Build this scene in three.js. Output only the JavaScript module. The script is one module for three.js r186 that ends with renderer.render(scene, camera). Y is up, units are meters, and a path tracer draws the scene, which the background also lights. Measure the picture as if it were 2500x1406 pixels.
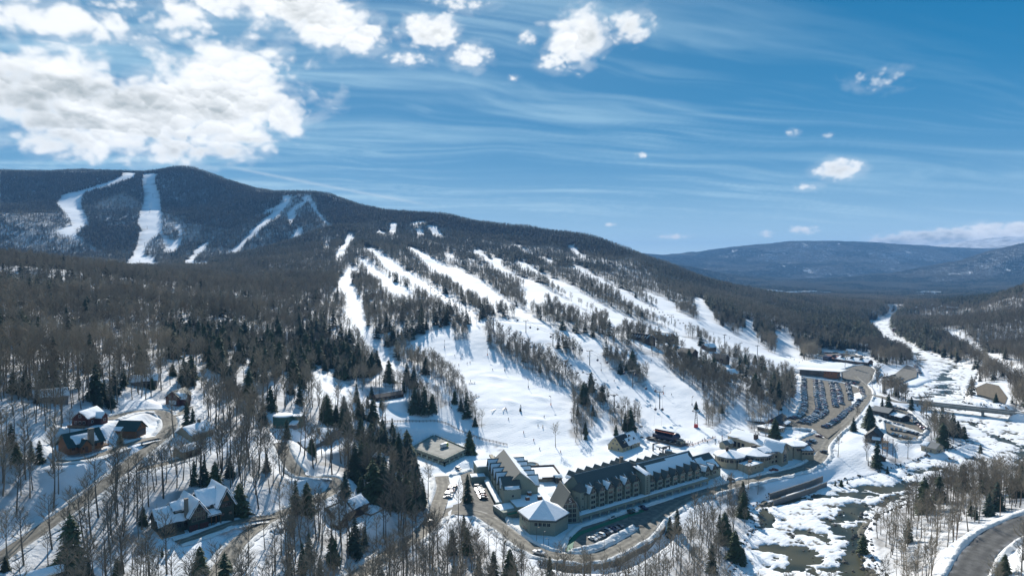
import * as THREE from 'three';
import { mergeGeometries } from 'three/addons/utils/BufferGeometryUtils.js';

// ------------------------------------------------------------------ camera, sky, sun, exposure
const scene = new THREE.Scene();
const camera = new THREE.PerspectiveCamera(45.73, 1024 / 575, 1, 40000);
camera.position.set(0, 122.4, 0);
camera.rotation.set(-0.03777, 0, 0);
scene.add(camera);
const renderer = new THREE.WebGLRenderer({ antialias: true });
renderer.toneMapping = THREE.LinearToneMapping;
renderer.toneMappingExposure = 1.45;
renderer.shadowMap.enabled = true;
renderer.shadowMap.type = THREE.PCFSoftShadowMap;

const rad = (d) => (d * Math.PI) / 180, clamp = THREE.MathUtils.clamp, lerp = THREE.MathUtils.lerp;
const smooth = (x, a, b) => { const t = clamp((x - a) / (b - a), 0, 1); return t * t * (3 - 2 * t); };
const SUN_TURN = rad(-9), SUN_UP = rad(28);
const sunDir = new THREE.Vector3(Math.sin(SUN_TURN) * Math.cos(SUN_UP), Math.sin(SUN_UP), -Math.cos(SUN_TURN) * Math.cos(SUN_UP));
const sun = new THREE.DirectionalLight(new THREE.Color(1.0, 0.945, 0.86), 5.0);
sun.name = 'sun';
sun.position.copy(sunDir).multiplyScalar(3000).add(new THREE.Vector3(0, 0, -450));
sun.target.position.set(0, 0, -450);
sun.castShadow = true;
sun.shadow.mapSize.set(8192, 8192);
Object.assign(sun.shadow.camera, { left: -700, right: 700, top: 700, bottom: -700, near: 100, far: 6000 });
scene.add(sun, sun.target);

// seeded numbers and value noise
function rng(seed) { let s = seed | 0; return () => { s = (s + 0x6d2b79f5) | 0; let t = Math.imul(s ^ (s >>> 15), 1 | s); t = (t + Math.imul(t ^ (t >>> 7), 61 | t)) ^ t; return ((t ^ (t >>> 14)) >>> 0) / 4294967296; }; }
const TAB = new Float32Array(65536); { const r = rng(7); for (let i = 0; i < 65536; i++) TAB[i] = r(); }
function vnoise(x, y) {
  const ix = Math.floor(x), iy = Math.floor(y), fx = x - ix, fy = y - iy, u = fx * fx * (3 - 2 * fx), v = fy * fy * (3 - 2 * fy);
  const a = (ix & 255) | ((iy & 255) << 8), b = ((ix + 1) & 255) | ((iy & 255) << 8), c = (ix & 255) | (((iy + 1) & 255) << 8), d = ((ix + 1) & 255) | (((iy + 1) & 255) << 8);
  const p = TAB[a] + (TAB[b] - TAB[a]) * u, q = TAB[c] + (TAB[d] - TAB[c]) * u;
  return p + (q - p) * v;
}
function fbm(x, y, n = 4) { let s = 0, a = 0.5, t = 0; for (let i = 0; i < n; i++) { s += a * vnoise(x + i * 17.3, y - i * 9.1); t += a; a *= 0.5; x = x * 2.03 + 1.7; y = y * 2.03 - 2.3; } return s / t; }

// rounded billows: nearness to the closest of a scatter of centres, and how high above its centre
const PUFF = [0, 0];
function puff(x, y) { const ix = Math.floor(x), iy = Math.floor(y); let best = 9, dy = 0; for (let j = -1; j <= 1; j++) for (let i = -1; i <= 1; i++) { const h = ((ix + i) & 255) | (((iy + j) & 255) << 8), px = ix + i + TAB[h] - x, py = iy + j + TAB[(h + 7919) & 65535] - y, q = px * px + py * py; if (q < best) { best = q; dy = -py; } } PUFF[0] = 1 - Math.sqrt(best); PUFF[1] = dy; return PUFF; }

// the sky: clear air, streaked cirrus and heaps of cumulus, for every direction
function makeSky() {
  const W = 4096, HT = 2048, data = new Float32Array(W * HT * 4);
  // cumulus: turn from straight ahead, height above the horizon, half width, half height (degrees), body
  const heaps = [
    [-33.5, 11.5, 8.5, 3.3, 1], [-27.5, 11.3, 6.5, 3.6, 1], [-23, 13, 7, 4.2, 1], [-22.5, 9.6, 4.4, 2.2, 1], [-30, 8.4, 9, 1.7, 0.8], [-18.5, 11.6, 2.2, 2, 0.7], [-19.5, 14.6, 2.8, 1.3, 0.5],
    [-34, 16.6, 6.5, 1.9, 0.45], [-25.5, 17.3, 3.2, 1.6, 0.55], [-37, 19.5, 3, 2.4, 0.5], [-29.5, 18, 4, 1, 0.3], [-18.5, 19.4, 6.5, 2.1, 1], [-14.8, 18.6, 4.4, 2, 1], [-12.4, 17.7, 2.4, 1.4, 0.9], [-6.9, 18.4, 2.9, 1.6, 0.95],
    [-3.4, 16.7, 1.9, 1.2, 0.6], [-8.5, 16.3, 2.2, 0.7, 0.5], [-4.6, 20.4, 3, 0.8, 0.5], [5.7, 18, 3, 2.5, 1], [9.6, 18.6, 2.2, 1.7, 0.75], [1.3, 17.9, 1.1, 0.7, 0.55], [3.4, 16.2, 1.6, 0.9, 0.5],
    [10.6, 8.7, 0.75, 0.42, 0.7], [25.4, 7, 2.1, 0.95, 0.75], [23.5, 5.8, 1.1, 0.35, 0.6], [27.8, 13.2, 2.2, 0.9, 0.35], [0.2, 14.9, 0.6, 0.4, 0.5], [13.2, 2.1, 1.4, 0.28, 0.7], [23, 2.5, 1.7, 0.5, 0.75], [20.4, 2.2, 0.9, 0.4, 0.6], [8.2, 3.1, 0.8, 0.22, 0.5],
    [33.5, 1.75, 6.2, 0.75, 1.3], [37.5, 1.9, 5, 0.85, 1.3], [30, 1.5, 3.4, 0.55, 1.2], [36, 2.3, 3, 0.5, 1], [24.6, 9.5, 0.7, 0.3, 0.4], [22.2, 9.9, 0.6, 0.35, 0.4],
    [-48, 13, 9, 4, 1], [-60, 19, 10, 5, 0.9], [-80, 12, 9, 3, 0.8], [-108, 24, 12, 6, 0.9], [48, 12, 5, 2, 0.6], [66, 20, 7, 3.5, 0.8], [95, 14, 8, 3, 0.7], [130, 25, 10, 5, 0.8], [165, 14, 9, 3, 0.8], [-150, 16, 9, 3.5, 0.8], [-16, 26, 9, 3, 0.8], [14, 28, 7, 3, 0.6], [-40, 32, 10, 5, 0.8], [50, 38, 10, 5, 0.6],
  ];
  for (let row = 0; row < HT; row++) {
    const up = ((row + 0.5) / HT - 0.5) * Math.PI, y = Math.sin(up), cu = Math.cos(up), el = (up * 180) / Math.PI;
    for (let col = 0; col < W; col++) {
      const o = (row * W + col) * 4;
      data[o + 3] = 1;
      if (el < -1) { data[o] = 0.3; data[o + 1] = 0.36; data[o + 2] = 0.42; continue; }
      const a = ((col + 0.5) / W - 0.5) * 2 * Math.PI, x = Math.cos(a) * cu, z = Math.sin(a) * cu, e = Math.max(el, 0), yy = Math.max(y, 0);
      const az = (Math.atan2(x, -z) * 180) / Math.PI;
      // clear air
      const h = Math.exp(-yy / 0.06), hi = smooth(yy, 0.02, 0.55), cosS = Math.max(0, x * sunDir.x + y * sunDir.y + z * sunDir.z), glow = Math.pow(cosS, 24) * 0.06 + Math.pow(cosS, 4) * 0.008;
      let r = lerp(lerp(0.002, 0.0, hi), 0.74, h) + glow, g = lerp(lerp(0.2, 0.118, hi), 0.95, h) + glow, b = lerp(lerp(0.44, 0.29, hi), 1.0, h) + glow;
      // cirrus: long fibres, combed by the wind
      const k = 1 / (yy + 0.09), px = x * k, pz = z * k, s = px * 0.985 - pz * 0.17, t = px * 0.17 + pz * 0.985;
      const wx = fbm(s * 0.7 + 3, t * 0.9, 3) - 0.5, fib = fbm(s * 0.8 + wx * 1.2, t * 5.2 + wx * 3.4, 6), fine = fbm(s * 2.4 + wx * 6, t * 26 + wx * 22 + s * 1.5, 5), pat = smooth(fbm(s * 1.1 + 40, t * 1.7 + 8, 3), 0.4, 0.62);
      const cov = smooth(fbm(s * 0.33 + 11.2, t * 0.5 + 4.4, 3), 0.3, 0.68) * 0.8 + 0.35 * smooth(-az, -10, 35) + 0.25 * Math.exp(-((e - 4) * (e - 4)) / 7);
      let ci = smooth(fib * lerp(0.75, 0.58, pat) + fine * lerp(0.25, 0.42, pat), 0.34, 0.88) * cov * 0.85 + 0.1 * cov;
      ci = Math.min(ci * 0.92, 0.8) * smooth(e, 0.2, 2.2);
      ci *= 1 - 0.5 * smooth(az, 5, 30) * smooth(e, 4, 12); r = lerp(r, 0.58, ci * 0.6); g = lerp(g, 0.74, ci * 0.68); b = lerp(b, 0.82, ci * 0.74);
      // a fading vapour trail
      if (az > -24 && az < -5) { const u = (az + 23.5) / 18, c = 7.5 - 3 * u, q = (e - c) / (0.07 + 0.05 * fbm(az * 3, 1, 2)); ci = 0.42 * Math.exp(-q * q) * smooth(u, 0, 0.15) * (1 - smooth(u, 0.75, 1)); r = lerp(r, 0.66, ci); g = lerp(g, 0.75, ci); b = lerp(b, 0.8, ci); }
      // cumulus
      let d = -1, th = 0, sz = 9, low = 0;
      for (let i = 0; i < heaps.length; i++) {
        const q = heaps[i]; let da = az - q[0]; if (da > 180) da -= 360; if (da < -180) da += 360;
        const ua = da / q[2], ue = (e - q[1]) / q[3], rr = ua * ua + ue * ue;
        if (rr < 3.2) { const v = (1 - rr) * (0.35 + 0.65 * q[4]) - (1 - q[4]) * 0.18; if (v > d) { d = v; sz = q[3]; low = -ue; } th += Math.max(0, 1 - rr) * q[4]; }
      }
      if (d > -0.98) {
        const fx = az * 0.22, fy = e * 0.34, w = fbm(fx * 1.3 + 9, fy * 1.3 - 4, 3) - 0.5, w2 = fbm(fx * 2.1 - 7, fy * 2.1 + 3, 3) - 0.5, n = fbm(fx * 1.1 + w * 1.1, fy * 1.25 + w * 1.4, 7), n2 = fbm(fx * 4.2 + w * 2.5 + 5, fy * 4.8 + w * 2 + 8, 6);
        const tiny = 1 - smooth(sz, 0.4, 2.4), k = 1 + tiny * 1.8, P = puff(az * 0.42 * k + w * 1.6, e * 0.62 * k + w2 * 1.6), p1 = P[0], l1 = P[1]; puff(az * 1.0 * k + w2 * 2.4 + 9, e * 1.45 * k + w * 2.4); const p2 = P[0], l2 = P[1]; puff(az * 2.4 * k + w * 4, e * 3.4 * k + w2 * 4 + 5); const p3 = P[0], l3 = P[1];
        const dens = d * 1.05 - 0.1 - tiny * 0.18 + (n - 0.5) * lerp(1.7, 0.8, tiny) + (p1 - 0.45) * 0.75 + (p2 - 0.45) * 0.36 + (p3 - 0.45) * 0.15 + (n2 - 0.5) * 0.45, veil = 0.32 * smooth(d * 0.9 + (n - 0.5) * 2.2 + (n2 - 0.5) * 1.6, -0.35, 0.7) * (1 - tiny * 0.6), al = Math.max(veil, smooth(dens, 0.02, 0.7) * (0.8 + 0.2 * smooth(dens, 0.3, 1))), core = smooth(dens, 0.3, 1.3) * smooth(th, 0.2, 1.1);
        const body = fbm(fx * 0.9 + 31 + w * 0.7, fy * 1.7 + 12 + w * 0.5, 5), sh = clamp(core * (smooth(body + low * 0.2, 0.36, 0.74) * 0.46 - (l1 * 0.22 + l2 * 0.13 + l3 * 0.06)), -0.05, 0.55), li = 1 - sh + (n2 - 0.5) * 0.06;
        r = lerp(r, (li - sh * 0.1) * 0.9, al); g = lerp(g, (li - sh * 0.02) * 0.92, al); b = lerp(b, li * 0.93, al);
      }
      data[o] = r * 0.82; data[o + 1] = g * 0.82; data[o + 2] = b * 0.82;
    }
  }
  const tex = new THREE.DataTexture(data, W, HT, THREE.RGBAFormat, THREE.FloatType);
  tex.mapping = THREE.EquirectangularReflectionMapping; tex.magFilter = THREE.LinearFilter; tex.minFilter = THREE.LinearFilter; tex.needsUpdate = true;
  return tex;
}
const skyTexture = makeSky();
scene.background = skyTexture;
scene.environment = skyTexture;
scene.fog = new THREE.FogExp2(new THREE.Color(0.24, 0.53, 1.0), 0.000068);
// Survey of the place in metres: x to the right, y up, z towards the viewer; heights above the hotel forecourt.
const MARKS = [
  [41.4,0,-295.9], [22.6,0,-285.2], [65.1,0,-314.6], [109.4,0,-360.3], [84.4,0,-338.8], [165.5,0.7,-389.8], [208.4,0.7,-446.8], [266.2,0.4,-517.8],
  [274.8,0.7,-575.8], [280.1,2.2,-653.6], [342.5,0.7,-630.2], [331.8,2.2,-733.4], [408.7,2.9,-826.8], [-9.8,0.7,-323], [-23.5,2.9,-351.8], [-45.4,4.3,-393.8],
  [-35.6,2.5,-334.7], [-42.6,5,-279.5], [-51.8,7.2,-257.3], [8.7,0,-285.2], [33.9,-0.4,-278], [18.8,2.9,-386.7], [80.2,2.2,-427.1], [136.7,2.2,-451.7],
  [169,2.2,-473.4], [201.1,1.8,-511.7], [162.3,1.4,-425.1], [324.5,0.4,-577.5], [308,-0.7,-509.2], [271.6,-0.7,-462.5], [247.8,0,-465.1], [232.4,-1.4,-426],
  [205.7,-1.4,-408.8], [178.1,-2.2,-391.4], [-55.8,7.9,-247.1], [-88.9,27.4,-205.2], [-107.5,32.4,-229.5], [-85.6,25.9,-256.1], [-80,21.6,-299.4], [-75.3,21.6,-233.2],
  [-87.9,27.4,-236.8], [-102.1,31.7,-267], [-59.4,12.2,-278.8], [-56.6,9.4,-321.1], [-56.2,7.9,-370.4], [-159,30.2,-208.7], [-153.4,37.4,-240.5], [-152.7,41.8,-265.1],
  [-150.3,46.1,-292], [-162.1,49,-319.9], [-174.3,53.3,-313.5], [-165.3,50.4,-263.2], [-198.6,60.5,-262.7], [-169,52.6,-345.4], [-199,57.6,-370.6], [-239,68.4,-344.7],
  [-121.4,28.8,-216.5], [-139.3,28.8,-202.1], [-173.7,44.6,-228.9], [-172.5,49,-247.4], [-126.1,41.8,-277.4], [-122.1,41,-305.6], [-119,37.4,-351.4], [-98.3,27.4,-352.9],
  [-152.1,47.5,-364.8], [-162.3,53.3,-441.2], [-136.2,44.6,-402.7], [-234.2,66.2,-388.5], [-195.1,59,-404.4], [-329.9,78.1,-460.8], [-441,93,-612], [-544.6,99.1,-648],
  [-543.2,115.9,-724.7], [-629.9,122.4,-724.7], [-492.4,110.1,-732.9], [-439.9,100.4,-732.9], [-387.3,86.8,-741.3], [-335.3,76.7,-724.7], [-296.3,72.5,-518.4], [-273.2,67.8,-432],
  [-240.3,63.1,-518.4], [-253.9,70.9,-612], [-196.7,56.9,-518.4], [-164.7,50.6,-496.8], [-335.4,81.2,-859.1], [-497.5,90.1,-1076.5], [-610.8,102.9,-1018.2], [-806.8,115.9,-1076.5],
  [-234.4,62.8,-708.6], [-284.9,77.7,-930.3], [-432.2,93.6,-1200.5], [-107.2,33.1,-455.2], [-85.2,28.8,-470], [-66.9,10.1,-442.2], [-80.5,23.8,-429.6], [-43.9,10.1,-453.1],
  [-13,6.5,-430.5], [-127.5,37.4,-469.6], [-127.6,38.6,-604.8], [-181.9,61.8,-775.6], [-303.7,107.2,-1265.8], [-400,161.4,-1628.9], [-546.3,219.5,-2028.8], [-113.1,48.3,-648],
  [-119.2,65.2,-793.4], [-183.4,85.8,-1018.2], [-269.5,165.5,-1800], [-268.9,122.4,-1401.8], [-58.8,169.4,-1964.3], [-129.8,113.7,-1443.7], [-33,82.8,-1100.6], [26.4,64.3,-878.9],
  [66.1,51.9,-732.9], [144.1,79.2,-1200.5], [237.6,74.9,-1319.4], [209.4,50.6,-995.6], [266.4,39.6,-984.4], [90.8,104.2,-1514.4], [263.4,122.4,-1757.6], [98.1,40,-651.6],
  [129.2,26.5,-612], [187.9,26.4,-692.9], [271.9,18.6,-820.9], [384.3,20,-1064.6], [437.8,43.6,-1457.8], [329,3.5,-839.8], [109.7,9.7,-518.4], [131.3,5.8,-482.4],
  [77.8,10.5,-514.8], [49.9,19.4,-550.8], [16.3,21.4,-540], [19.6,40,-651.6], [-40.1,52.3,-666.3], [-70.6,47.9,-651.6], [-52.1,32.2,-576], [-14.6,17.5,-482.4],
  [13.5,11.4,-447.8], [40.5,3.6,-446.4], [177.4,15.4,-554.4], [208.7,11.2,-576], [268.7,2.6,-685.2], [193.2,18.1,-640.8], [0,29.9,-590.4], [191.1,31.7,-793.4],
  [262.2,8.9,-724.7], [385.5,-2.2,-940.9], [-986.5,109.3,-1828.1], [-1449.1,537.1,-3000], [-1390.9,528.7,-2990], [-1282.7,343.9,-2650], [-1070.4,174.6,-2179.6], [-1557,508.7,-3000],
  [-1635.4,509.6,-2980], [-1866.4,513.2,-2980], [-2162.2,502.7,-2900], [-2465.2,487.7,-2850], [-1830,327.2,-2450], [-1420.3,167.8,-1897.2], [-1515.5,142.6,-1686.2], [-1353.5,210.9,-2113.5],
  [-1605.5,366.9,-2560], [-1189.2,172.4,-2090.1], [-1063.6,122.4,-1542.9], [-1013.6,117.4,-1657.5], [-1297.8,499,-2980], [-1133,442.9,-2920], [-1049.1,416.3,-2880], [-943,408.5,-2820],
  [-821.1,401.4,-2750], [-731,390.2,-2720], [-548.1,328.9,-2620], [-373.7,297.2,-2500], [-246,287.2,-2420], [-146.5,265.9,-2450], [-74.2,257.3,-2480], [73,239.1,-2440],
  [208.3,215.4,-2320], [269.4,203.2,-2250], [326.3,174.6,-2179.6], [433.4,126.1,-2066], [523.2,72.4,-1937.7], [648.6,44.6,-1964.3], [-707.4,173.8,-2147.4], [-801.7,128.1,-1910.8],
  [-885.9,234.8,-2350], [-717.7,265.8,-2400], [-838.5,305.2,-2550], [-1080.3,341.4,-2620], [-522.7,259.9,-2300], [-372.6,225.1,-2147.4], [-218.5,212.3,-2147.4], [0,203.2,-2250],
  [182.3,158.8,-2028.8], [56.8,145.1,-1897.2], [330.1,75.3,-1571.5], [387.7,64.3,-1614.5], [-843.1,111.9,-1757.6], [-657,103.9,-1542.9], [-1618.1,447.1,-3350], [-1835.5,307.1,-3800],
  [-2423.2,412.7,-3250], [-2758.7,272.7,-3700], [-2045.9,423.2,-3330], [-2322.3,283.2,-3780], [-1268.9,352.9,-3270], [-1443.5,212.9,-3720], [-925.6,311.4,-3100], [-1059.9,171.4,-3550],
  [-621.3,238.9,-2970], [-715.4,98.9,-3420], [-281.6,197.2,-2770], [-327.3,57.2,-3220], [0,157.9,-2820], [0,17.9,-3270], [239.7,125.4,-2670], [280.1,0,-3120],
  [378.7,84.6,-2529.6], [446.1,0,-2979.6], [506.4,36.1,-2416], [600.1,0,-2866], [554.4,13,-1137.7], [511.6,20.2,-1215.3], [596.1,21.6,-1526], [528,-0.7,-974.1],
  [407.3,2.2,-767.5], [763.2,5.8,-1493.4], [972.7,5.8,-2159.1], [1082.1,2.9,-1895.7], [777.3,-2.9,-1389.5], [760.9,-4.3,-1405.5], [684,-4.3,-1277.3], [595.1,-5,-1008.3],
  [515,-5,-813.4], [438.4,-5,-660], [402.5,-5,-660], [356.5,-5,-478.7], [301.8,-5.8,-414.7], [233.2,-5.8,-384.2], [186.3,-5.8,-360.9], [152.7,-5.8,-334.8],
  [120.8,-5.8,-305.2], [117.2,-5.8,-274.5], [351.2,-4.3,-537.6], [403.8,-0.7,-566.3], [458.8,0,-644], [506.8,2.9,-671.8], [414.5,1.4,-548.7], [594.4,3.6,-857.8],
  [685.3,7.2,-1064.1], [736.7,9.4,-1160.6], [770,-0.7,-1279.9], [562.8,-1.4,-856.7], [506,-0.7,-729.4], [83.4,-3.6,-304.6], [67.2,-2.9,-298.4], [52.9,-2.2,-280.1],
  [105.7,-4.3,-315.7], [84.5,-5,-277], [40.4,-3.6,-264.9], [0,1.4,-261.1], [-24.1,3.6,-263.5], [-18.1,1.4,-296.8], [-35.8,4.3,-254.9], [188.6,5.8,-295.2],
  [190.7,15.8,-262.7], [173.5,15.8,-248.3], [154.8,15.8,-228.2], [208.3,15.8,-273.9], [255,4.3,-341.4], [146.7,10.1,-240.5], [153.9,0,-271.5], [172.9,-4.3,-315.7],
  [221.4,5,-316.7], [240,14.4,-301.5], [209.5,24.5,-247.8], [175,20.2,-219], [363.7,-1.4,-444.7], [436.2,7.2,-515.4], [913.3,19.7,-1265.8], [1136.7,54.2,-1514.4],
  [1250,76.1,-1542.9], [1310.7,14.2,-1897.2], [1393.8,-22,-2147.4], [721.1,-0.6,-973.4], [759.1,12.4,-962.4], [887.4,49,-1018.2], [931.5,1,-1346.6], [1020.9,-19.3,-1571.5],
  [-302.4,43.2,-108], [-144,32.4,-129.6], [0,10.8,-165.6], [108,-5.8,-180], [216,7.2,-144], [-504,93.6,-288], [-648,122.4,-504], [360,28.8,-252],
  [504,43.2,-432], [-1728,324,-1872], [-43.2,14.4,-216], [1249.2,-35.1,-3200], [1735.6,-44.9,-3400], [2081.1,-46,-3300], [2090,-20.3,-2900], [992.5,-2.9,-2900],
  [2581.9,-63.4,-4300], [1891.3,-54,-4200], [1548.7,-32.4,-4300], [3169.4,-36,-4400], [3133.4,-7.2,-3600], [2653.3,-71,-5200], [1134.2,-3.5,-4200], [945.2,-12.5,-4500]
];
const FARMARKS = [
  [1657,-43,-4600], [966,-29,-4600], [2071,-43,-4600], [2623,-43,-4600], [3175,-38,-4600], [4003,-29,-4600], [2653,-40,-5200], [3151,-28,-5000],
  [1350,-28,-5000], [1966,-34,-5200], [671,163,-5600], [1041,116,-5600], [1309,96,-5600], [1578,55,-5600], [1848,2,-5600], [2016,-32,-5600],
  [2668,-35,-5700], [3062,-10,-5800], [3503,45,-5900], [3920,122,-6000], [4242,209,-6000], [4491,280,-6000], [4778,309,-6000], [5208,338,-6000],
  [2971,-76,-6600], [3619,-70,-6700], [4283,-8,-6800], [4965,81,-6900], [5584,122,-6900], [1980,-4,-6600], [1385,43,-6600], [1672,219,-9000],
  [2103,192,-9000], [2373,175,-8800], [2689,212,-8800], [2900,265,-8800], [3215,312,-8800], [3426,333,-8800], [3742,359,-8800], [4216,365,-8800],
  [4690,359,-8800], [5165,323,-8800], [5535,291,-8800], [5958,249,-8800], [6486,217,-8800], [3328,56,-7400], [4048,55,-7500], [2591,36,-7200],
  [3117,122,-8000], [3931,196,-8200], [4796,122,-8000], [5378,76,-7800], [6032,344,-10600], [7232,411,-11500], [7976,481,-12000], [8406,524,-12000],
  [8765,510,-12000], [9197,481,-12000], [10061,446,-12000], [1079,122,-9000], [270,122,-9000], [2024,-80,-13500], [6073,-80,-13500], [10002,-95,-14500],
  [12611,-95,-14500], [-1500,60,-5000], [-3000,60,-4000], [-1500,60,-9000], [-3500,60,-8000], [0,60,-13000]
];
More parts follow.
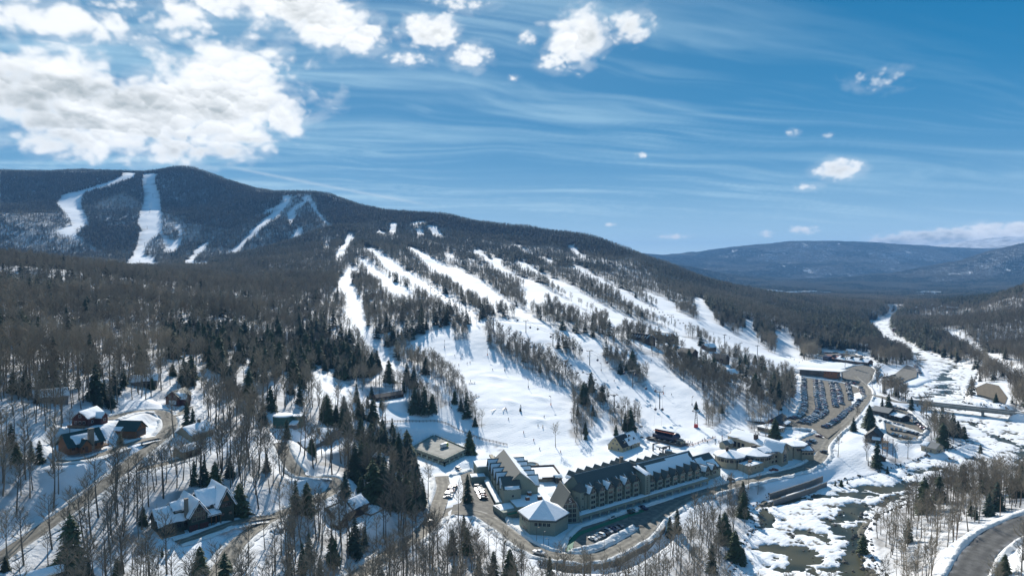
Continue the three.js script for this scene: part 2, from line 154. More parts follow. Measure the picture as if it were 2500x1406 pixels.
const RUNS = [
  [-1658,-2926,-1614,-2947,-1557,-2821,-1574,-2747,-1606,-2664,-1628,-2608,-1584,-2513,-1480,-2368,-1393,-2251,-1378,-2183,-1352,-2115,-1305,-2065,-1354,-2056,-1389,-2075,-1399,-2126,-1411,-2188,-1459,-2255,-1547,-2352,-1639,-2460,-1685,-2564,-1649,-2631,-1618,-2739,-1614,-2833],
  [-1655,-2920,-1603,-2928,-1556,-2819,-1573,-2745,-1605,-2662,-1627,-2607,-1583,-2512,-1478,-2367,-1392,-2249,-1377,-2181,-1351,-2114,-1304,-2064,-1353,-2055,-1388,-2074,-1398,-2125,-1410,-2186,-1458,-2253,-1545,-2350,-1638,-2458,-1684,-2563,-1649,-2629,-1618,-2738,-1613,-2831],
  [-1652,-2916,-1598,-2919,-1555,-2818,-1572,-2744,-1605,-2661,-1626,-2606,-1582,-2511,-1478,-2365,-1392,-2248,-1376,-2180,-1351,-2113,-1303,-2063,-1353,-2054,-1387,-2073,-1398,-2123,-1409,-2185,-1457,-2252,-1544,-2349,-1637,-2457,-1683,-2561,-1648,-2628,-1617,-2737,-1612,-2829],
  [-1562,-2909,-1491,-2879,-1456,-2795,-1415,-2730,-1375,-2676,-1287,-2513,-1164,-2267,-1163,-2202,-1142,-2132,-1089,-2025,-1048,-1991,-910,-1785,-840,-1523,-877,-1481,-1072,-1902,-1114,-2009,-1162,-2114,-1239,-2287,-1287,-2346,-1367,-2527,-1438,-2681,-1504,-2785],
  [-1558,-2902,-1490,-2877,-1455,-2794,-1414,-2729,-1374,-2675,-1286,-2511,-1163,-2266,-1162,-2201,-1141,-2131,-1088,-2023,-1047,-1989,-854,-1675,-805,-1458,-836,-1411,-1070,-1899,-1113,-2007,-1162,-2113,-1238,-2286,-1286,-2344,-1366,-2526,-1437,-2680,-1503,-2783],
  [-1556,-2898,-1489,-2876,-1455,-2793,-1414,-2729,-1374,-2675,-1286,-2510,-1163,-2265,-1161,-2200,-1140,-2129,-1088,-2021,-1046,-1987,-846,-1660,-751,-1362,-780,-1317,-1069,-1897,-1112,-2006,-1161,-2111,-1237,-2285,-1285,-2343,-1366,-2525,-1437,-2679,-1503,-2782],
  [-1176,-2280,-1135,-2243,-1091,-2208,-1104,-2278,-1184,-2380,-1162,-2387,-1088,-2261,-1038,-2118,-1057,-2070,-1108,-2181],
  [-1176,-2279,-1134,-2242,-1090,-2207,-1104,-2276,-1184,-2378,-1162,-2385,-1088,-2260,-1037,-2116,-1056,-2068,-1107,-2180],
  [-1175,-2278,-1134,-2241,-1090,-2206,-1103,-2275,-1183,-2377,-1161,-2384,-1087,-2259,-1036,-2114,-1055,-2066,-1106,-2178],
  [-912,-2719,-866,-2696,-855,-2612,-862,-2411,-860,-2216,-816,-1951,-854,-2016,-885,-2276,-897,-2502,-878,-2623],
  [-912,-2717,-866,-2695,-855,-2611,-862,-2409,-859,-2215,-814,-1946,-853,-2013,-885,-2274,-897,-2500,-877,-2622],
  [-911,-2715,-865,-2693,-855,-2610,-861,-2408,-859,-2214,-812,-1942,-852,-2010,-885,-2273,-897,-2499,-877,-2621],
  [-875,-2639,-919,-2561,-930,-2391,-929,-2411,-919,-2521,-874,-2613],
  [-875,-2638,-918,-2560,-929,-2390,-928,-2409,-919,-2520,-874,-2612],
  [-874,-2637,-918,-2559,-929,-2389,-928,-2408,-919,-2519,-874,-2611],
  [-822,-2709,-788,-2678,-787,-2594,-816,-2560,-782,-2478,-775,-2399,-709,-2309,-688,-2231,-717,-2198,-737,-2198,-721,-2274,-735,-2340,-795,-2431,-838,-2548,-821,-2593,-801,-2628],
  [-821,-2707,-788,-2676,-787,-2593,-815,-2559,-782,-2476,-774,-2397,-708,-2307,-687,-2229,-717,-2196,-737,-2196,-721,-2273,-734,-2338,-795,-2429,-837,-2547,-821,-2592,-801,-2627],
  [-821,-2706,-788,-2675,-787,-2592,-815,-2558,-781,-2475,-774,-2396,-708,-2306,-687,-2228,-716,-2195,-736,-2195,-721,-2272,-734,-2337,-794,-2428,-837,-2546,-821,-2591,-800,-2626],
  [-801,-2671,-790,-2678,-602,-2278,-613,-2275],
  [-800,-2669,-790,-2677,-602,-2275,-612,-2273],
  [-800,-2668,-789,-2675,-601,-2274,-611,-2271],
  [-999,-2231,-986,-2231,-945,-2047,-896,-1916,-837,-1899,-738,-1652,-797,-1662,-931,-1940,-997,-2163],
  [-999,-2230,-985,-2230,-943,-2045,-894,-1912,-833,-1891,-723,-1618,-773,-1611,-929,-1937,-997,-2161],
  [-998,-2229,-985,-2229,-943,-2043,-892,-1908,-830,-1884,-712,-1594,-758,-1580,-928,-1935,-996,-2159],
  [-473,-1965,-438,-1912,-416,-1789,-384,-1597,-364,-1463,-380,-1466,-405,-1600,-452,-1855],
  [-472,-1963,-438,-1909,-414,-1783,-380,-1579,-358,-1441,-374,-1444,-400,-1582,-451,-1852],
  [-472,-1961,-437,-1907,-413,-1779,-377,-1565,-354,-1422,-369,-1426,-396,-1567,-451,-1850],
  [-503,-1826,-480,-1812,-435,-1615,-479,-1721],
  [-502,-1823,-479,-1809,-429,-1590,-477,-1713],
  [-501,-1820,-478,-1805,-424,-1574,-475,-1707],
  [-318,-1332,-288,-1298,-272,-1208,-274,-1148,-213,-938,-185,-849,-163,-742,-149,-691,-132,-647,-108,-609,-100,-576,-110,-579,-129,-611,-147,-656,-182,-735,-194,-772,-204,-847,-232,-938,-263,-1025,-291,-1151],
  [-312,-1306,-282,-1272,-267,-1182,-267,-1119,-208,-916,-181,-829,-159,-721,-146,-677,-130,-638,-106,-599,-97,-561,-107,-563,-127,-600,-145,-646,-177,-713,-188,-751,-200,-828,-227,-915,-257,-1000,-284,-1121],
  [-306,-1284,-278,-1252,-262,-1160,-261,-1093,-204,-899,-178,-814,-155,-706,-144,-666,-128,-631,-104,-589,-95,-548,-104,-549,-124,-590,-143,-638,-173,-697,-184,-733,-196,-813,-222,-897,-252,-981,-277,-1095],
  [-337,-1472,-309,-1442,-235,-1242,-138,-951,-135,-904,-157,-913,-193,-1019,-252,-1209],
  [-332,-1450,-304,-1418,-230,-1217,-135,-929,-131,-882,-154,-892,-188,-995,-247,-1182],
  [-328,-1432,-300,-1398,-226,-1195,-132,-911,-129,-864,-151,-875,-185,-978,-242,-1160],
  [-367,-1673,-333,-1634,-247,-1430,-159,-1178,-80,-923,-38,-774,-40,-731,-91,-877,-161,-1070,-255,-1352],
  [-358,-1632,-328,-1609,-242,-1404,-155,-1148,-78,-898,-37,-752,-39,-714,-88,-853,-156,-1039,-251,-1327],
  [-353,-1612,-324,-1591,-239,-1383,-152,-1123,-77,-879,-36,-737,-38,-701,-86,-833,-153,-1017,-247,-1305],
  [-276,-1733,-252,-1718,-172,-1530,-106,-1383,-37,-1110,3,-871,40,-733,70,-681,60,-666,26,-721,-28,-946,-94,-1182,-162,-1390],
  [-275,-1725,-251,-1711,-170,-1508,-103,-1345,-36,-1081,3,-846,39,-718,69,-669,59,-656,26,-708,-28,-919,-91,-1152,-158,-1357],
  [-274,-1720,-250,-1706,-168,-1489,-101,-1315,-35,-1057,3,-825,38,-707,68,-661,59,-649,25,-698,-27,-898,-89,-1129,-155,-1330],
  [15,-1108,34,-1090,46,-916,38,-880,21,-910],
  [14,-1081,33,-1064,44,-891,37,-854,20,-884],
  [14,-1058,33,-1042,43,-870,36,-834,20,-863],
  [66,-986,81,-997,83,-919,69,-887],
  [65,-961,79,-972,81,-895,67,-862],
  [63,-941,77,-952,79,-875,66,-841],
  [-13,-2164,15,-2075,105,-1717,96,-1645,35,-1923],
  [-13,-2159,15,-2071,105,-1713,94,-1620,35,-1920],
  [-13,-2155,15,-2068,105,-1710,93,-1599,34,-1917],
  [168,-2095,190,-2088,206,-1825,185,-1760,174,-1962],
  [168,-2094,190,-2087,205,-1817,184,-1756,174,-1958],
  [168,-2092,190,-2085,204,-1811,184,-1752,173,-1955],
  [-278,-2241,-245,-2227,-200,-2062,-239,-2083],
  [-277,-2240,-245,-2225,-200,-2058,-239,-2080],
  [-277,-2238,-245,-2224,-199,-2055,-239,-2077],
  [-414,-2110,-381,-2068,-366,-1953,-393,-1980],
  [-413,-2105,-380,-2063,-365,-1950,-393,-1977],
  [-412,-2100,-380,-2060,-365,-1948,-392,-1974],
  [-398,-2256,-376,-2246,-347,-2037,-364,-1995],
  [-398,-2254,-376,-2244,-347,-2033,-364,-1992],
  [-397,-2252,-376,-2242,-346,-2030,-363,-1989],
  [-303,-2158,-284,-2180,-264,-2061,-279,-2023],
  [-303,-2156,-284,-2178,-263,-2057,-278,-2019],
  [-303,-2154,-284,-2176,-263,-2054,-278,-2016],
  [-337,-2253,-296,-2302,-276,-2253,-318,-2217],
  [-337,-2251,-296,-2301,-276,-2251,-318,-2215],
  [-336,-2249,-296,-2299,-276,-2250,-318,-2213],
  [125,-876,137,-872,132,-804,112,-739,114,-798],
  [122,-854,134,-850,127,-777,109,-716,110,-771],
  [119,-834,131,-831,123,-753,106,-700,107,-749],
  [-165,-1670,-148,-1701,-133,-1604,-151,-1572],
  [-162,-1639,-147,-1696,-131,-1579,-148,-1548],
  [-160,-1616,-147,-1692,-129,-1558,-147,-1529],
  [-51,-1708,-25,-1678,-26,-1571,-44,-1575],
  [-51,-1703,-25,-1648,-26,-1545,-44,-1549],
  [-51,-1699,-24,-1625,-26,-1523,-43,-1527],
  [359,-1343,366,-1306,324,-1095,305,-1019,316,-956,329,-909,342,-870,337,-801,301,-732,286,-769,267,-812,245,-831,243,-918,229,-966,225,-1070,254,-1084,262,-970,285,-996,305,-1126],
  [346,-1294,354,-1264,317,-1072,298,-995,310,-937,320,-885,329,-838,326,-774,295,-718,281,-753,260,-793,239,-810,238,-899,225,-948,219,-1043,247,-1055,258,-953,279,-975,298,-1101],
  [337,-1262,346,-1236,311,-1052,293,-978,305,-921,312,-862,314,-799,319,-759,291,-707,276,-742,256,-779,235,-795,234,-883,222,-934,215,-1022,242,-1031,254,-940,274,-960,292,-1079],
  [240,-1287,255,-1248,270,-1125,251,-1072,231,-1167],
  [233,-1253,248,-1217,264,-1098,244,-1042,226,-1140],
  [228,-1227,244,-1193,258,-1075,239,-1019,222,-1118],
  [379,-1115,390,-1100,364,-1022,342,-944,338,-897,310,-886,319,-959,363,-1048],
  [372,-1096,384,-1083,358,-1006,334,-922,328,-871,299,-857,313,-940,357,-1031],
  [367,-1081,380,-1069,354,-994,327,-902,318,-845,287,-821,308,-925,352,-1018],
  [407,-1049,430,-1059,389,-913,344,-818,367,-948],
  [402,-1035,425,-1045,370,-869,330,-785,358,-925],
  [397,-1024,420,-1034,358,-841,322,-767,349,-901],
  [158,-849,191,-880,219,-807,229,-760,214,-725,193,-744,172,-818],
  [154,-828,186,-860,213,-788,223,-742,208,-703,186,-718,168,-795],
  [151,-809,183,-844,209,-771,219,-725,203,-687,181,-700,163,-774],
  [-110,-1843,-90,-1841,38,-1210,107,-882,94,-827,27,-1131],
  [-110,-1839,-90,-1837,37,-1181,104,-858,91,-801,27,-1104],
  [-110,-1835,-90,-1833,36,-1158,102,-839,89,-779,26,-1083],
  [8,-1647,27,-1642,112,-1088,164,-874,149,-825,95,-1021],
  [8,-1619,26,-1615,110,-1064,160,-854,145,-801,93,-997],
  [8,-1597,26,-1593,108,-1044,157,-836,141,-779,91,-977],
  [145,-1638,164,-1649,207,-1103,239,-918,220,-874,183,-1032],
  [143,-1615,162,-1627,202,-1076,234,-900,215,-854,179,-1009],
  [142,-1596,160,-1609,198,-1055,230,-883,211,-837,176,-991],
  [-193,-1461,-181,-1473,-65,-1080,-16,-873,-21,-841,-66,-1007],
  [-189,-1436,-178,-1448,-63,-1050,-15,-848,-21,-816,-65,-980],
  [-186,-1414,-175,-1426,-62,-1027,-15,-827,-20,-796,-63,-959],
  [-100,-629,-77,-680,-44,-691,-16,-760,18,-755,71,-698,99,-658,136,-646,156,-630,173,-572,183,-538,169,-482,163,-458,131,-406,55,-361,37,-360,11,-355,-3,-413,-19,-452,-39,-491,-66,-573],
  [-99,-620,-76,-670,-43,-679,-16,-740,18,-737,70,-685,98,-648,134,-635,153,-617,169,-561,180,-530,165,-471,163,-458,131,-406,55,-361,37,-360,11,-355,-3,-413,-19,-452,-38,-484,-64,-561],
  [-98,-613,-75,-662,-42,-670,-15,-726,17,-725,69,-675,96,-640,132,-626,150,-607,167,-553,178,-523,162,-462,163,-458,131,-406,55,-361,37,-360,11,-355,-3,-413,-19,-452,-38,-478,-63,-551],
  [-140,-464,-137,-492,-109,-473,-106,-586,-89,-567,-54,-525,-32,-476,-5,-430,-41,-447,-67,-441,-96,-419,-122,-420],
  [-140,-464,-133,-479,-109,-473,-103,-571,-87,-552,-53,-515,-32,-476,-5,-430,-41,-447,-67,-441,-96,-419,-122,-420],
  [-140,-464,-130,-469,-109,-473,-101,-558,-85,-540,-52,-507,-32,-476,-5,-430,-41,-447,-67,-441,-96,-419,-122,-420]
];
const STRIPS = [
  [-97,-610,-67,-588,-45,-538,-29,-495,-19,-457,-25,-457,-36,-482,-51,-516,-73,-549,-92,-579],
  [-62,-689,-43,-691,-42,-648,-55,-649],
  [-32,-704,0,-668,31,-620,52,-572,60,-534,52,-538,30,-567,7,-599,-21,-635],
  [49,-560,74,-549,76,-521,51,-459,42,-436,39,-454,45,-505],
  [84,-642,106,-626,118,-588,108,-555,98,-583,84,-609],
  [139,-661,160,-645,178,-598,178,-535,170,-521,152,-559,143,-607],
  [151,-535,168,-544,166,-515,142,-479,138,-483],
  [71,-513,98,-514,89,-474,69,-463],
  [32,-669,59,-651,68,-617,52,-627],
  [-120,-495,-78,-518,-44,-489,-54,-471,-97,-459]
];
const BELTS = [
  [-2102,-2820,-1647,-2906,-1437,-2975,-1084,-2882,-953,-2614,-973,-2357,-1149,-2431,-1503,-2650,-1588,-2125],
  [-1473,-2889,-1371,-2984,-891,-2714,-894,-2451,-973,-2357,-1151,-2405,-1331,-2620],
  [-1393,-2251,-1244,-2284,-1136,-2072,-1174,-1980,-1339,-2100],
  [-794,-2715,-537,-2569,-216,-2404,71,-2380,186,-2224,265,-2213,387,-2083,279,-1861,124,-2071,-62,-2072,-225,-2209,-402,-2243,-578,-2246],
  [-205,-654,-199,-737,-147,-643,-119,-543,-126,-487,-150,-488,-184,-555],
  [-223,-537,-177,-535,-135,-458,-118,-392,-143,-394,-176,-423],
  [-117,-394,-91,-431,-68,-417,-51,-352,-53,-301,-64,-299,-85,-340,-106,-359],
  [-286,-553,-241,-581,-187,-508,-176,-423,-238,-464],
  [375,-1421,379,-1147,417,-1084,373,-952,352,-975,343,-1055,297,-1099],
  [642,-1645,768,-1451,591,-1116,529,-1172,490,-1255],
  [1688,-2729,2932,-3908,1123,-1496,1090,-1728],
  [803,-1467,767,-1288,650,-1027,563,-898,596,-1021]
];
const OPENS = [
  [-123,-219,-111,-225,-99,-236,-94,-238,-94,-218,-92,-204,-130,-202,-132,-206],
  [-172,-255,-160,-269,-155,-300,-151,-276,-154,-247,-162,-243],
  [-125,-236,-124,-249,-113,-263,-102,-255,-96,-240,-105,-223,-119,-224],
  [-187,-283,-186,-311,-170,-290,-176,-272],
  [-179,-269,-171,-289,-161,-277,-168,-256],
  [-170,-294,-164,-309,-153,-289,-161,-280],
  [-174,-338,-176,-373,-159,-346,-156,-314,-170,-324],
  [-130,-364,-118,-383,-109,-353,-119,-333],
  [-112,-358,-96,-386,-87,-349,-100,-320],
  [-80,-291,-62,-326,-54,-282,-72,-261],
  [-78,-445,-22,-447,-3,-414,38,-367,61,-405,133,-415,225,-503,212,-448,202,-416,176,-392,136,-372,95,-346,66,-312,56,-295,32,-276,14,-277,-11,-315,-29,-316,-38,-309,-42,-347,-59,-389],
  [141,-376,187,-407,212,-431,226,-433,216,-405,177,-379,140,-354,130,-357],
  [247,-492,310,-512,299,-465,281,-442,243,-436,208,-423,212,-448],
  [296,-780,357,-833,431,-802,349,-635,349,-583,309,-501,266,-463,203,-447,183,-465,166,-472,193,-507,232,-556,298,-711],
  [440,-974,494,-943,446,-813,377,-792,388,-870],
  [431,-802,514,-861,433,-717,354,-637,371,-690],
  [473,-700,506,-693,428,-581,405,-593],
  [148,-241,176,-268,208,-292,232,-305,169,-222],
  [66,-472,126,-484,108,-414,58,-413]
];
const THICK = [
  [-44,-272,-30,-288,-12,-284,3,-266,12,-255,12,-240,-45,-212,-47,-247],
  [59,-283,79,-311,101,-325,117,-328,108,-305,90,-274,80,-252,35,-246,40,-259],
  [155,-291,181,-304,217,-331,229,-316,204,-292,175,-272,149,-240,133,-229,127,-234],
  [306,-511,341,-522,325,-466,305,-442,284,-443,289,-467],
  [218,-657,309,-749,226,-538,176,-484,186,-528,179,-549],
  [-62,-277,-53,-299,-48,-332,-40,-310,-48,-275,-58,-244,-71,-210,-77,-227,-72,-252],
  [408,-769,344,-633,340,-612,392,-729]
];
const ROADS = {
  hill_road: [6.0,-157.7,30.8,-197.3,-157.1,31.7,-206.2,-155.1,34.5,-221.6,-152.1,38.2,-238.4,-150.3,41.9,-255.4,-150.4,45.2,-274.2,-151.6,47.1,-293,-155.1,48.2,-306.7,-161.7,49.9,-317.5,-168.4,51.6,-322.1,-173.6,53,-317.4,-176,53.9,-306.5,-176,54.1,-294.5],
  cabin_drive: [4.0,-152.5,47.3,-291.6,-156.6,47.8,-282.8,-159.9,47.4,-269.3,-162.6,46.7,-259.2,-166.8,47.1,-253.5,-170.5,48.3,-252.2],
  upper_drive: [4.0,-161.7,49.9,-317.5,-159.8,49.4,-326.4,-162,50.1,-340.3],
  lower_drive: [4.5,-147.1,42,-260.2,-141.9,41.8,-266,-135.4,41.9,-275.7,-132.3,42.1,-283.5],
  lane: [6.0,-91.1,27.1,-199.1,-90.3,27.1,-205.7,-92.6,27.9,-226.4,-91.6,27.6,-240.9,-89.9,26.9,-253.6,-85.9,24.9,-267.6,-81.4,22.6,-285.1,-79.4,21.2,-300.6,-81.2,21.8,-308.4,-84.5,23.4,-309.3,-88.3,25.7,-303.3,-92.6,28,-299.4,-99.3,31.1,-304.5,-105.1,33.3,-313.2,-112,35.4,-327],
  chalet_drive: [4.5,-89.9,26.9,-253.6,-94.6,28.8,-247,-98.5,29.9,-241,-103,30.4,-231.8,-106.9,30.3,-225.2,-110.4,30.2,-221.2],
  hotel_approach: [7.5,-56.5,17.4,-215.1,-54,11.6,-239.3,-47.6,6.8,-269.3,-40,4.9,-291.9,-36.3,3.8,-313.9,-36,3.5,-334.9,-36.3,3.5,-356.3,-39.1,3.9,-374.6],
  hotel_road: [7.5,-35.8,3.6,-316.4,-27.6,2.2,-324.4,-15.7,1.1,-323,-4.7,0.7,-309,6.2,0.4,-289.6,15.4,0.1,-281.4,25.6,-0.5,-279.5,34.2,-1,-281,48.6,-1.1,-293.2,61.1,-0.9,-308.1,68.4,-0.3,-321.6,78.3,0,-334.8,90.3,0.2,-348.9,106.9,0,-360.9,127.3,0,-374.5,147.5,0.1,-385.8,167.7,-0.1,-397.9,183.2,-0.1,-411.1,195.8,0.2,-427.5,206.2,0.6,-449.2,225.8,0.3,-478.3,257.5,0.7,-519.2,295.5,0.4,-574,321.2,1.1,-612.7,351.4,-1.4,-675.3,365.4,-0.1,-725.4],
  bridge_road: [7.0,326.8,1,-624.9,334,0.8,-614.4,338,0.2,-595.3,352.8,-0.6,-592.3],
  highway: [10,136.9,7.7,-213.2,156.8,14.5,-231.1,173.9,15.6,-248.9,190.6,15.9,-262.5,206.9,16.7,-272.1,229.3,17.3,-283.7,261.9,16.2,-301.5],
  far_highway: [9.0,468.6,6.2,-592.4,506.6,2.9,-671.6,550.7,0.9,-760.9,597.3,3,-861.9,673.2,-1.1,-1016.2,684.3,6.3,-1060.5,714.9,10.3,-1123],
  bank_road: [6.0,412.8,1,-546.3,427.4,3.2,-548.2,451.4,7.1,-553.4]
};
const LOTS = {
  hotel_car_park: {"xz":[22.3,-285.4,24.9,-296.1,28.8,-305.4,32.2,-311.2,68.4,-338.1,106.5,-366.3,109.2,-363.4,91.4,-350.1,80,-337.5,70.2,-326.2,61.1,-312,56.1,-312.9,35.8,-290.8],"plane":[-14.57,-0.0452,-0.0541]},
  guest_car_park: {"xz":[-36.4,-370.2,-23.6,-388.3,-14.7,-371.6,-5.1,-333.2,-1.9,-313,-13.7,-321.2,-31.1,-319.8,-35.6,-341],"plane":[-1.26,-0.0761,-0.0052]},
  main_car_park: {"xz":[302.9,-709.1,334.5,-684.3,338.7,-664,309.4,-580.6,242.6,-498.2,218.1,-466.7,217.7,-489.4,190.6,-492.2,191.2,-501.7,224.6,-534.5,261.9,-606.7],"plane":[0.63,-0.0428,-0.0206]},
  lower_car_park: {"xz":[198.5,-465,216.1,-482.5,216.9,-462.3,201.4,-442.2,191.5,-430.1,188.9,-445.7],"plane":[1.57,-0.0252,-0.0092]},
  lodge_forecourt: {"xz":[364.6,-753.9,394.6,-783.7,417.8,-796.5,410.6,-765.1,376.9,-709.9,349.9,-672.5,336.8,-689.1],"plane":[-27.26,-0.0353,-0.056]},
  upper_car_park: {"xz":[392.8,-880.7,436.8,-954,472.4,-933.4,460.9,-881.1,407,-833.6],"plane":[32.45,-0.0316,0.0231]},
  field_car_park: {"xz":[291.2,-555.1,329.3,-579.9,327.2,-556.9,310.2,-506.6,296.4,-487.2,292.3,-514],"plane":[-1.28,-0.0372,-0.0224]},
  river_car_park: {"xz":[285.9,-519.4,294.6,-486.8,280,-467.2,267.4,-464.9,265.8,-480],"plane":[-2.53,-0.0468,-0.0307]},
  loop_car_park: {"xz":[388.9,-712.2,433.3,-764.4,481.8,-828.1,477.1,-799.3,441.7,-739.7,417,-716.1,380.3,-677.4,355.1,-649.9],"plane":[-1.02,-0.0209,-0.0104]},
  gravel_field: {"xz":[450.9,-659.7,480.9,-686.9,482.5,-671.7,447.8,-611.8,424.8,-583.4,425.1,-601.4,425.8,-619.6],"plane":[1.81,0.1178,0.087]}
};
const RIVER = [82.9,-256.1,92.1,-274.5,103.4,-296.6,117.6,-319.4,125.1,-346,136,-361,150.3,-369.3,172,-382.9,191.7,-390,221.2,-405.1,249.9,-424.9,285.4,-448.6,324.3,-476.1,342.1,-523.6,349,-570.5,365.2,-615.5,378.9,-664,418.1,-733.1,499.4,-818.3,552.5,-945.1,583,-1049.9,698.5,-1316,817.2,-1554.5,933.1,-1705.4,1092,-1953.4,1090,-1918.9,902,-1626.7,791.2,-1426.3,695.2,-1235.2,605.8,-1005.7,563.4,-865.3,537.9,-787.8,464.3,-685.5,407.2,-615.5,416.9,-589.6,424.2,-561.3,400.1,-504.7,331,-423.2,305.5,-402.8,282.7,-391.5,272.5,-397.4,244,-382.9,205.9,-356.7,180.5,-339.2,165.6,-319.4,155.8,-296.6,148.2,-274.5,139.1,-253];
const CHANNELS = [
  [7,205.7,-380.8,218.5,-382.9,237.6,-391.5,255.6,-397.4,265.3,-397.4],
  [5,197.5,-373.9,181.7,-369.3,165.1,-367.4,141.8,-359.1,130.9,-353],
  [4,271.4,-406.7,266.7,-418.9,254.1,-414.8,232.1,-402.8],
  [9,168.8,-324.4,158.9,-314.6,153,-300.9,146.5,-284.4,140.6,-269.5],
  [7,182.2,-354.8,170.2,-339.2,159.6,-332.2,155.5,-319.4,158,-314.6],
  [6,112.8,-298.7,121,-300.9,126.5,-296.6,129.2,-288.3],
  [8,109.5,-280.5,121.1,-279.7,130,-276.8,142.9,-282.4],
  [4,139,-319.4,143.6,-314.6,145,-305.3],
  [3,118.4,-324.4,124.3,-327,130.4,-346],
  [10,545.3,-837.4,503.7,-787.8,464.5,-733.1,440.7,-685.5,410.5,-653.7],
  [4,414.5,-653.7,396.5,-643.7,382.6,-639.8],
  [5,366.8,-543.9,358.1,-514.6,355,-492.9,354.8,-468.6],
  [5,346.2,-455.4,324.7,-431.9,314.4,-414.8],
  [3,536.6,-899.3,550.3,-877.8,552.9,-849.2],
  [3,628.8,-1122.9,594,-1021.9,563.9,-935.7],
  [3,768,-1426.3,681.2,-1250.6,639.8,-1142.5],
  [2.5,302,-441,303.2,-427.5,304.4,-414.8],
  [2.5,220.3,-373.9,207.5,-367.4,194.1,-354.8]
];
const CONIFERS = [
  [-122.1,-258.9,11.4], [-119.2,-260.8,11.9], [-115.1,-261.3,11.9], [-100.5,-248.2,15.4], [-82.8,-257.7,16.1], [-72.4,-292,14], [-68.6,-306.2,10.7], [-63.1,-305.4,24.3],
  [-59,-308,23.6], [-56.3,-314.3,22], [-53.6,-320.6,20.4], [-60.2,-257.4,17.6], [-58.5,-266.2,11.1], [-64.3,-240.2,13.4], [-69.1,-228.2,13.5], [-65.2,-227.6,8.3],
  [-71.1,-214.2,9.2], [-101.1,-440.5,14.8], [-94.1,-441.1,9.7], [-87.4,-452.1,7.8], [-98,-473.2,11], [-66.9,-464.7,21.1], [-60.3,-466,24.1], [-55.7,-472.9,15.1],
  [-31.3,-471.2,20.9], [-26.2,-415.8,17.6], [-22.4,-338,17.2], [-45.6,-319.5,22.4], [-49.5,-313,20], [-43.3,-324.3,18.6], [-24.6,-278,12.7], [-18.7,-279.3,13.1],
  [-0.8,-257.5,13.7], [14.6,-260.3,10], [-7.1,-257.9,12], [76.1,-310.1,13.2], [96.8,-305.8,16.7], [82.1,-275.9,13.9], [95.8,-288.4,15.1], [97.2,-282.2,13],
  [70.9,-460.9,9.1], [80.5,-480.3,11.9], [317.9,-571.8,14], [308.5,-564.1,12.5], [332.7,-564,14.5], [247.6,-490.1,12.1], [258.2,-490.4,10.3], [226.5,-406.8,9.2],
  [325.5,-493.4,14.1], [323.2,-496.8,12.3], [327.7,-489.9,11.5], [313,-451.2,11.2], [423.1,-592,9.8], [205.7,-336,14.6], [155,-296.6,12.8], [206.3,-299.4,8.8],
  [210.3,-308.8,9.9], [222.9,-309.4,16.2], [227.6,-320.1,14.3], [260,-351,12.2], [252.5,-335.3,12.8], [168.7,-229.6,9.1], [277.3,-366.9,13.9], [-118.3,-200.9,6.9],
  [-110.4,-211.9,3.6], [-128,-233.4,8.2], [-174.5,-249.2,10.6], [-177.4,-249.1,9.3], [-179.3,-244.4,8.4], [-160.8,-277.2,6.5], [-147.4,-306.4,14.2], [-146.7,-310.8,11.5],
  [-185.1,-312.6,11.9], [-188.2,-313,13.4], [-187.3,-306.9,11.3], [-165,-343.6,6.3], [-151,-200,5.3], [-126.4,-200.1,6], [-153.8,-280.6,2.1], [-113.4,-270.9,10.2],
  [-136.9,-353.8,13], [-129.3,-350.5,14.2], [-132.1,-370.4,15.9], [-96,-352.1,8.8], [-92.9,-383.6,14.2], [-85.9,-383.5,15.7], [-79.8,-382,16.6], [-74.3,-383.2,15.7],
  [-100.6,-386.6,14.3], [-97.9,-399.7,13.8], [165.3,-623.1,11.4], [141,-518.5,7.6], [251.6,-732.2,13.3], [266.4,-742.6,12.6], [420.3,-923.8,11.2], [-66.6,-479.4,11.8],
  [-78.5,-490.6,10.8], [-25,-458.5,8.5], [-36.2,-479.6,11.8], [-41.5,-490.1,12], [48.9,-448.3,9.5], [185,-385.9,7.3], [188,-384.8,8.3], [193.6,-389.1,6.9],
  [139.6,-353.6,2.3], [-188.1,-354,7.6], [-111.2,-333.8,12.4], [-97.8,-329.3,10.3], [5.9,-484,3.6], [-104.4,-287,9], [-206,-312.9,9.6], [-207.2,-323.8,11.1],
  [-218,-296,10.9], [-219.3,-305.3,10.4], [-86.6,-205.7,5.4]
];
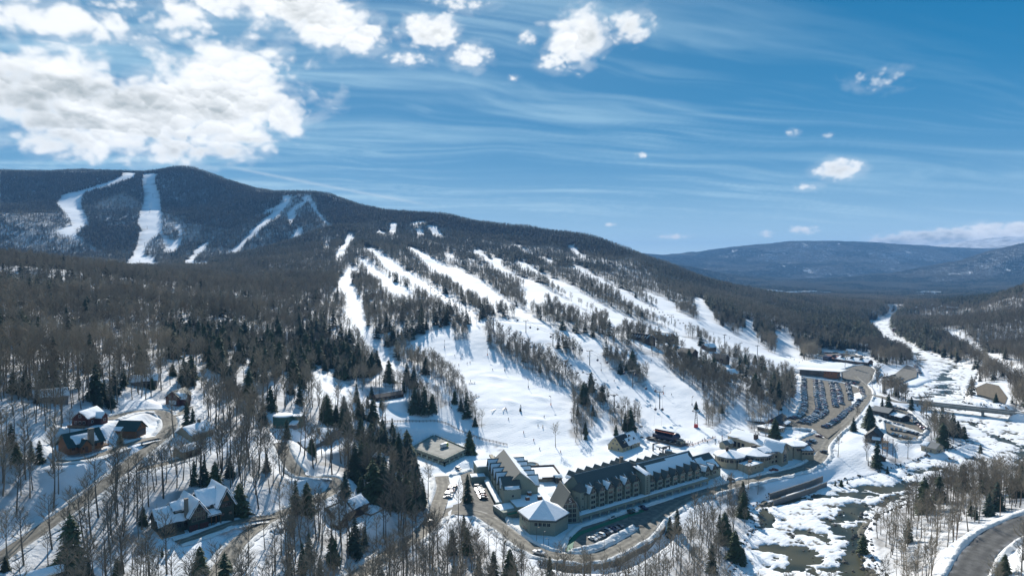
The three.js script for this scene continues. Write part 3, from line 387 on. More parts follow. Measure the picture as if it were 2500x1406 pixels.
const CARROWS = [
  ["main_car_park",301.9,1.3,-701.5,277,2.4,-644,263.3,3.4,-610.5,249.1,3.8,-577.4,237.7,3.8,-551.9,224,2.9,-528.1,214.7,2.7,-520.1],
  ["main_car_park",309.7,0.5,-691.4,291,1.4,-649.3,276.6,2.4,-615.8,263.7,2.4,-584.4,252.5,2.4,-558.2,237.7,2.2,-533.1,227.4,1.8,-519.8,215.7,1.3,-507.2],
  ["main_car_park",311.5,0.2,-685.3,295.3,1.3,-646.6,279.8,2.1,-611.3,269.7,1.9,-586.6,260.7,1.9,-565.6,253.7,1.9,-548.6,239.7,1.8,-528.5,227.1,1.3,-513.4,218.2,0.9,-502.8],
  ["main_car_park",321.8,-0.1,-683.6,303.5,1.2,-640.7,289.9,1.6,-610.6,280.4,1.4,-589.3,272,1.1,-569.3],
  ["main_car_park",325.6,-0.3,-680.8,310.6,0.9,-645.5,298.9,1.5,-617.3,288.3,1.3,-595.3,281.7,0.9,-578.1],
  ["main_car_park",336.5,-0.7,-679.5,317.7,0.9,-638.9,308.6,1.3,-618.1,299.6,1.1,-598.7],
  ["main_car_park",340.2,-0.6,-661.6,326.1,0.9,-629.3,318,1.1,-610.2,307,1,-596.6,294.5,0.6,-579.6,284.5,0.5,-567.3,272,0.7,-551.5,258.4,1,-532,248.4,0.9,-519.3,238.2,0.6,-506,229.2,0.5,-496.8],
  ["main_car_park",337.6,-0.6,-691,342.7,-0.9,-685.5,347.7,-1.2,-680],
  ["hotel_car_park",35.6,0,-296.9,51.7,0.2,-313.4],
  ["hotel_car_park",57.3,0.9,-329.1,65.2,0.8,-334.2],
  ["guest_car_park",-32.7,2.9,-341.5,-31.2,2.8,-358.9],
  ["guest_car_park",-18.3,1.8,-360.8,-14.5,1.4,-344.1],
  ["lower_car_park",197.9,0.9,-451.6,205.7,0.7,-461.2],
  ["upper_car_park",420.3,-4.4,-923.8,451.2,-3.5,-942],
  ["upper_car_park",420.2,-3.6,-894,459.9,-4,-925.1],
  ["upper_car_park",437.6,-3.5,-885.6,467.9,-4.3,-902.9],
  ["field_car_park",284,0,-520.6,290,-0.2,-513.9,294.8,-0.6,-505.4],
  ["field_car_park",322.1,-0.2,-573.6,329.1,-1.2,-562.5],
  ["field_car_park",321.1,-1.5,-546.5,311.2,-1.4,-519,305.4,-1.5,-499.4],
  ["river_car_park",270.9,-0.3,-480.7,277.9,-1,-472.4,282,-1.5,-468],
  ["river_car_park",279,-0.1,-496.2,286.5,-0.6,-491.1,291.7,-1.3,-482.4],
  ["loop_car_park",490.2,-4.3,-825,456.3,-1.3,-758.7],
  ["loop_car_park",395.2,-1.4,-723.1,418,-0.4,-742.8],
  ["loop_car_park",392.8,-2.8,-706.5,417.2,-1.9,-726]
];
const CARS = [
  ["hotel_car_park",24.9,0.3,-297],
  ["hotel_car_park",47.9,0.9,-321.5],
  ["hotel_road",11.3,0.2,-281.8],
  ["hotel_approach",-37.5,4.2,-304.9],
  ["hotel_road",199.8,0.3,-432.7],
  ["hotel_road",305.2,1,-595.1],
  ["lower_car_park",214.3,0.5,-472],
  ["guest_car_park",-30.9,2.8,-388.4],
  ["hotel_road",122.7,0.5,-377.9],
  ["hotel_road",153.5,0.6,-395.6]
];
const SKIERS = [
  [-66.7,21.8,-476], [-62.6,22,-481.8], [-48.2,20.2,-486.2], [-44.5,19.2,-484.1], [-43.1,18.3,-481.3], [-33.1,26.9,-542.5], [-30.6,22.2,-506], [-27.1,22.5,-509.6],
  [6.5,16.8,-492.6], [-4.7,16.9,-485.3], [-3.8,16.5,-483.2], [-2.3,13.8,-468.1], [7.6,9.6,-446.4], [17.8,10.7,-459.7], [14,7.4,-435.8], [17.1,5.4,-422.1],
  [30.2,4.1,-418.3], [22.6,12.6,-478.3], [-16.5,30,-580.8], [-51.4,37.6,-609.3], [-37,34.1,-595.6], [-45.1,38.2,-613.3], [-45.4,36,-602.7], [-45.9,33.1,-585.9],
  [-39.2,33.6,-591.8], [70.5,35.2,-629.3], [72.6,36.4,-634.5], [106.5,10.6,-521.5], [126.7,2.6,-449.8], [129,2.8,-453.4], [129.4,2.7,-450.8], [129.5,2.5,-447.3],
  [122.5,2.5,-444.4], [135.7,2.9,-457.3], [135.8,2.6,-452.1], [134.4,2.4,-446.7], [138,2.5,-450.5], [141.4,2.6,-454.3], [118.9,2.5,-446.1], [118,2.4,-440.8],
  [143,2.8,-459.7], [169.6,2.2,-470.9], [141.3,2.3,-446.2], [114.6,2.5,-444.3], [116.6,2.6,-447.8], [116.5,2.5,-443.4], [118.3,2.6,-447], [114.5,2.4,-440.8],
  [115.1,2.7,-449.5], [112.6,2.4,-442.5], [344.2,2.8,-827.7], [337.5,4.2,-797.6], [351.9,2.5,-822.3], [346.9,2.1,-846.4], [322.1,5.2,-768.8], [129.7,30.9,-632.8],
  [35.7,27.9,-592], [86.7,21.9,-574.6], [128.8,15.2,-546.7]
];
const LINES = [
  [[99.4,3.5,-461.4,7],[112.9,9.9,-517.5,13],[100.2,18.9,-562.8,13],[69.6,30.1,-607.7,13],[39.6,41.3,-657.7,12],[14.2,50.6,-694.2,12],[-27.8,62.2,-770.6,12]],
  [[89.8,2,-428.5,6],[84.6,4.8,-474.2,10],[77.3,10.2,-511.8,12],[63.5,18.8,-553.8,12],[46.1,25.7,-583.4,12],[10,38.6,-638.3,12],[-18.7,53.8,-691,12],[-62,65.7,-806.3,11],[-119,80.8,-991,11]],
  [[289.4,12.5,-800.5,11],[259.6,21.6,-829.1,12],[225.3,30.5,-848.7,12],[214.7,39.9,-915.4,11],[200.6,50.5,-981.5,11]],
  [[-1028,116.8,-1884.4,10],[-1145.1,173.4,-2129.2,10],[-1225.2,232.2,-2295.5,10],[-1319.2,301.1,-2493.4,10],[-1396.6,376.7,-2663.1,10],[-1445.2,445.4,-2777,10]]
];
const REDTOWER = [130.9,5,-480.8];
const GREENWAY = [24.2,-284.2,26.3,-295.6,30,-302.9,35.6,-308,48.5,-318.9,64.6,-332.3];
const RAILS = [
  [-31.8,26.3,-538.2],
  [-26.6,22,-507],
  [-13.1,16.8,-481.9],
  [-5.9,16.8,-484.3],
  [20.8,10.2,-459.4]
];
const GUNS = [
  [-22.3,37.6,-618],
  [-6.3,29.4,-582.6],
  [13.1,22.3,-544.2],
  [29.1,15.3,-506.6],
  [42,9.4,-479.3],
  [108.8,22.5,-581.6],
  [122.7,15.7,-549.2],
  [140,11.2,-526.4],
  [-62.6,42.8,-630],
  [-78,32.6,-562.5],
  [78.4,27.2,-596.3],
  [153.2,8,-512.1]
];
const NET = [113.3,2.3,-439,121.1,2.5,-444.4,129.4,2.6,-450,138.2,2.9,-458.4];
const FENCE = [-96.7,28.3,-418.6,-90.1,25.2,-425.6,-82.4,21.6,-436.5,-80.5,20.5,-432.3,-82.9,21.4,-421.8,-77.8,19.3,-436.2,-68,16.4,-449.9,-52.8,13.8,-459.5,-44.5,12.4,-459.4,-38.5,10.6,-454.3,-29.8,8.8,-447.2,-19.9,7.5,-438.7,-10.5,7,-433.3,-3.1,6.6,-429];
const RETAIN = [137.5,-2.3,-359.3,152.5,-2.2,-369.3,168.4,-2.1,-380.1,179.2,-2,-388.6];
const LAMPS = [
  [10.7,0.4,-294],
  [13.6,0.3,-289.1],
  [39.4,-0.9,-287.2],
  [15.9,0.3,-290.9],
  [172.6,-0.5,-397.6],
  [205.1,0.7,-481.4],
  [69.2,0.9,-340.2],
  [55.7,0.5,-320.5],
  [132.7,0.8,-387.3],
  [272.3,0.8,-556.2]
];
const POLES = [
  [208,12.3,-286.7],
  [176.5,10.4,-266.7],
  [148.3,9.5,-242.4],
  [184.3,8.2,-280.3]
];
const SITES = {
  log_cabin: [-165.9,48.8,-264.3],
  cabin_garage: [-160.9,49.3,-286.5],
  red_house: [-178,54.6,-281.6],
  green_roof_house: [-167,51.3,-341.3],
  grey_house: [-138.1,44.2,-299.1],
  low_house: [-134.7,42.5,-282.1],
  tank: [-119.4,37.1,-352.6],
  stone_house: [-98.1,27.6,-352.2],
  chalet: [-110.3,31.8,-234.8],
  brown_house: [-66.5,14.8,-281.8],
  shed: [-83.5,24.4,-241.2],
  corner_house: [-142.2,28.9,-201.9],
  small_house: [-70.7,14,-369.2],
  snow_shed: [-85.1,27.3,-474.6],
  parking_deck: [-43.2,4.9,-400.2],
  yellow_house: [72.4,2.3,-436.2],
  gondola: [100.3,2.5,-445.2],
  chair_terminal: [95.1,2,-427.6],
  ticket: [154.2,2.3,-456.4],
  red_lodge: [186.4,1.6,-481.3],
  west_lodge: [321.1,0.8,-707.7],
  long_lodge: [409.2,2.9,-803.2],
  dark_barn: [247.4,-0.2,-460.6],
  grey_barn: [294.6,-0.3,-541.4],
  white_barn: [304.9,-0.8,-536.5],
  rust_frame: [242.2,-1.5,-435.4],
  bank_house: [230.9,-1.6,-426.6],
  right_house: [278.5,-3,-445.4],
  condo_a: [130.5,40.3,-699.4],
  condo_b: [165.5,35.4,-752.9],
  condo_c: [171.4,28.3,-673.8],
  condo_d: [224.5,22.2,-763.7],
  condo_e: [203,14.9,-625.4],
  condo_f: [213.1,19.1,-700.1],
  summit_hut: [-1482.6,491.5,-2866.5],
  wood_house_a: [-192.5,57.2,-354.4],
  wood_house_b: [-199.9,61.1,-294.1],
  river_hut: [282.9,-4.4,-398.5]
};
const FRONTS = {
  log_cabin: [-169.7,-258.9,-163.2,-269.4,49],
  cabin_garage: [-158.8,-285.1,-158.2,-292.1,48.7],
  red_house: [-176.1,-280.9,-175.7,-293.3,54],
  green_roof_house: [-166.8,-339.6,-166,-349.5,51.2],
  grey_house: [-139.8,-294.2,-134.7,-309.1,44],
  low_house: [-135,-276.7,-131.3,-284.1,41.9],
  stone_house: [-102.6,-335.6,-92.9,-365.3,27.7],
  chalet: [-118.3,-225.6,-100.6,-243,30.9],
  brown_house: [-72.5,-272.2,-59.5,-295,14.7],
  shed: [-84,-237.8,-82.4,-242.6,24.3],
  corner_house: [-137.7,-186.2,-129.3,-192.5,28],
  small_house: [-72.2,-362.9,-68.4,-373.5,13.8],
  snow_shed: [-92.6,-464.4,-76.7,-479.4,27],
  yellow_house: [69.9,-427.3,83.9,-442.6,2.3],
  gondola: [90.6,-456.3,109.6,-437.2,2.7],
  chair_terminal: [90.3,-432.1,97,-421.3,2],
  ticket: [137.8,-436,145.5,-441,2.1],
  red_lodge: [192.3,-486.7,205.5,-503.4,1.5],
  red_annex: [175.6,-483.7,182.2,-473.3,2.1],
  west_lodge: [309.3,-729.4,338.9,-707.4,1.6],
  long_lodge: [384.6,-833,413.6,-789.5,2.3],
  dark_barn: [241.4,-461.9,249.2,-456.3,-0.2],
  grey_barn: [288.7,-543.3,295.9,-531.9,-0.2],
  white_barn: [295.9,-531.9,299.9,-522,-0.5],
  bank_house: [227,-422.7,233.6,-421.7,-2],
  right_house: [272.3,-449.5,276.8,-441.4,-2.7],
  barn_front: [145,-440,160.4,-410.3,1.6],
  bridge: [352.8,-592.3,412.8,-546.3,0.2]
};
const TOWN = [
  [1367.9,-35.1,-3645.1], [1386.5,-36.1,-3619.4], [1390.4,-37.4,-3551.3], [1406.3,-38.2,-3521.8], [1444.5,-38.9,-3537.6], [1483.5,-39.7,-3554.6], [1517.9,-40.4,-3570.4], [1529,-41,-3536.4],
  [1615.2,-42.3,-3659.6], [1610.1,-42.8,-3575], [1640.3,-43.6,-3547.5], [1319.5,-36.7,-3487.9], [1085,-8.7,-2801.2], [1102.7,-9.9,-2790.6], [1131.9,-11.7,-2792.4], [1412.5,-39.2,-3408.8],
  [2190.3,-49.2,-3665.7], [2242.2,-49.3,-3715.3], [2257.8,-48.8,-3704.3], [2238.2,-47.8,-3636.2], [2252.8,-47.3,-3624.6], [2237.2,-46.4,-3561.6], [2082.5,-48.2,-3467.5], [2132.2,-47.2,-3446.9],
  [1319,-20.8,-2711.1], [1289.4,-19.7,-2601.9], [1396.7,-23.8,-2768.3], [1335.1,-21.2,-2599.4], [1437.5,-24.6,-2750.9], [1428.3,-23.5,-2671.6], [1217.5,-17.5,-2427.2], [1234.5,-18.2,-2389.3],
  [875.6,11.7,-1983.1], [870.8,9.4,-1919.9], [869.1,7.3,-1878.6], [898.7,4.5,-1869.6], [1095.5,5.3,-1823.1], [1097.8,6.3,-1791], [1114.3,8.4,-1791.7], [1063.1,2.2,-1786.9],
  [1085.3,5.3,-1695.6], [1086.4,5.8,-1673.7], [1090.4,6.2,-1728.1], [836.7,12.8,-1921], [1359.1,-19.6,-4154.7], [1343.2,-18.1,-4182.9], [1812.8,-46.4,-3430.1], [1700.2,-38.1,-3145.3],
  [414.3,37.5,-1262.6], [639.1,14.5,-1497.5], [640.9,12,-1470.5], [500.8,21.6,-1215.8], [604.3,8.2,-1358], [556,14.2,-1200.4], [482.2,19.1,-1145.4], [513.5,14.4,-1123.1],
  [472.8,-2.8,-945.5], [488.7,1.8,-1001.8], [743.9,-4.1,-1315.5], [501,-0.6,-972.8]
];
// ------------------------------------------------------------------ helpers
const used = new Map();
function numbered(name) { const n = used.get(name) ?? 0; used.set(name, n + 1); return n ? `${name}_${String(n).padStart(3, '0')}` : name; }
function finish(o) { o.traverse((m) => { if (m.isMesh) { m.castShadow = true; m.receiveShadow = true; } }); return o; }
function thing(name, label, category, [x, y, z] = [0, 0, 0], turn = 0, group) {
  const o = new THREE.Group(); o.name = numbered(name); o.position.set(x, y, z); o.rotation.y = turn;
  o.userData = { label, category }; if (group) o.userData.group = group;
  scene.add(o); return o;
}
function part(name, geo, mat, parent, label) { const m = new THREE.Mesh(geo, mat); m.name = name; m.castShadow = m.receiveShadow = true; if (label) m.userData.label = label; parent.add(m); return m; }
function structure(name, geo, mat) { const m = new THREE.Mesh(geo, mat); m.name = numbered(name); m.userData.kind = 'structure'; m.castShadow = m.receiveShadow = true; scene.add(m); return m; }
const std = (r, g, b, roughness = 0.85, extra = {}) => { const m = new THREE.MeshStandardMaterial({ roughness, ...extra }); m.color.setRGB(r, g, b); return m; };

class Tris { // loose triangles with flat normals, optional vertex colours and uv in metres
  constructor() { this.p = []; this.c = []; this.uv = []; }
  tri(a, b, c, col) { this.p.push(...a, ...b, ...c); if (col) for (let i = 0; i < 3; i++) this.c.push(...col); return this; }
  quad(a, b, c, d, col) { return this.tri(a, b, c, col).tri(a, c, d, col); }
  prism(p, q, r0, r1, n = 3, col) { // tapered stick
    const dx = q[0] - p[0], dy = q[1] - p[1], dz = q[2] - p[2], l = Math.hypot(dx, dy, dz) || 1, w = [dx / l, dy / l, dz / l];
    let u = Math.abs(w[1]) > 0.9 ? [1, 0, 0] : [0, 1, 0];
    let e = [u[1] * w[2] - u[2] * w[1], u[2] * w[0] - u[0] * w[2], u[0] * w[1] - u[1] * w[0]]; const el = Math.hypot(...e); e = e.map((k) => k / el);
    const f = [w[1] * e[2] - w[2] * e[1], w[2] * e[0] - w[0] * e[2], w[0] * e[1] - w[1] * e[0]], A = [], B = [];
    for (let i = 0; i < n; i++) { const a = (i / n) * 6.28319, c = Math.cos(a), s = Math.sin(a); A.push([0, 1, 2].map((k) => p[k] + (e[k] * c + f[k] * s) * r0)); B.push([0, 1, 2].map((k) => q[k] + (e[k] * c + f[k] * s) * r1)); }
    for (let i = 0; i < n; i++) { const j = (i + 1) % n; if (r1 > 0.001) this.quad(A[i], A[j], B[j], B[i], col); else this.tri(A[i], A[j], q, col); }
    return this;
  }
  box(x0, y0, z0, x1, y1, z1, col) {
    const v = (x, y, z) => [x, y, z];
    this.quad(v(x0, y0, z1), v(x1, y0, z1), v(x1, y1, z1), v(x0, y1, z1), col).quad(v(x1, y0, z0), v(x0, y0, z0), v(x0, y1, z0), v(x1, y1, z0), col)
      .quad(v(x1, y0, z1), v(x1, y0, z0), v(x1, y1, z0), v(x1, y1, z1), col).quad(v(x0, y0, z0), v(x0, y0, z1), v(x0, y1, z1), v(x0, y1, z0), col)
      .quad(v(x0, y1, z1), v(x1, y1, z1), v(x1, y1, z0), v(x0, y1, z0), col).quad(v(x0, y0, z0), v(x1, y0, z0), v(x1, y0, z1), v(x0, y0, z1), col);
    return this;
  }
  hull(front, back, col) { // two matching outlines joined into a solid; front counter-clockwise seen from outside
    const n = front.length;
    for (let i = 1; i < n - 1; i++) { this.tri(front[0], front[i], front[i + 1], col); this.tri(back[0], back[i + 1], back[i], col); }
    for (let i = 0; i < n; i++) { const j = (i + 1) % n; this.quad(front[j], front[i], back[i], back[j], col); }
    return this;
  }
  geo() {
    const g = new THREE.BufferGeometry(); g.setAttribute('position', new THREE.Float32BufferAttribute(this.p, 3));
    if (this.c.length) g.setAttribute('color', new THREE.Float32BufferAttribute(this.c, 3));
    g.computeVertexNormals();
    const n = g.attributes.normal, uv = new Float32Array((this.p.length / 3) * 2);
    for (let i = 0; i < this.p.length / 3; i++) { const ax = Math.abs(n.getX(i)), ay = Math.abs(n.getY(i)), az = Math.abs(n.getZ(i)), x = this.p[i * 3], y = this.p[i * 3 + 1], z = this.p[i * 3 + 2]; if (ay > ax && ay > az) { uv[i * 2] = x; uv[i * 2 + 1] = z; } else if (ax > az) { uv[i * 2] = z; uv[i * 2 + 1] = y; } else { uv[i * 2] = x; uv[i * 2 + 1] = y; } }
    g.setAttribute('uv', new THREE.BufferAttribute(uv, 2));
    return g;
  }
}
const boxGeo = (x0, y0, z0, x1, y1, z1) => new Tris().box(x0, y0, z0, x1, y1, z1).geo();

// grain textures, tiled in metres
function grain(size, metres, f, srgb = true) {
  const d = new Uint8Array(size * size * 4);
  for (let y = 0; y < size; y++) for (let x = 0; x < size; x++) { const c = f(x / size, y / size, x, y), o = (y * size + x) * 4; for (let k = 0; k < 3; k++) d[o + k] = clamp(Math.round((Array.isArray(c) ? c[k] : c) * 255), 0, 255); d[o + 3] = 255; }
  const t = new THREE.DataTexture(d, size, size); t.wrapS = t.wrapT = THREE.RepeatWrapping; t.magFilter = THREE.LinearFilter; t.minFilter = THREE.LinearMipmapLinearFilter; if (srgb) t.colorSpace = THREE.SRGBColorSpace; t.repeat.set(1 / metres, 1 / metres); t.needsUpdate = true; return t;
}
const tileNoise = (x, y, f, n = 4, o = 0) => { // periodic noise on the unit square
  const m = (a, b, t) => a + (b - a) * t, q = (u, v) => fbm(u * f + o, v * f + o, n);
  return m(m(q(x, y), q(x - 1, y), x), m(q(x, y - 1), q(x - 1, y - 1), x), y);
};
const snowBump = grain(512, 9, (x, y) => 0.5 + (tileNoise(x, y, 10, 5) - 0.5) * 1.3, false);
const roadMap = grain(512, 14, (x, y) => { const n = tileNoise(x, y, 9, 5, 3), m = tileNoise(x, y, 60, 3, 8), v = 0.8 + (n - 0.5) * 0.55 + (m - 0.5) * 0.3; return [v, v * 0.985, v * 0.96]; });
const wallMap = grain(256, 3.2, (x, y) => { const l = (y * 16) % 1, v = 0.93 + (tileNoise(x, y, 22, 3, 5) - 0.5) * 0.14 - (l < 0.1 ? 0.12 : 0); return [v, v, v]; });
const roofMap = grain(256, 4, (x, y) => { const l = (x * 8) % 1, v = 0.92 + (tileNoise(x, y, 16, 4, 6) - 0.5) * 0.25 - (l < 0.09 ? 0.16 : 0); return [v, v, v]; });
const concreteMap = grain(512, 22, (x, y) => { const v = 0.86 + (tileNoise(x, y, 7, 5, 2) - 0.5) * 0.5 + (tileNoise(x, y, 50, 2, 4) - 0.5) * 0.12; return [v, v, v * 0.98]; });
const M = {
  snow: std(0.83, 0.845, 0.87, 0.75, { bumpMap: snowBump, bumpScale: 0.22 }),
  roofSnow: std(0.85, 0.865, 0.885, 0.8, { bumpMap: snowBump, bumpScale: 0.08 }),
  bank: std(0.72, 0.715, 0.7, 0.9, { bumpMap: snowBump, bumpScale: 0.3 }),
  road: std(0.29, 0.272, 0.232, 0.9, { map: roadMap }),
  asphalt: std(0.23, 0.222, 0.2, 0.9, { map: roadMap }),
  highway: std(0.13, 0.13, 0.128, 0.85, { map: roadMap }),
  dirt: std(0.2, 0.16, 0.105, 0.95, { map: roadMap }),
  gravel: std(0.245, 0.222, 0.182, 0.95, { map: roadMap }),
  concrete: std(0.34, 0.335, 0.31, 0.9, { map: concreteMap }),
  hotelWall: std(0.285, 0.325, 0.262, 0.85, { map: wallMap }),
  hotelTrim: std(0.38, 0.42, 0.34, 0.8),
  hotelRoof: std(0.09, 0.105, 0.095, 0.7, { map: roofMap }),
  greenRoof: std(0.012, 0.05, 0.042, 0.55, { map: roofMap }),
  darkRoof: std(0.03, 0.034, 0.036, 0.7, { map: roofMap }),
  greyRoof: std(0.22, 0.225, 0.22, 0.6, { map: roofMap }),
  redRoof: std(0.2, 0.03, 0.022, 0.6, { map: roofMap }),
  glass: std(0.015, 0.02, 0.026, 0.12),
  frame: std(0.5, 0.5, 0.46, 0.7),
  darkFrame: std(0.05, 0.05, 0.05, 0.7),
  log: std(0.2, 0.095, 0.038, 0.8, { map: wallMap }),
  redWall: std(0.1, 0.03, 0.025, 0.85, { map: wallMap }),
  brownWall: std(0.075, 0.045, 0.03, 0.85, { map: wallMap }),
  greenWall: std(0.03, 0.055, 0.04, 0.85, { map: wallMap }),
  tanWall: std(0.4, 0.35, 0.25, 0.85, { map: wallMap }),
  yellowWall: std(0.48, 0.4, 0.24, 0.85, { map: wallMap }),
  greyWall: std(0.2, 0.2, 0.19, 0.85, { map: wallMap }),
  blackWall: std(0.028, 0.032, 0.032, 0.8, { map: wallMap }),
  orangeWall: std(0.36, 0.13, 0.045, 0.7, { map: wallMap }),
  whiteWall: std(0.72, 0.72, 0.7, 0.8, { map: wallMap }),
  tealWall: std(0.03, 0.12, 0.1, 0.7, { map: wallMap }),
  stone: std(0.24, 0.215, 0.18, 0.95, { map: concreteMap }),
  steel: std(0.11, 0.115, 0.12, 0.5, { metalness: 0.5 }),
  galvanised: std(0.4, 0.41, 0.42, 0.45, { metalness: 0.6 }),
  rust: std(0.15, 0.065, 0.035, 0.9),
  red: std(0.5, 0.03, 0.025, 0.5),
  navy: std(0.012, 0.02, 0.055, 0.45),
  orange: std(0.65, 0.14, 0.05, 0.5),
  wood: std(0.19, 0.13, 0.085, 0.9),
  bark: std(0.09, 0.082, 0.066, 0.95),
  twig: std(0.18, 0.156, 0.115, 0.95),
  spruce: std(0.03, 0.06, 0.04, 0.9),
  needles: std(0.042, 0.068, 0.034, 0.9),
  pine: std(0.06, 0.085, 0.034, 0.9),
  tyre: std(0.02, 0.02, 0.02, 0.9),
  greenTarp: std(0.01, 0.14, 0.07, 0.7),
};
// ------------------------------------------------------------------ the lie of the land
function sheet(marks, c, ease) { // a smooth sheet through the surveyed heights (multiquadric)
  const n = marks.length, A = [], w = new Float64Array(n + 1);
  for (let i = 0; i <= n; i++) { A[i] = new Float64Array(n + 2); for (let j = 0; j <= n; j++) A[i][j] = i < n && j < n ? -Math.sqrt((marks[i][0] - marks[j][0]) ** 2 + (marks[i][2] - marks[j][2]) ** 2 + c * c) + (i === j ? ease : 0) : i === n && j === n ? 0 : 1; A[i][n + 1] = i < n ? marks[i][1] : 0; }
  for (let k = 0; k <= n; k++) {
    let p = k; for (let i = k + 1; i <= n; i++) if (Math.abs(A[i][k]) > Math.abs(A[p][k])) p = i;
    [A[k], A[p]] = [A[p], A[k]];
    for (let i = k + 1; i <= n; i++) { const f = A[i][k] / A[k][k]; if (f) for (let j = k; j <= n + 1; j++) A[i][j] -= f * A[k][j]; }
  }
  for (let k = n; k >= 0; k--) { let s = A[k][n + 1]; for (let j = k + 1; j <= n; j++) s -= A[k][j] * w[j]; w[k] = s / A[k][k]; }
  const X = Float64Array.from(marks, (m) => m[0]), Z = Float64Array.from(marks, (m) => m[2]);
  return (x, z) => { let s = w[n]; for (let i = 0; i < n; i++) s -= w[i] * Math.sqrt((x - X[i]) ** 2 + (z - Z[i]) ** 2 + c * c); return s; };
}
const nearSheet = sheet(MARKS, 45, 3), farSheet = sheet(FARMARKS, 180, 3);

// polygons with boxes; signed distance, negative inside
function poly(xz) { const P = { n: xz.length / 2, xz, x0: Infinity, x1: -Infinity, z0: Infinity, z1: -Infinity }; for (let i = 0; i < P.n; i++) { P.x0 = Math.min(P.x0, xz[2 * i]); P.x1 = Math.max(P.x1, xz[2 * i]); P.z0 = Math.min(P.z0, xz[2 * i + 1]); P.z1 = Math.max(P.z1, xz[2 * i + 1]); } return P; }
function inside(P, x, z) { if (x < P.x0 || x > P.x1 || z < P.z0 || z > P.z1) return false; let c = false; for (let i = 0, j = P.n - 1; i < P.n; j = i++) { const xi = P.xz[2 * i], zi = P.xz[2 * i + 1], xj = P.xz[2 * j], zj = P.xz[2 * j + 1]; if (zi > z !== zj > z && x < ((xj - xi) * (z - zi)) / (zj - zi) + xi) c = !c; } return c; }
function away(P, x, z, most) { if (x < P.x0 - most || x > P.x1 + most || z < P.z0 - most || z > P.z1 + most) return most; let b = 1e9; for (let i = 0, j = P.n - 1; i < P.n; j = i++) { const ax = P.xz[2 * j], az = P.xz[2 * j + 1], dx = P.xz[2 * i] - ax, dz = P.xz[2 * i + 1] - az, t = clamp(((x - ax) * dx + (z - az) * dz) / (dx * dx + dz * dz + 1e-9), 0, 1), q = (x - ax - dx * t) ** 2 + (z - az - dz * t) ** 2; if (q < b) b = q; } b = Math.sqrt(b); return inside(P, x, z) ? -b : Math.min(b, most); }
const anyOf = (L, x, z) => { for (const P of L) if (inside(P, x, z)) return true; return false; };
const runs = RUNS.map(poly), strips = STRIPS.map(poly), belts = BELTS.map(poly), opens = OPENS.map(poly), thicks = THICK.map(poly), river = poly(RIVER);
LOTS.hotel_car_park.plane = [0, 0, 0]; LOTS.gravel_field.plane = [0.4, 0, 0]; 
const lots = Object.entries(LOTS).map(([name, l]) => ({ name, P: poly(l.xz), y: (x, z) => l.plane[0] + l.plane[1] * x + l.plane[2] * z }));
const riverLevel = (z) => -5.8 - Math.max(0, -z - 822) * 0.0137;

// roads: smooth lines sampled every 1.5 m
const roads = Object.entries(ROADS).map(([name, [w, ...p]]) => {
  const pts = []; for (let i = 0; i < p.length; i += 3) pts.push(new THREE.Vector3(p[i], p[i + 1], p[i + 2]));
  const curve = new THREE.CatmullRomCurve3(pts, false, 'centripetal'), n = Math.ceil(curve.getLength() / 1.5), S = curve.getSpacedPoints(n);
  for (let k = 0; k < 40; k++) for (let i = 1; i < n; i++) S[i].y = (S[i - 1].y + S[i].y * 2 + S[i + 1].y) / 4;
  return { name, w, S };
});
for (const r of roads) for (const s of r.S) for (const l of lots) { const d = away(l.P, s.x, s.z, 8); if (d < 8 && l.name !== 'main_car_park') s.y = lerp(l.y(s.x, s.z), s.y, smooth(d, -2, 8)); }
const roadCells = new Map(), cellKey = (x, z) => Math.floor(x / 12) + ',' + Math.floor(z / 12);
roads.forEach((r, k) => r.S.forEach((s) => { for (let a = -1; a <= 1; a++) for (let b = -1; b <= 1; b++) { const key = cellKey(s.x + a * 12, s.z + b * 12); if (!roadCells.has(key)) roadCells.set(key, []); roadCells.get(key).push([s.x, s.y, s.z, r.w / 2, k]); } }));
function roadAt(x, z, skip = -1) { const L = roadCells.get(cellKey(x, z)); let best = null, bd = 1e9; if (L) for (const s of L) { if (s[4] === skip) continue; const d = Math.hypot(x - s[0], z - s[2]) - s[3]; if (d < bd) { bd = d; best = s; } } return best ? { d: bd, y: best[1] } : null; }
// building pads: level ground at [x, z, reach, y]
const pads = [];
function pad(x, z, reach, y, fall = 7) { pads.push([x, z, reach, y, fall]); }
for (const [k, a] of Object.entries(FRONTS)) if (!/bridge|lodge|barn_front/.test(k)) { const L = Math.hypot(a[2] - a[0], a[3] - a[1]), tx = (a[2] - a[0]) / L, tz = (a[3] - a[1]) / L; pad((a[0] + a[2]) / 2 + tz * 4, (a[1] + a[3]) / 2 - tx * 4, L / 2 + 2.5, a[4], 6); }
for (const [x, z, r, y] of [[55, -345, 24, 0], [80, -362, 24, 0], [30, -330, 18, 0], [15, -313, 16, 0], [0, -350, 14, 1.5], [-4, -368, 14, 2.5], [-12, -378, 10, 2.5], [100, -378, 16, 0.5], [146, -412, 24, 1], [160, -425, 18, 1.4], [176, -424, 12, 1], [-45, -416, 26, 4.6], [-119.4, -354, 7, 37], [332, -712, 34, 1], [385, -820, 22, 3], [420, -796, 26, 3]]) pad(x, z, r, y, 8);

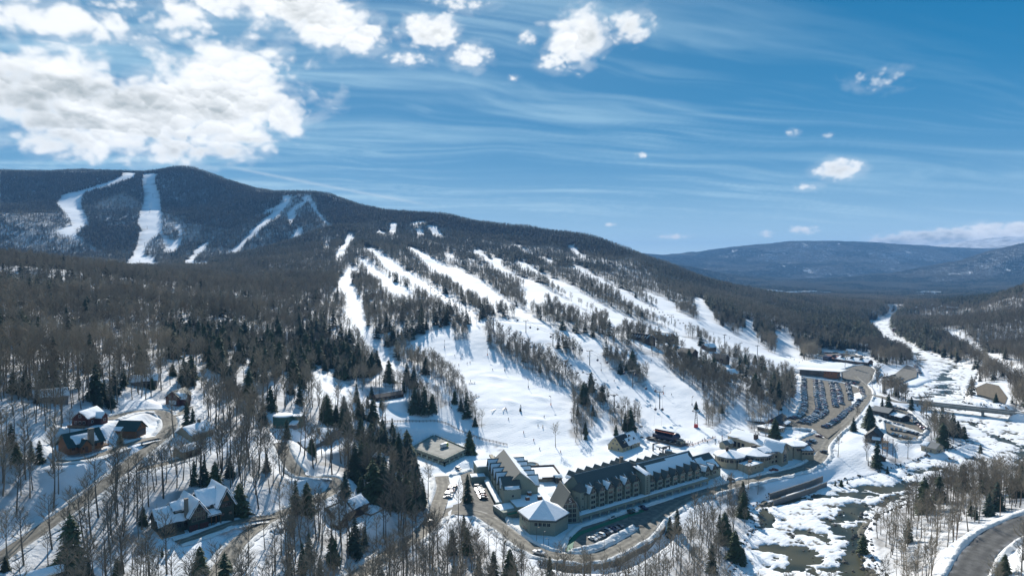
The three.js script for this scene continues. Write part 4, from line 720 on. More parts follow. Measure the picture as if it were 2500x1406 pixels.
const JUMPS = [[-14, -560], [22, -520], [-2, -500], [18, -470]];
function height(x, z) {
  const D = -z;
  let h = D < 4000 ? nearSheet(x, z) : D > 4800 ? farSheet(x, z) : lerp(nearSheet(x, z), farSheet(x, z), smooth(D, 4000, 4800));
  const rough = smooth(D, 500, 1600);
  h += (fbm(x / 26, z / 26, 3) - 0.5) * lerp(1.5, 4, rough) + (fbm(x / 130 + 5, z / 130, 3) - 0.5) * 12 * rough + (fbm(x / 420 + 2, z / 420, 4) - 0.5) * 60 * smooth(D, 3800, 6000);
  if (D < 720) h += (fbm(x / 5, z / 5, 2) - 0.5) * 0.5;
  // rolls, jumps and groomed rollers on the open slope
  if (D > 395 && D < 760 && x > -60 && x < 190) { const o = smooth(D, 395, 450) * (1 - smooth(D, 700, 760)) * smooth(x, -60, -20) * (1 - smooth(x, 150, 190)); h += o * ((fbm(x / 30 + 1, z / 46 + 6, 3) - 0.5) * 1.8); for (const k of JUMPS) { const a = (x - k[0]) * 0.85 + (z - k[1]) * 0.5, b = -(x - k[0]) * 0.5 + (z - k[1]) * 0.85, q = (a * a) / 60 + (b * b) / 22; if (q < 4) h += 1.2 * Math.exp(-q * 1.4); } }
  // river
  if (x > 60 && D > 180 && D < 2200) { const L = riverLevel(z), d = away(river, x, z, 26); if (d < 26) h = d < 0 ? L - 2.5 : lerp(L - 0.6 + Math.min(d, 3) * 0.5, h, smooth(d, 1, 26)); }
  for (const p of pads) { const d = Math.hypot(x - p[0], z - p[1]) - p[2]; if (d < p[4]) h = lerp(p[3] - 0.05, h, smooth(d, 0, p[4])); }
  for (const l of lots) { const wide = D > 690 ? 8 : 0, d = away(l.P, x, z, 12 + wide); if (d < 12 + wide) h = lerp(l.y(x, z) - 0.3 - wide * 0.08, h, smooth(d, 2.8 + wide, 12 + wide)); }
  if (D < 1500) { const r = roadAt(x, z), wide = D > 730 ? 7 : 0; if (r && r.d < 10 + wide) h = lerp(r.y - 0.3 - wide * 0.12, h, smooth(r.d, 2.6 + wide, 10 + wide)); }
  if (D < 330 && D > 255 && x > 12 && x < 74) { const r = roadAt(x, z); if (r && r.d > 1.5 && r.d < 9.5) { const c = (x - 45) * 0.35 + (z + 305); if (c > 0 && outer(x, z)) h -= 3.6 * smooth(r.d, 2.4, 3.6) * (1 - smooth(r.d, 6, 9.5)); } }
  return h;
}
const outer = (x, z) => Math.hypot(x - 46, z + 332) > 24 && z > -322 + Math.max(0, x - 50) * -0.6; // the outside of the bend
// quick look-up for sight lines
const COARSE = 20, coarse = new Map();
function coarseHeight(x, z) { const i = Math.round(x / COARSE), j = Math.round(z / COARSE), k = i * 100003 + j; let v = coarse.get(k); if (v === undefined) { const X = i * COARSE, Z = j * COARSE, t = smooth(-Z, 4000, 4800); v = t < 1 ? nearSheet(X, Z) : 0; if (t > 0) v = lerp(v, farSheet(X, Z), t); coarse.set(k, v); } return v; }
function inSight(x, y, z) { for (let k = 3; k < 30; k++) { const t = k / 31; if (coarseHeight(x * t, z * t) > camera.position.y + (y - camera.position.y) * t + 1) return false; } return true; }

// how wooded: [density, share of evergreens]
function wooded(x, z) {
  const D = -z;
  if (x > 60 && D < 2200 && away(river, x, z, 6) < 5) return [0, 0];
  for (const l of lots) if (away(l.P, x, z, 5) < 3.5) return [0, 0];
  const r = D < 1500 && roadAt(x, z); if (r && r.d < 2.4) return [0, 0];
  if (D > 700 && x > 500) { const q = roadAt(x - 4, z - 9); if (q && q.d < 7) return [0.08, 0]; }
  for (const p of pads) if (Math.hypot(x - p[0], z - p[1]) < p[2] + 1) return [0, 0];
  for (const k of ['condo_a', 'condo_b', 'condo_c', 'condo_d', 'condo_e', 'condo_f']) { const q = SITES[k], dx = x - q[0], dz = z - q[2]; if (Math.hypot(dx, dz) < 13 || (dz > 0 && dz < 30 && Math.abs(dx - dz * 0.2) < 11)) return [0.06, 0.1]; }
  let c = anyOf(belts, x, z) ? (D > 1700 ? 0.95 : D < 520 ? 0.34 : 0.58) : D < 345 ? 0.025 : 0.08;
  if (r && r.d < 13 && x > -30 && x < 135 && D < 350 && z > -330 + Math.max(0, x - 40) * -0.55) return [0.14, 0.05];
  if (anyOf(strips, x, z)) return [1.7, 0.05];
  if (anyOf(thicks, x, z)) return [x > 30 && x < 130 ? 1.25 : 0.95, D < 345 ? 0.035 : 0.1];
  const wob = (fbm(x / 18, z / 18, 2) - 0.5) * (D > 1600 ? 9 : D > 900 ? 20 : 10);
  if (anyOf(runs, x + wob, z + wob * 0.6) || anyOf(runs, x, z)) return [D > 420 && D < 900 ? 0.0008 : 0, 0.1];
  if (anyOf(opens, x, z)) return [0.02, 0.3];
  let d = 1;
  if (D < 345 && x < -20) d = (0.75 * smooth(fbm(x / 30 + 3, z / 30, 2), 0.24, 0.52) + 0.24) * (r && r.d < 10 ? 0.5 : 1);
  else if (D < 420 && x < 0) d = 0.85;
  if (x < 0 && D > 300 && D < 900) c = Math.max(c, 0.06 + 0.5 * smooth(fbm(x / 60 + 8, z / 60, 3), 0.5, 0.72));
  if (D >= 1600 && x < 900) c = Math.max(c, 0.12 + 0.45 * smooth(fbm(x / 150, z / 150, 3), 0.4, 0.7));
  if (x > 350 && D > 900) { d = x > 480 ? 1.35 : 0.95; c = Math.max(c, 0.8 * smooth(fbm(x / 90 + 1, z / 90, 3), 0.52, 0.68)); }
  return [d, c];
}

// ground meshes: white snow with brush, twigs and leaf litter showing through in the woods
function land(name, x0, x1, z0, z1, cell, hole, sink = 0) {
  const nx = Math.round((x1 - x0) / cell), nz = Math.round((z1 - z0) / cell), pos = new Float32Array((nx + 1) * (nz + 1) * 3), col = new Float32Array(pos.length), uv = new Float32Array((nx + 1) * (nz + 1) * 2), idx = [];
  for (let j = 0; j <= nz; j++) for (let i = 0; i <= nx; i++) {
    const x = x0 + i * cell, z = z1 - j * cell, k = j * (nx + 1) + i, D = -z;
    const under = hole && x > hole[0] + 1 && x < hole[1] - 1 && z > hole[2] + 1 && z < hole[3] - 1;
    pos[k * 3] = x; pos[k * 3 + 1] = height(x, z) - (under ? 6 : sink); pos[k * 3 + 2] = z; uv[k * 2] = x; uv[k * 2 + 1] = -z;
    // share of brush and leaf litter lying on the snow under the trees, in patches
    const w = D > 4600 ? 1 : Math.min(1, wooded(x, z)[0]), s = w > 0.1 ? w * (0.25 + 0.5 * smooth(fbm(x / 7 + 4, z / 7, 4) * 0.5 + fbm(x / 2.3, z / 2.3, 2) * 0.5, 0.4, 0.68)) : 0;
    const t = fbm(x / 45, z / 45, 2) * 0.3, R = 0.12 + t * 0.09, G = 0.103 + t * 0.075, B = 0.083 + t * 0.06;
    col[k * 3] = lerp(0.83, R, s); col[k * 3 + 1] = lerp(0.845, G, s); col[k * 3 + 2] = lerp(0.87, B, s);
  }
  for (let j = 0; j < nz; j++) for (let i = 0; i < nx; i++) {
    if (hole) { const xa = x0 + i * cell, za = z1 - (j + 1) * cell; if (xa > hole[0] + cell && xa + cell < hole[1] - cell && za > hole[2] + cell && za + cell < hole[3] - cell) continue; }
    const a = j * (nx + 1) + i, b = a + 1, c = a + nx + 1, d = c + 1; idx.push(a, b, d, a, d, c);
  }
  const g = new THREE.BufferGeometry(); g.setAttribute('position', new THREE.BufferAttribute(pos, 3)); g.setAttribute('color', new THREE.BufferAttribute(col, 3)); g.setAttribute('uv', new THREE.BufferAttribute(uv, 2)); g.setIndex(idx); g.computeVertexNormals();
  return structure(name, g, LANDMAT);
}
const LANDMAT = new THREE.MeshStandardMaterial({ color: 0xffffff, vertexColors: true, roughness: 0.85, bumpMap: snowBump, bumpScale: 0.2 });
const NEAR = [-480, 600, -740, -130], MID = [-1300, 1500, -1600, -20], OUT = [-3000, 3300, -4700, -1580];
land('ground', NEAR[0], NEAR[1], NEAR[2], NEAR[3], 2.5);
land('ground', MID[0], MID[1], MID[2], MID[3], 8, NEAR, 0.4);
land('hills', OUT[0], OUT[1], OUT[2], OUT[3], 22, null, 0.8);
land('far_hills', -4000, 10500, -15000, -4650, 80, null, 2);

// roads and car parks
const TRACKS = [[-1, 0.72], [-0.7, 1.12], [-0.52, 0.82], [-0.34, 0.86], [-0.16, 1.08], [0, 1.2], [0.16, 1.06], [0.34, 0.84], [0.52, 0.8], [0.7, 1.14], [1, 0.74]];
function strip(name, S, half, lift, mat) { // sanded crown, darker worn wheel tracks, slushy edges
  const pos = [], uv = [], idx = [], col = [], n = TRACKS.length, g = new THREE.BufferGeometry();
  S.forEach((s, i) => { const a = S[Math.max(0, i - 1)], b = S[Math.min(S.length - 1, i + 1)], l = Math.hypot(b.x - a.x, b.z - a.z), nx = -(b.z - a.z) / l, nz = (b.x - a.x) / l, w = half * (1 + (vnoise(i * 0.16, half) - 0.5) * 0.14); TRACKS.forEach(([k, c], q) => { const x = s.x + nx * w * k, z = s.z + nz * w * k, v = clamp(1 + (c - 1) * (0.5 + fbm(i * 0.05 + q, q * 3 + half, 2)) + (fbm(x / 3, z / 3, 3) - 0.5) * 0.45, 0.45, 1.5), e = Math.abs(k) > 0.95 ? smooth(fbm(x / 2.2, z / 2.2, 2), 0.4, 0.6) : 0; pos.push(x, s.y + lift - Math.abs(k) * 0.05, z); uv.push(x, z); col.push(lerp(v, 2.2, e), lerp(v, 2.3, e), lerp(v, 2.6, e)); }); if (i) for (let q = 0; q < n - 1; q++) { const c = (i - 1) * n + q, d = i * n + q; idx.push(c, d, c + 1, d, d + 1, c + 1); } });
  g.setAttribute('position', new THREE.Float32BufferAttribute(pos, 3)); g.setAttribute('uv', new THREE.Float32BufferAttribute(uv, 2)); g.setAttribute('color', new THREE.Float32BufferAttribute(col, 3)); g.setIndex(idx); g.computeVertexNormals();
  if (g.attributes.normal.getY(0) < 0) { for (let i = 0; i < idx.length; i += 3) [idx[i], idx[i + 1]] = [idx[i + 1], idx[i]]; g.setIndex(idx); g.computeVertexNormals(); }
  const m = mat.clone(); m.vertexColors = true; return structure(name, g, m);
}
for (const r of roads) strip(r.name, r.S, r.w / 2, /drive|lane/.test(r.name) ? 0.02 : 0.045, /highway/.test(r.name) ? M.highway : M.road);
for (const l of lots) {
  const c = []; for (let i = 0; i < l.P.n; i++) c.push(new THREE.Vector2(l.P.xz[2 * i], l.P.xz[2 * i + 1]));
  const f = THREE.ShapeUtils.triangulateShape(c, []), pos = [], uv = [], idx = []; c.forEach((p) => { pos.push(p.x, l.y(p.x, p.y) + (l.name === 'main_car_park' ? 0.09 : 0.03), p.y); uv.push(p.x, p.y); }); f.forEach((t) => idx.push(...t));
  const g = new THREE.BufferGeometry(); g.setAttribute('position', new THREE.Float32BufferAttribute(pos, 3)); g.setAttribute('uv', new THREE.Float32BufferAttribute(uv, 2)); g.setIndex(idx); g.computeVertexNormals();
  if (g.attributes.normal.getY(0) < 0) { for (let i = 0; i < idx.length; i += 3) [idx[i], idx[i + 1]] = [idx[i + 1], idx[i]]; g.setIndex(idx); g.computeVertexNormals(); }
  structure(l.name, g, /field$/.test(l.name) ? M.dirt : /condo|main|field|river/.test(l.name) ? M.gravel : M.asphalt);
}
// ploughed snow along the edges
function bank(S, half, side, k, big) {
  const pos = [], uv = [], idx = []; let row = 0;
  const prof = [[-0.1, 0], [0.35, 0.55], [0.9, 1], [1.5, 0.75], [2.4, 0.1]];
  S.forEach((s, i) => {
    const a = S[Math.max(0, i - 1)], b = S[Math.min(S.length - 1, i + 1)], l = Math.hypot(b.x - a.x, b.z - a.z), nx = (-(b.z - a.z) / l) * side, nz = ((b.x - a.x) / l) * side;
    const ex = s.x + nx * (half + 1), ez = s.z + nz * (half + 1); let open = 1;
    const o = roadAt(ex, ez, k); if (o && o.d < 2.5) open = 0; for (const L of lots) if (away(L.P, ex, ez, 3) < 1.2) open = 0;
    const hgt = big * open * (0.35 + 1.1 * fbm(s.x / 4 + side * 9, s.z / 4, 3));
    prof.forEach(([o2, h], q) => { const wob = 1 + (vnoise(s.x * 0.6 + q, s.z * 0.6) - 0.5) * 0.7, x = s.x + nx * (half + 0.15 + o2 * (0.6 + 0.5 * big) * wob), z = s.z + nz * (half + 0.15 + o2 * (0.6 + 0.5 * big) * wob); pos.push(x, s.y - 0.2 + h * hgt * (0.7 + 0.6 * vnoise(x * 0.9, z * 0.9)) - (open ? 0 : 0.5), z); uv.push(x, z); });
    if (row) for (let q = 0; q < 4; q++) { const c = (row - 1) * 5 + q, d = row * 5 + q; idx.push(c, d, c + 1, d, d + 1, c + 1); }
    row++;
  });
  const g = new THREE.BufferGeometry(); g.setAttribute('position', new THREE.Float32BufferAttribute(pos, 3)); g.setAttribute('uv', new THREE.Float32BufferAttribute(uv, 2)); g.setIndex(idx); g.computeVertexNormals();
  structure('snow_bank', g, M.bank);
}
roads.forEach((r, k) => { if (r.name === 'far_highway' || r.name === 'bridge_road' || r.name === 'bank_road') return; for (const s of [-1, 1]) bank(r.S, r.w / 2, s, k, /hotel|highway/.test(r.name) ? 1.1 : 0.7); });
for (const l of lots) { // round the car parks
  if (/condo|gravel|loop/.test(l.name)) continue;
  const c = []; for (let i = 0; i < l.P.n; i++) { const x = l.P.xz[2 * i], z = l.P.xz[2 * i + 1]; c.push(new THREE.Vector3(x, l.y(x, z), z)); }
  const S = []; for (let i = 0; i < c.length; i++) { const a = c[i], b = c[(i + 1) % c.length], n = Math.max(1, Math.round(a.distanceTo(b) / 1.8)); for (let q = 0; q < n; q++) S.push(a.clone().lerp(b, q / n)); }
  S.push(S[0].clone());
  let area = 0; for (let i = 0; i < c.length; i++) { const a = c[i], b = c[(i + 1) % c.length]; area += a.x * b.z - b.x * a.z; }
  const pos = [], uv = [], idx = [], side = area > 0 ? -1 : 1; let row = 0;
  S.forEach((s, i) => {
    const a = S[Math.max(0, i - 1)], b = S[Math.min(S.length - 1, i + 1)], ln = Math.hypot(b.x - a.x, b.z - a.z) || 1, nx = (-(b.z - a.z) / ln) * side, nz = ((b.x - a.x) / ln) * side, o = roadAt(s.x + nx, s.z + nz);
    let open = o && o.d < 2.2 ? 0 : 1; for (const L of lots) if (L !== l && away(L.P, s.x + nx, s.z + nz, 3) < 1) open = 0;
    if (/hotel/.test(l.name) && s.z < -311 + (s.x - 30) * -0.72) open = 0;
    const hgt = open * (0.5 + 1.3 * fbm(s.x / 5, s.z / 5, 3));
    [[-0.6, 0], [0, 0.6], [0.8, 1], [1.7, 0.7], [3, 0]].forEach(([q, h], m) => { const wob = 1 + (vnoise(s.x * 0.5 + m * 3, s.z * 0.5) - 0.5) * 0.6, x = s.x + nx * q * wob, z = s.z + nz * q * wob; pos.push(x, s.y - 0.12 + h * hgt * (0.7 + 0.6 * vnoise(x, z)) - (open ? 0 : 0.5), z); uv.push(x, z); });
    if (row) for (let q = 0; q < 4; q++) { const e = (row - 1) * 5 + q, d = row * 5 + q; idx.push(e, d, e + 1, d, d + 1, e + 1); }
    row++;
  });
  const g = new THREE.BufferGeometry(); g.setAttribute('position', new THREE.Float32BufferAttribute(pos, 3)); g.setAttribute('uv', new THREE.Float32BufferAttribute(uv, 2)); g.setIndex(idx); g.computeVertexNormals();
  structure('snow_bank', g, M.bank);
}

// the river: dark water below broken, snow-covered ice
{
  const wp = [], wi = [], wid = new Map(), wc = 4, wv = (i, j) => { const k = j * 4096 + i; if (!wid.has(k)) { wid.set(k, wp.length / 3); const z = river.z0 - 9 + j * wc; wp.push(river.x0 - 9 + i * wc, riverLevel(z), z); } return wid.get(k); };
  for (let j = 0; j < (river.z1 - river.z0) / wc + 2; j++) for (let i = 0; i < (river.x1 - river.x0) / wc + 2; i++) if (away(river, river.x0 - 9 + (i + 0.5) * wc, river.z0 - 9 + (j + 0.5) * wc, 12) < 5) wi.push(wv(i, j), wv(i, j + 1), wv(i + 1, j), wv(i + 1, j), wv(i, j + 1), wv(i + 1, j + 1));
  const g = new THREE.BufferGeometry(); g.setAttribute('position', new THREE.Float32BufferAttribute(wp, 3)); g.setIndex(wi); g.computeVertexNormals();
  const wm = new THREE.MeshPhysicalMaterial({ roughness: 0.3, specularIntensity: 0.35 }); wm.color.setRGB(1, 1, 1); wm.vertexColors = true; { const cc = []; for (let i = 0; i < wp.length; i += 3) { const b = fbm(wp[i] / 6, wp[i + 2] / 6, 3), k = smooth(b, 0.35, 0.65); cc.push(lerp(0.028, 0.085, k), lerp(0.035, 0.078, k), lerp(0.022, 0.042, k)); } g.setAttribute('color', new THREE.Float32BufferAttribute(cc, 3)); } // stony bed seen through shallow water
  structure('river', g, wm);
  const chan = CHANNELS.map(([w, ...p]) => { const q = []; for (let i = 0; i < p.length; i += 2) q.push([p[i], p[i + 1]]); return { w, q }; });
  const openWater = (x, z) => { let b = -1; for (const k of chan) for (let i = 1; i < k.q.length; i++) { const [ax, az] = k.q[i - 1], [bx, bz] = k.q[i], dx = bx - ax, dz = bz - az, t = clamp(((x - ax) * dx + (z - az) * dz) / (dx * dx + dz * dz), 0, 1), d = Math.hypot(x - ax - dx * t, z - az - dz * t); const v = 1 - d / k.w; if (v > b) b = v; } return b; };
  const ice = (z0, z1, cell) => {
    const X0 = river.x0 - 4, X1 = river.x1 + 4, nx = Math.ceil((X1 - X0) / cell), nz = Math.ceil((z1 - z0) / cell), ids = new Map(), p = [], uv = [], ix = [], vc = [];
    const vert = (i, j) => { const k = j * 4096 + i; if (ids.has(k)) return ids.get(k); const x = X0 + i * cell + (TAB[(i * 37 + j * 91) & 65535] - 0.5) * cell * 0.5, z = z0 + j * cell + (TAB[(i * 53 + j * 29) & 65535] - 0.5) * cell * 0.5; const ow = openWater(x, z), n = fbm(x / 11 + 3, z / 11, 5), m = fbm(x / 2.6, z / 2.6 + 7, 3), e = away(river, x, z, 6); let v = Math.max(ow, -0.5) * 0.75 + (n - 0.5) * 2.3 + (m - 0.5) * 1.25 - 0.33 - smooth(-z, 620, 900) * 0.22; const L = riverLevel(z);
      let y = v > 0 ? L - 0.5 - v : L + 0.12 + Math.min(0.75, -v * 0.9) + (m - 0.5) * 0.35; if (e > -1.5) y = Math.max(y, L + 0.2 + (m - 0.4) * 0.8);
      const id = p.length / 3; p.push(x, y, z); uv.push(x, -z); const rock = v > 0 ? 1 : smooth(m + n * 0.4, 0.86, 0.92) ; vc.push(lerp(0.83, 0.09, rock), lerp(0.845, 0.085, rock), lerp(0.87, 0.06, rock)); ids.set(k, id); return id; };
    for (let j = 0; j < nz; j++) for (let i = 0; i < nx; i++) { const x = X0 + (i + 0.5) * cell, z = z0 + (j + 0.5) * cell; if (away(river, x, z, 3) > 1.5) continue; const a = vert(i, j), b = vert(i + 1, j), c2 = vert(i, j + 1), d = vert(i + 1, j + 1); ix.push(a, c2, b, b, c2, d); }
    const g2 = new THREE.BufferGeometry(); g2.setAttribute('position', new THREE.Float32BufferAttribute(p, 3)); g2.setAttribute('color', new THREE.Float32BufferAttribute(vc, 3)); g2.setAttribute('uv', new THREE.Float32BufferAttribute(uv, 2)); g2.setIndex(ix); g2.computeVertexNormals();
    structure('river_ice', g2, LANDMAT);
  };
  ice(-480, -200, 1.1); ice(-860, -480, 2.4); ice(-2150, -860, 7);
}
// ------------------------------------------------------------------ trees
function bareTree(seed, H, detail) { // {trunk, crown} – trunk with limbs, crown of fine branches
  const r = rng(seed), T = new Tris(), K = new Tris(), lean = [(r() - 0.5) * 0.1, (r() - 0.5) * 0.1], sides = detail > 1 ? 5 : 3;
  const at = (t) => [lean[0] * t * H + Math.sin(t * 3 + seed) * 0.18, t * H, lean[1] * t * H + Math.cos(t * 2.6 + seed) * 0.18], r0 = H * 0.0125 + 0.03;
  const rad_ = (t) => Math.max(0.03, r0 * (1 - t * 0.88)), steps = detail > 1 ? 6 : 3;
  for (let i = 0; i < steps; i++) T.prism(at(i / steps - (i ? 0 : 0.03)), at((i + 1) / steps), rad_(i / steps), rad_((i + 1) / steps), sides);
  const n1 = [11, 13, 14][detail], n2 = [3, 4, 5][detail], n3 = [0, 3, 4][detail], thick = [0.105, 0.056, 0.026][detail], first = detail > 1 ? 0.42 + r() * 0.16 : 0.32 + r() * 0.16;
  const go = (p, d, l) => [p[0] + d[0] * l, p[1] + d[1] * l, p[2] + d[2] * l];
  const bend = (d, a) => { const q = [d[0] + (r() - 0.5) * a, d[1] + (r() - 0.25) * a * 0.75, d[2] + (r() - 0.5) * a], l = Math.hypot(...q); return q.map((k) => k / l); };
  for (let i = 0; i < n1; i++) {
    const t = first + (1 - first) * (i + r() * 0.8) / n1 * 0.97, p = at(t), a = i * 2.4 + r(), up = 0.75 + t * 0.5 + r() * 0.3, d0 = [Math.cos(a), up, Math.sin(a)], dl = Math.hypot(...d0), d = d0.map((k) => k / dl), L = H * (detail > 1 ? 0.25 - 0.13 * t : 0.28 - 0.16 * t) * (0.75 + 0.5 * r());
    const q = go(p, d, L * 0.55), dd = bend(d, 0.5), e = go(q, dd, L * 0.5), rl = rad_(t) * 0.5;
    (detail ? T : K).prism(p, q, Math.max(rl, thick * 1.3), Math.max(rl * 0.6, thick), 3); K.prism(q, e, Math.max(rl * 0.6, thick), thick * 0.6, 3);
    for (let j = 0; j < n2; j++) {
      const s = 0.25 + 0.75 * ((j + r()) / n2), b = s < 0.55 ? go(p, d, L * s) : go(q, dd, L * (s - 0.5)), d2 = bend(d, 1.5), l2 = L * (0.32 + 0.3 * r()), e2 = go(b, d2, l2);
      K.prism(b, e2, thick * 1.1, thick * 0.5, 3);
      for (let k = 0; k < n3; k++) { const b3 = go(b, d2, l2 * (0.2 + 0.8 * r())), d3 = bend(d2, 1.7), l3 = 0.5 + 1.1 * r(); K.prism(b3, go(b3, d3, l3), thick * 0.8, detail > 1 ? 0 : thick * 0.4, 3); }
    }
  }
  return { trunk: T, crown: K };
}
function conifer(seed, H, detail, wide) { // whorls of drooping boughs, each a spray of needle-clad twigs
  const r = rng(seed), T = new Tris(), K = new Tris(), n = [7, 11, 17][detail], R = H * wide;
  T.prism([0, -0.4, 0], [0, H * 0.97, 0], H * 0.014 + 0.05, 0.03, detail > 1 ? 6 : 3);
  for (let i = 0; i < n; i++) {
    const t = 0.1 + 0.88 * Math.pow(i / n, 0.92), y = H * t, len = R * Math.pow(1 - t, 0.78) * (0.8 + 0.35 * r()) + H * 0.02, m = [6, 8, 9][detail];
    for (let j = 0; j < m; j++) {
      if (r() < 0.1) continue;
      const a = (j / m) * 6.283 + i * 1.7 + r() * 0.5, l = len * (0.62 + 0.5 * r()), c = Math.cos(a), s = Math.sin(a), yy = y + (r() - 0.5) * H * 0.035, dr = l * (0.28 + 0.25 * r()), w = l * (0.26 + 0.14 * r()) + 0.1;
      const P = (q, off, dy) => [c * l * q - s * off, yy - dr * q * q + dy, s * l * q + c * off];
      const tip = P(1, 0, 0.0);
      K.tri(P(0.06, 0, 0.12 * w), P(0.55, w, -0.1 * w), tip).tri(P(0.06, 0, 0.12 * w), tip, P(0.55, -w, -0.1 * w)).tri(P(0.06, 0, 0.1 * w), P(0.5, w * 0.5, -0.55 * w), tip);
      if (detail > 1) for (let k = 0; k < 4; k++) { const q = 0.3 + 0.2 * k + r() * 0.1, o = (k % 2 ? 1 : -1) * w * (0.9 + 0.5 * r()); K.tri(P(q - 0.1, 0, 0.04), P(q + 0.14, o, -0.16 * w), P(q + 0.06, o * 0.2, -0.3 * w)); }
    }
  }
  const top = H; K.prism([0, H * 0.9, 0], [0, top, 0], 0.12 + H * 0.008, 0, 4);
  return { trunk: T, crown: K };
}
const BARE = [0, 1, 2].map((d) => [11, 23, 37, 53, 71].slice(0, d > 1 ? 5 : 4).map((s) => { const t = bareTree(s, 10, d); return { trunk: t.trunk.geo(), crown: t.crown.geo() }; }));
const FIR = [0, 1, 2].map((d) => [5, 17, 29, 41, 59, 83].map((s, i) => { const t = conifer(s, 10, d, [0.22, 0.28, 0.18, 0.33, 0.25, 0.3][i]); return { trunk: t.trunk.geo(), crown: t.crown.geo() }; }));
const paint = (g, r, gg, b) => { const n = g.attributes.position.count, c = new Float32Array(n * 3); for (let i = 0; i < n; i++) c.set([r, gg, b], i * 3); const o = g.clone(); o.setAttribute('color', new THREE.BufferAttribute(c, 3)); return o; };
const massMat = new THREE.MeshStandardMaterial({ vertexColors: true, roughness: 0.95, color: 0xffffff });
const BAREMASS = BARE.map((L) => L.map((t) => mergeGeometries([paint(t.trunk, 0.18, 0.158, 0.122), paint(t.crown, 0.285, 0.243, 0.178)])));
const FIRMASS = FIR.map((L) => L.map((t) => mergeGeometries([paint(t.trunk, 0.09, 0.07, 0.055), paint(t.crown, 0.038, 0.062, 0.032)])));

const trees = { bare: [], fir: [] };
{
  const r = rng(101);
  for (const [x, z, h] of CONIFERS) trees.fir.push({ x, z, h: clamp(h * 0.88, 2.5, 24), v: Math.floor(r() * 6), seen: true });
  const zones = [[180, 640, 4.8], [640, 1250, 5.5], [1250, 1900, 6.2], [1900, 3300, 6.0], [3300, 4600, 13]];
  for (const [d0, d1, gap] of zones) for (let z = -d0; z > -d1; z -= gap) {
    const half = -z * 0.8 + 80;
    for (let x = -half; x < half; x += gap) {
      const X = x + (r() - 0.5) * gap * 0.95, Z = z + (r() - 0.5) * gap * 0.95, dice = r(), mix = r(), hh = r(), vv = r();
      if (-Z > 1900 && Math.abs(X) > -Z * 0.78) continue;
      const [w, c] = wooded(X, Z); const thin = -Z > 430 && -Z < 1900 && X > -250 + (-Z - 430) * 0.1 && X < 340 ? 0.6 : -Z < 345 ? (X < -20 ? 0.85 : 0.75) : -Z < 1000 && X < 0 ? 0.56 : 0.95; if (dice > w * thin) continue;
      const base = coarseHeight(X, Z); if (!inSight(X, base + 15, Z)) continue;
      const D = -Z;
      if (mix < c) trees.fir.push({ x: X, z: Z, h: (D > 1900 ? 7 + 7 * hh : 7 + 12 * hh), v: Math.floor(vv * 6) });
      else trees.bare.push({ x: X, z: Z, h: (D > 1900 ? 8 + 5 * hh : D > 430 && X > -250 && X < 340 ? 8 + 5 * hh : 10 + 7 * hh) * (0.8 + 0.45 * fbm(X / 40, Z / 40, 2)) * (D < 360 ? (X > -20 ? 0.85 : 1.1) : 1), v: Math.floor(vv * 4.99) });
    }
  }
}
function zoneOf(x, z) {
  const D = -z;
  if (D > 400) return x < -60 ? 5 : x < 130 ? 6 : 7;
  if (x < -128) return 0; if (x < -82) return 1; if (x < -30) return D < 345 ? 2 : 5; if (x < 40) return 3; if (x < 128) return 4; return D > 370 ? 7 : 8;
}
const WHERE = ['on the snowy hillside round the log cabin and curving road', 'beside the lane near the snow-roofed chalet', 'on the slope above the hotel approach road', 'in the wood below the hotel road', 'on the bank between the hotel road and the river', 'in the wood left of the ski slopes', 'along the foot of the ski slopes', 'among the car parks and bridge', 'on the river bank beside the highway'];
const rnd = rng(909);
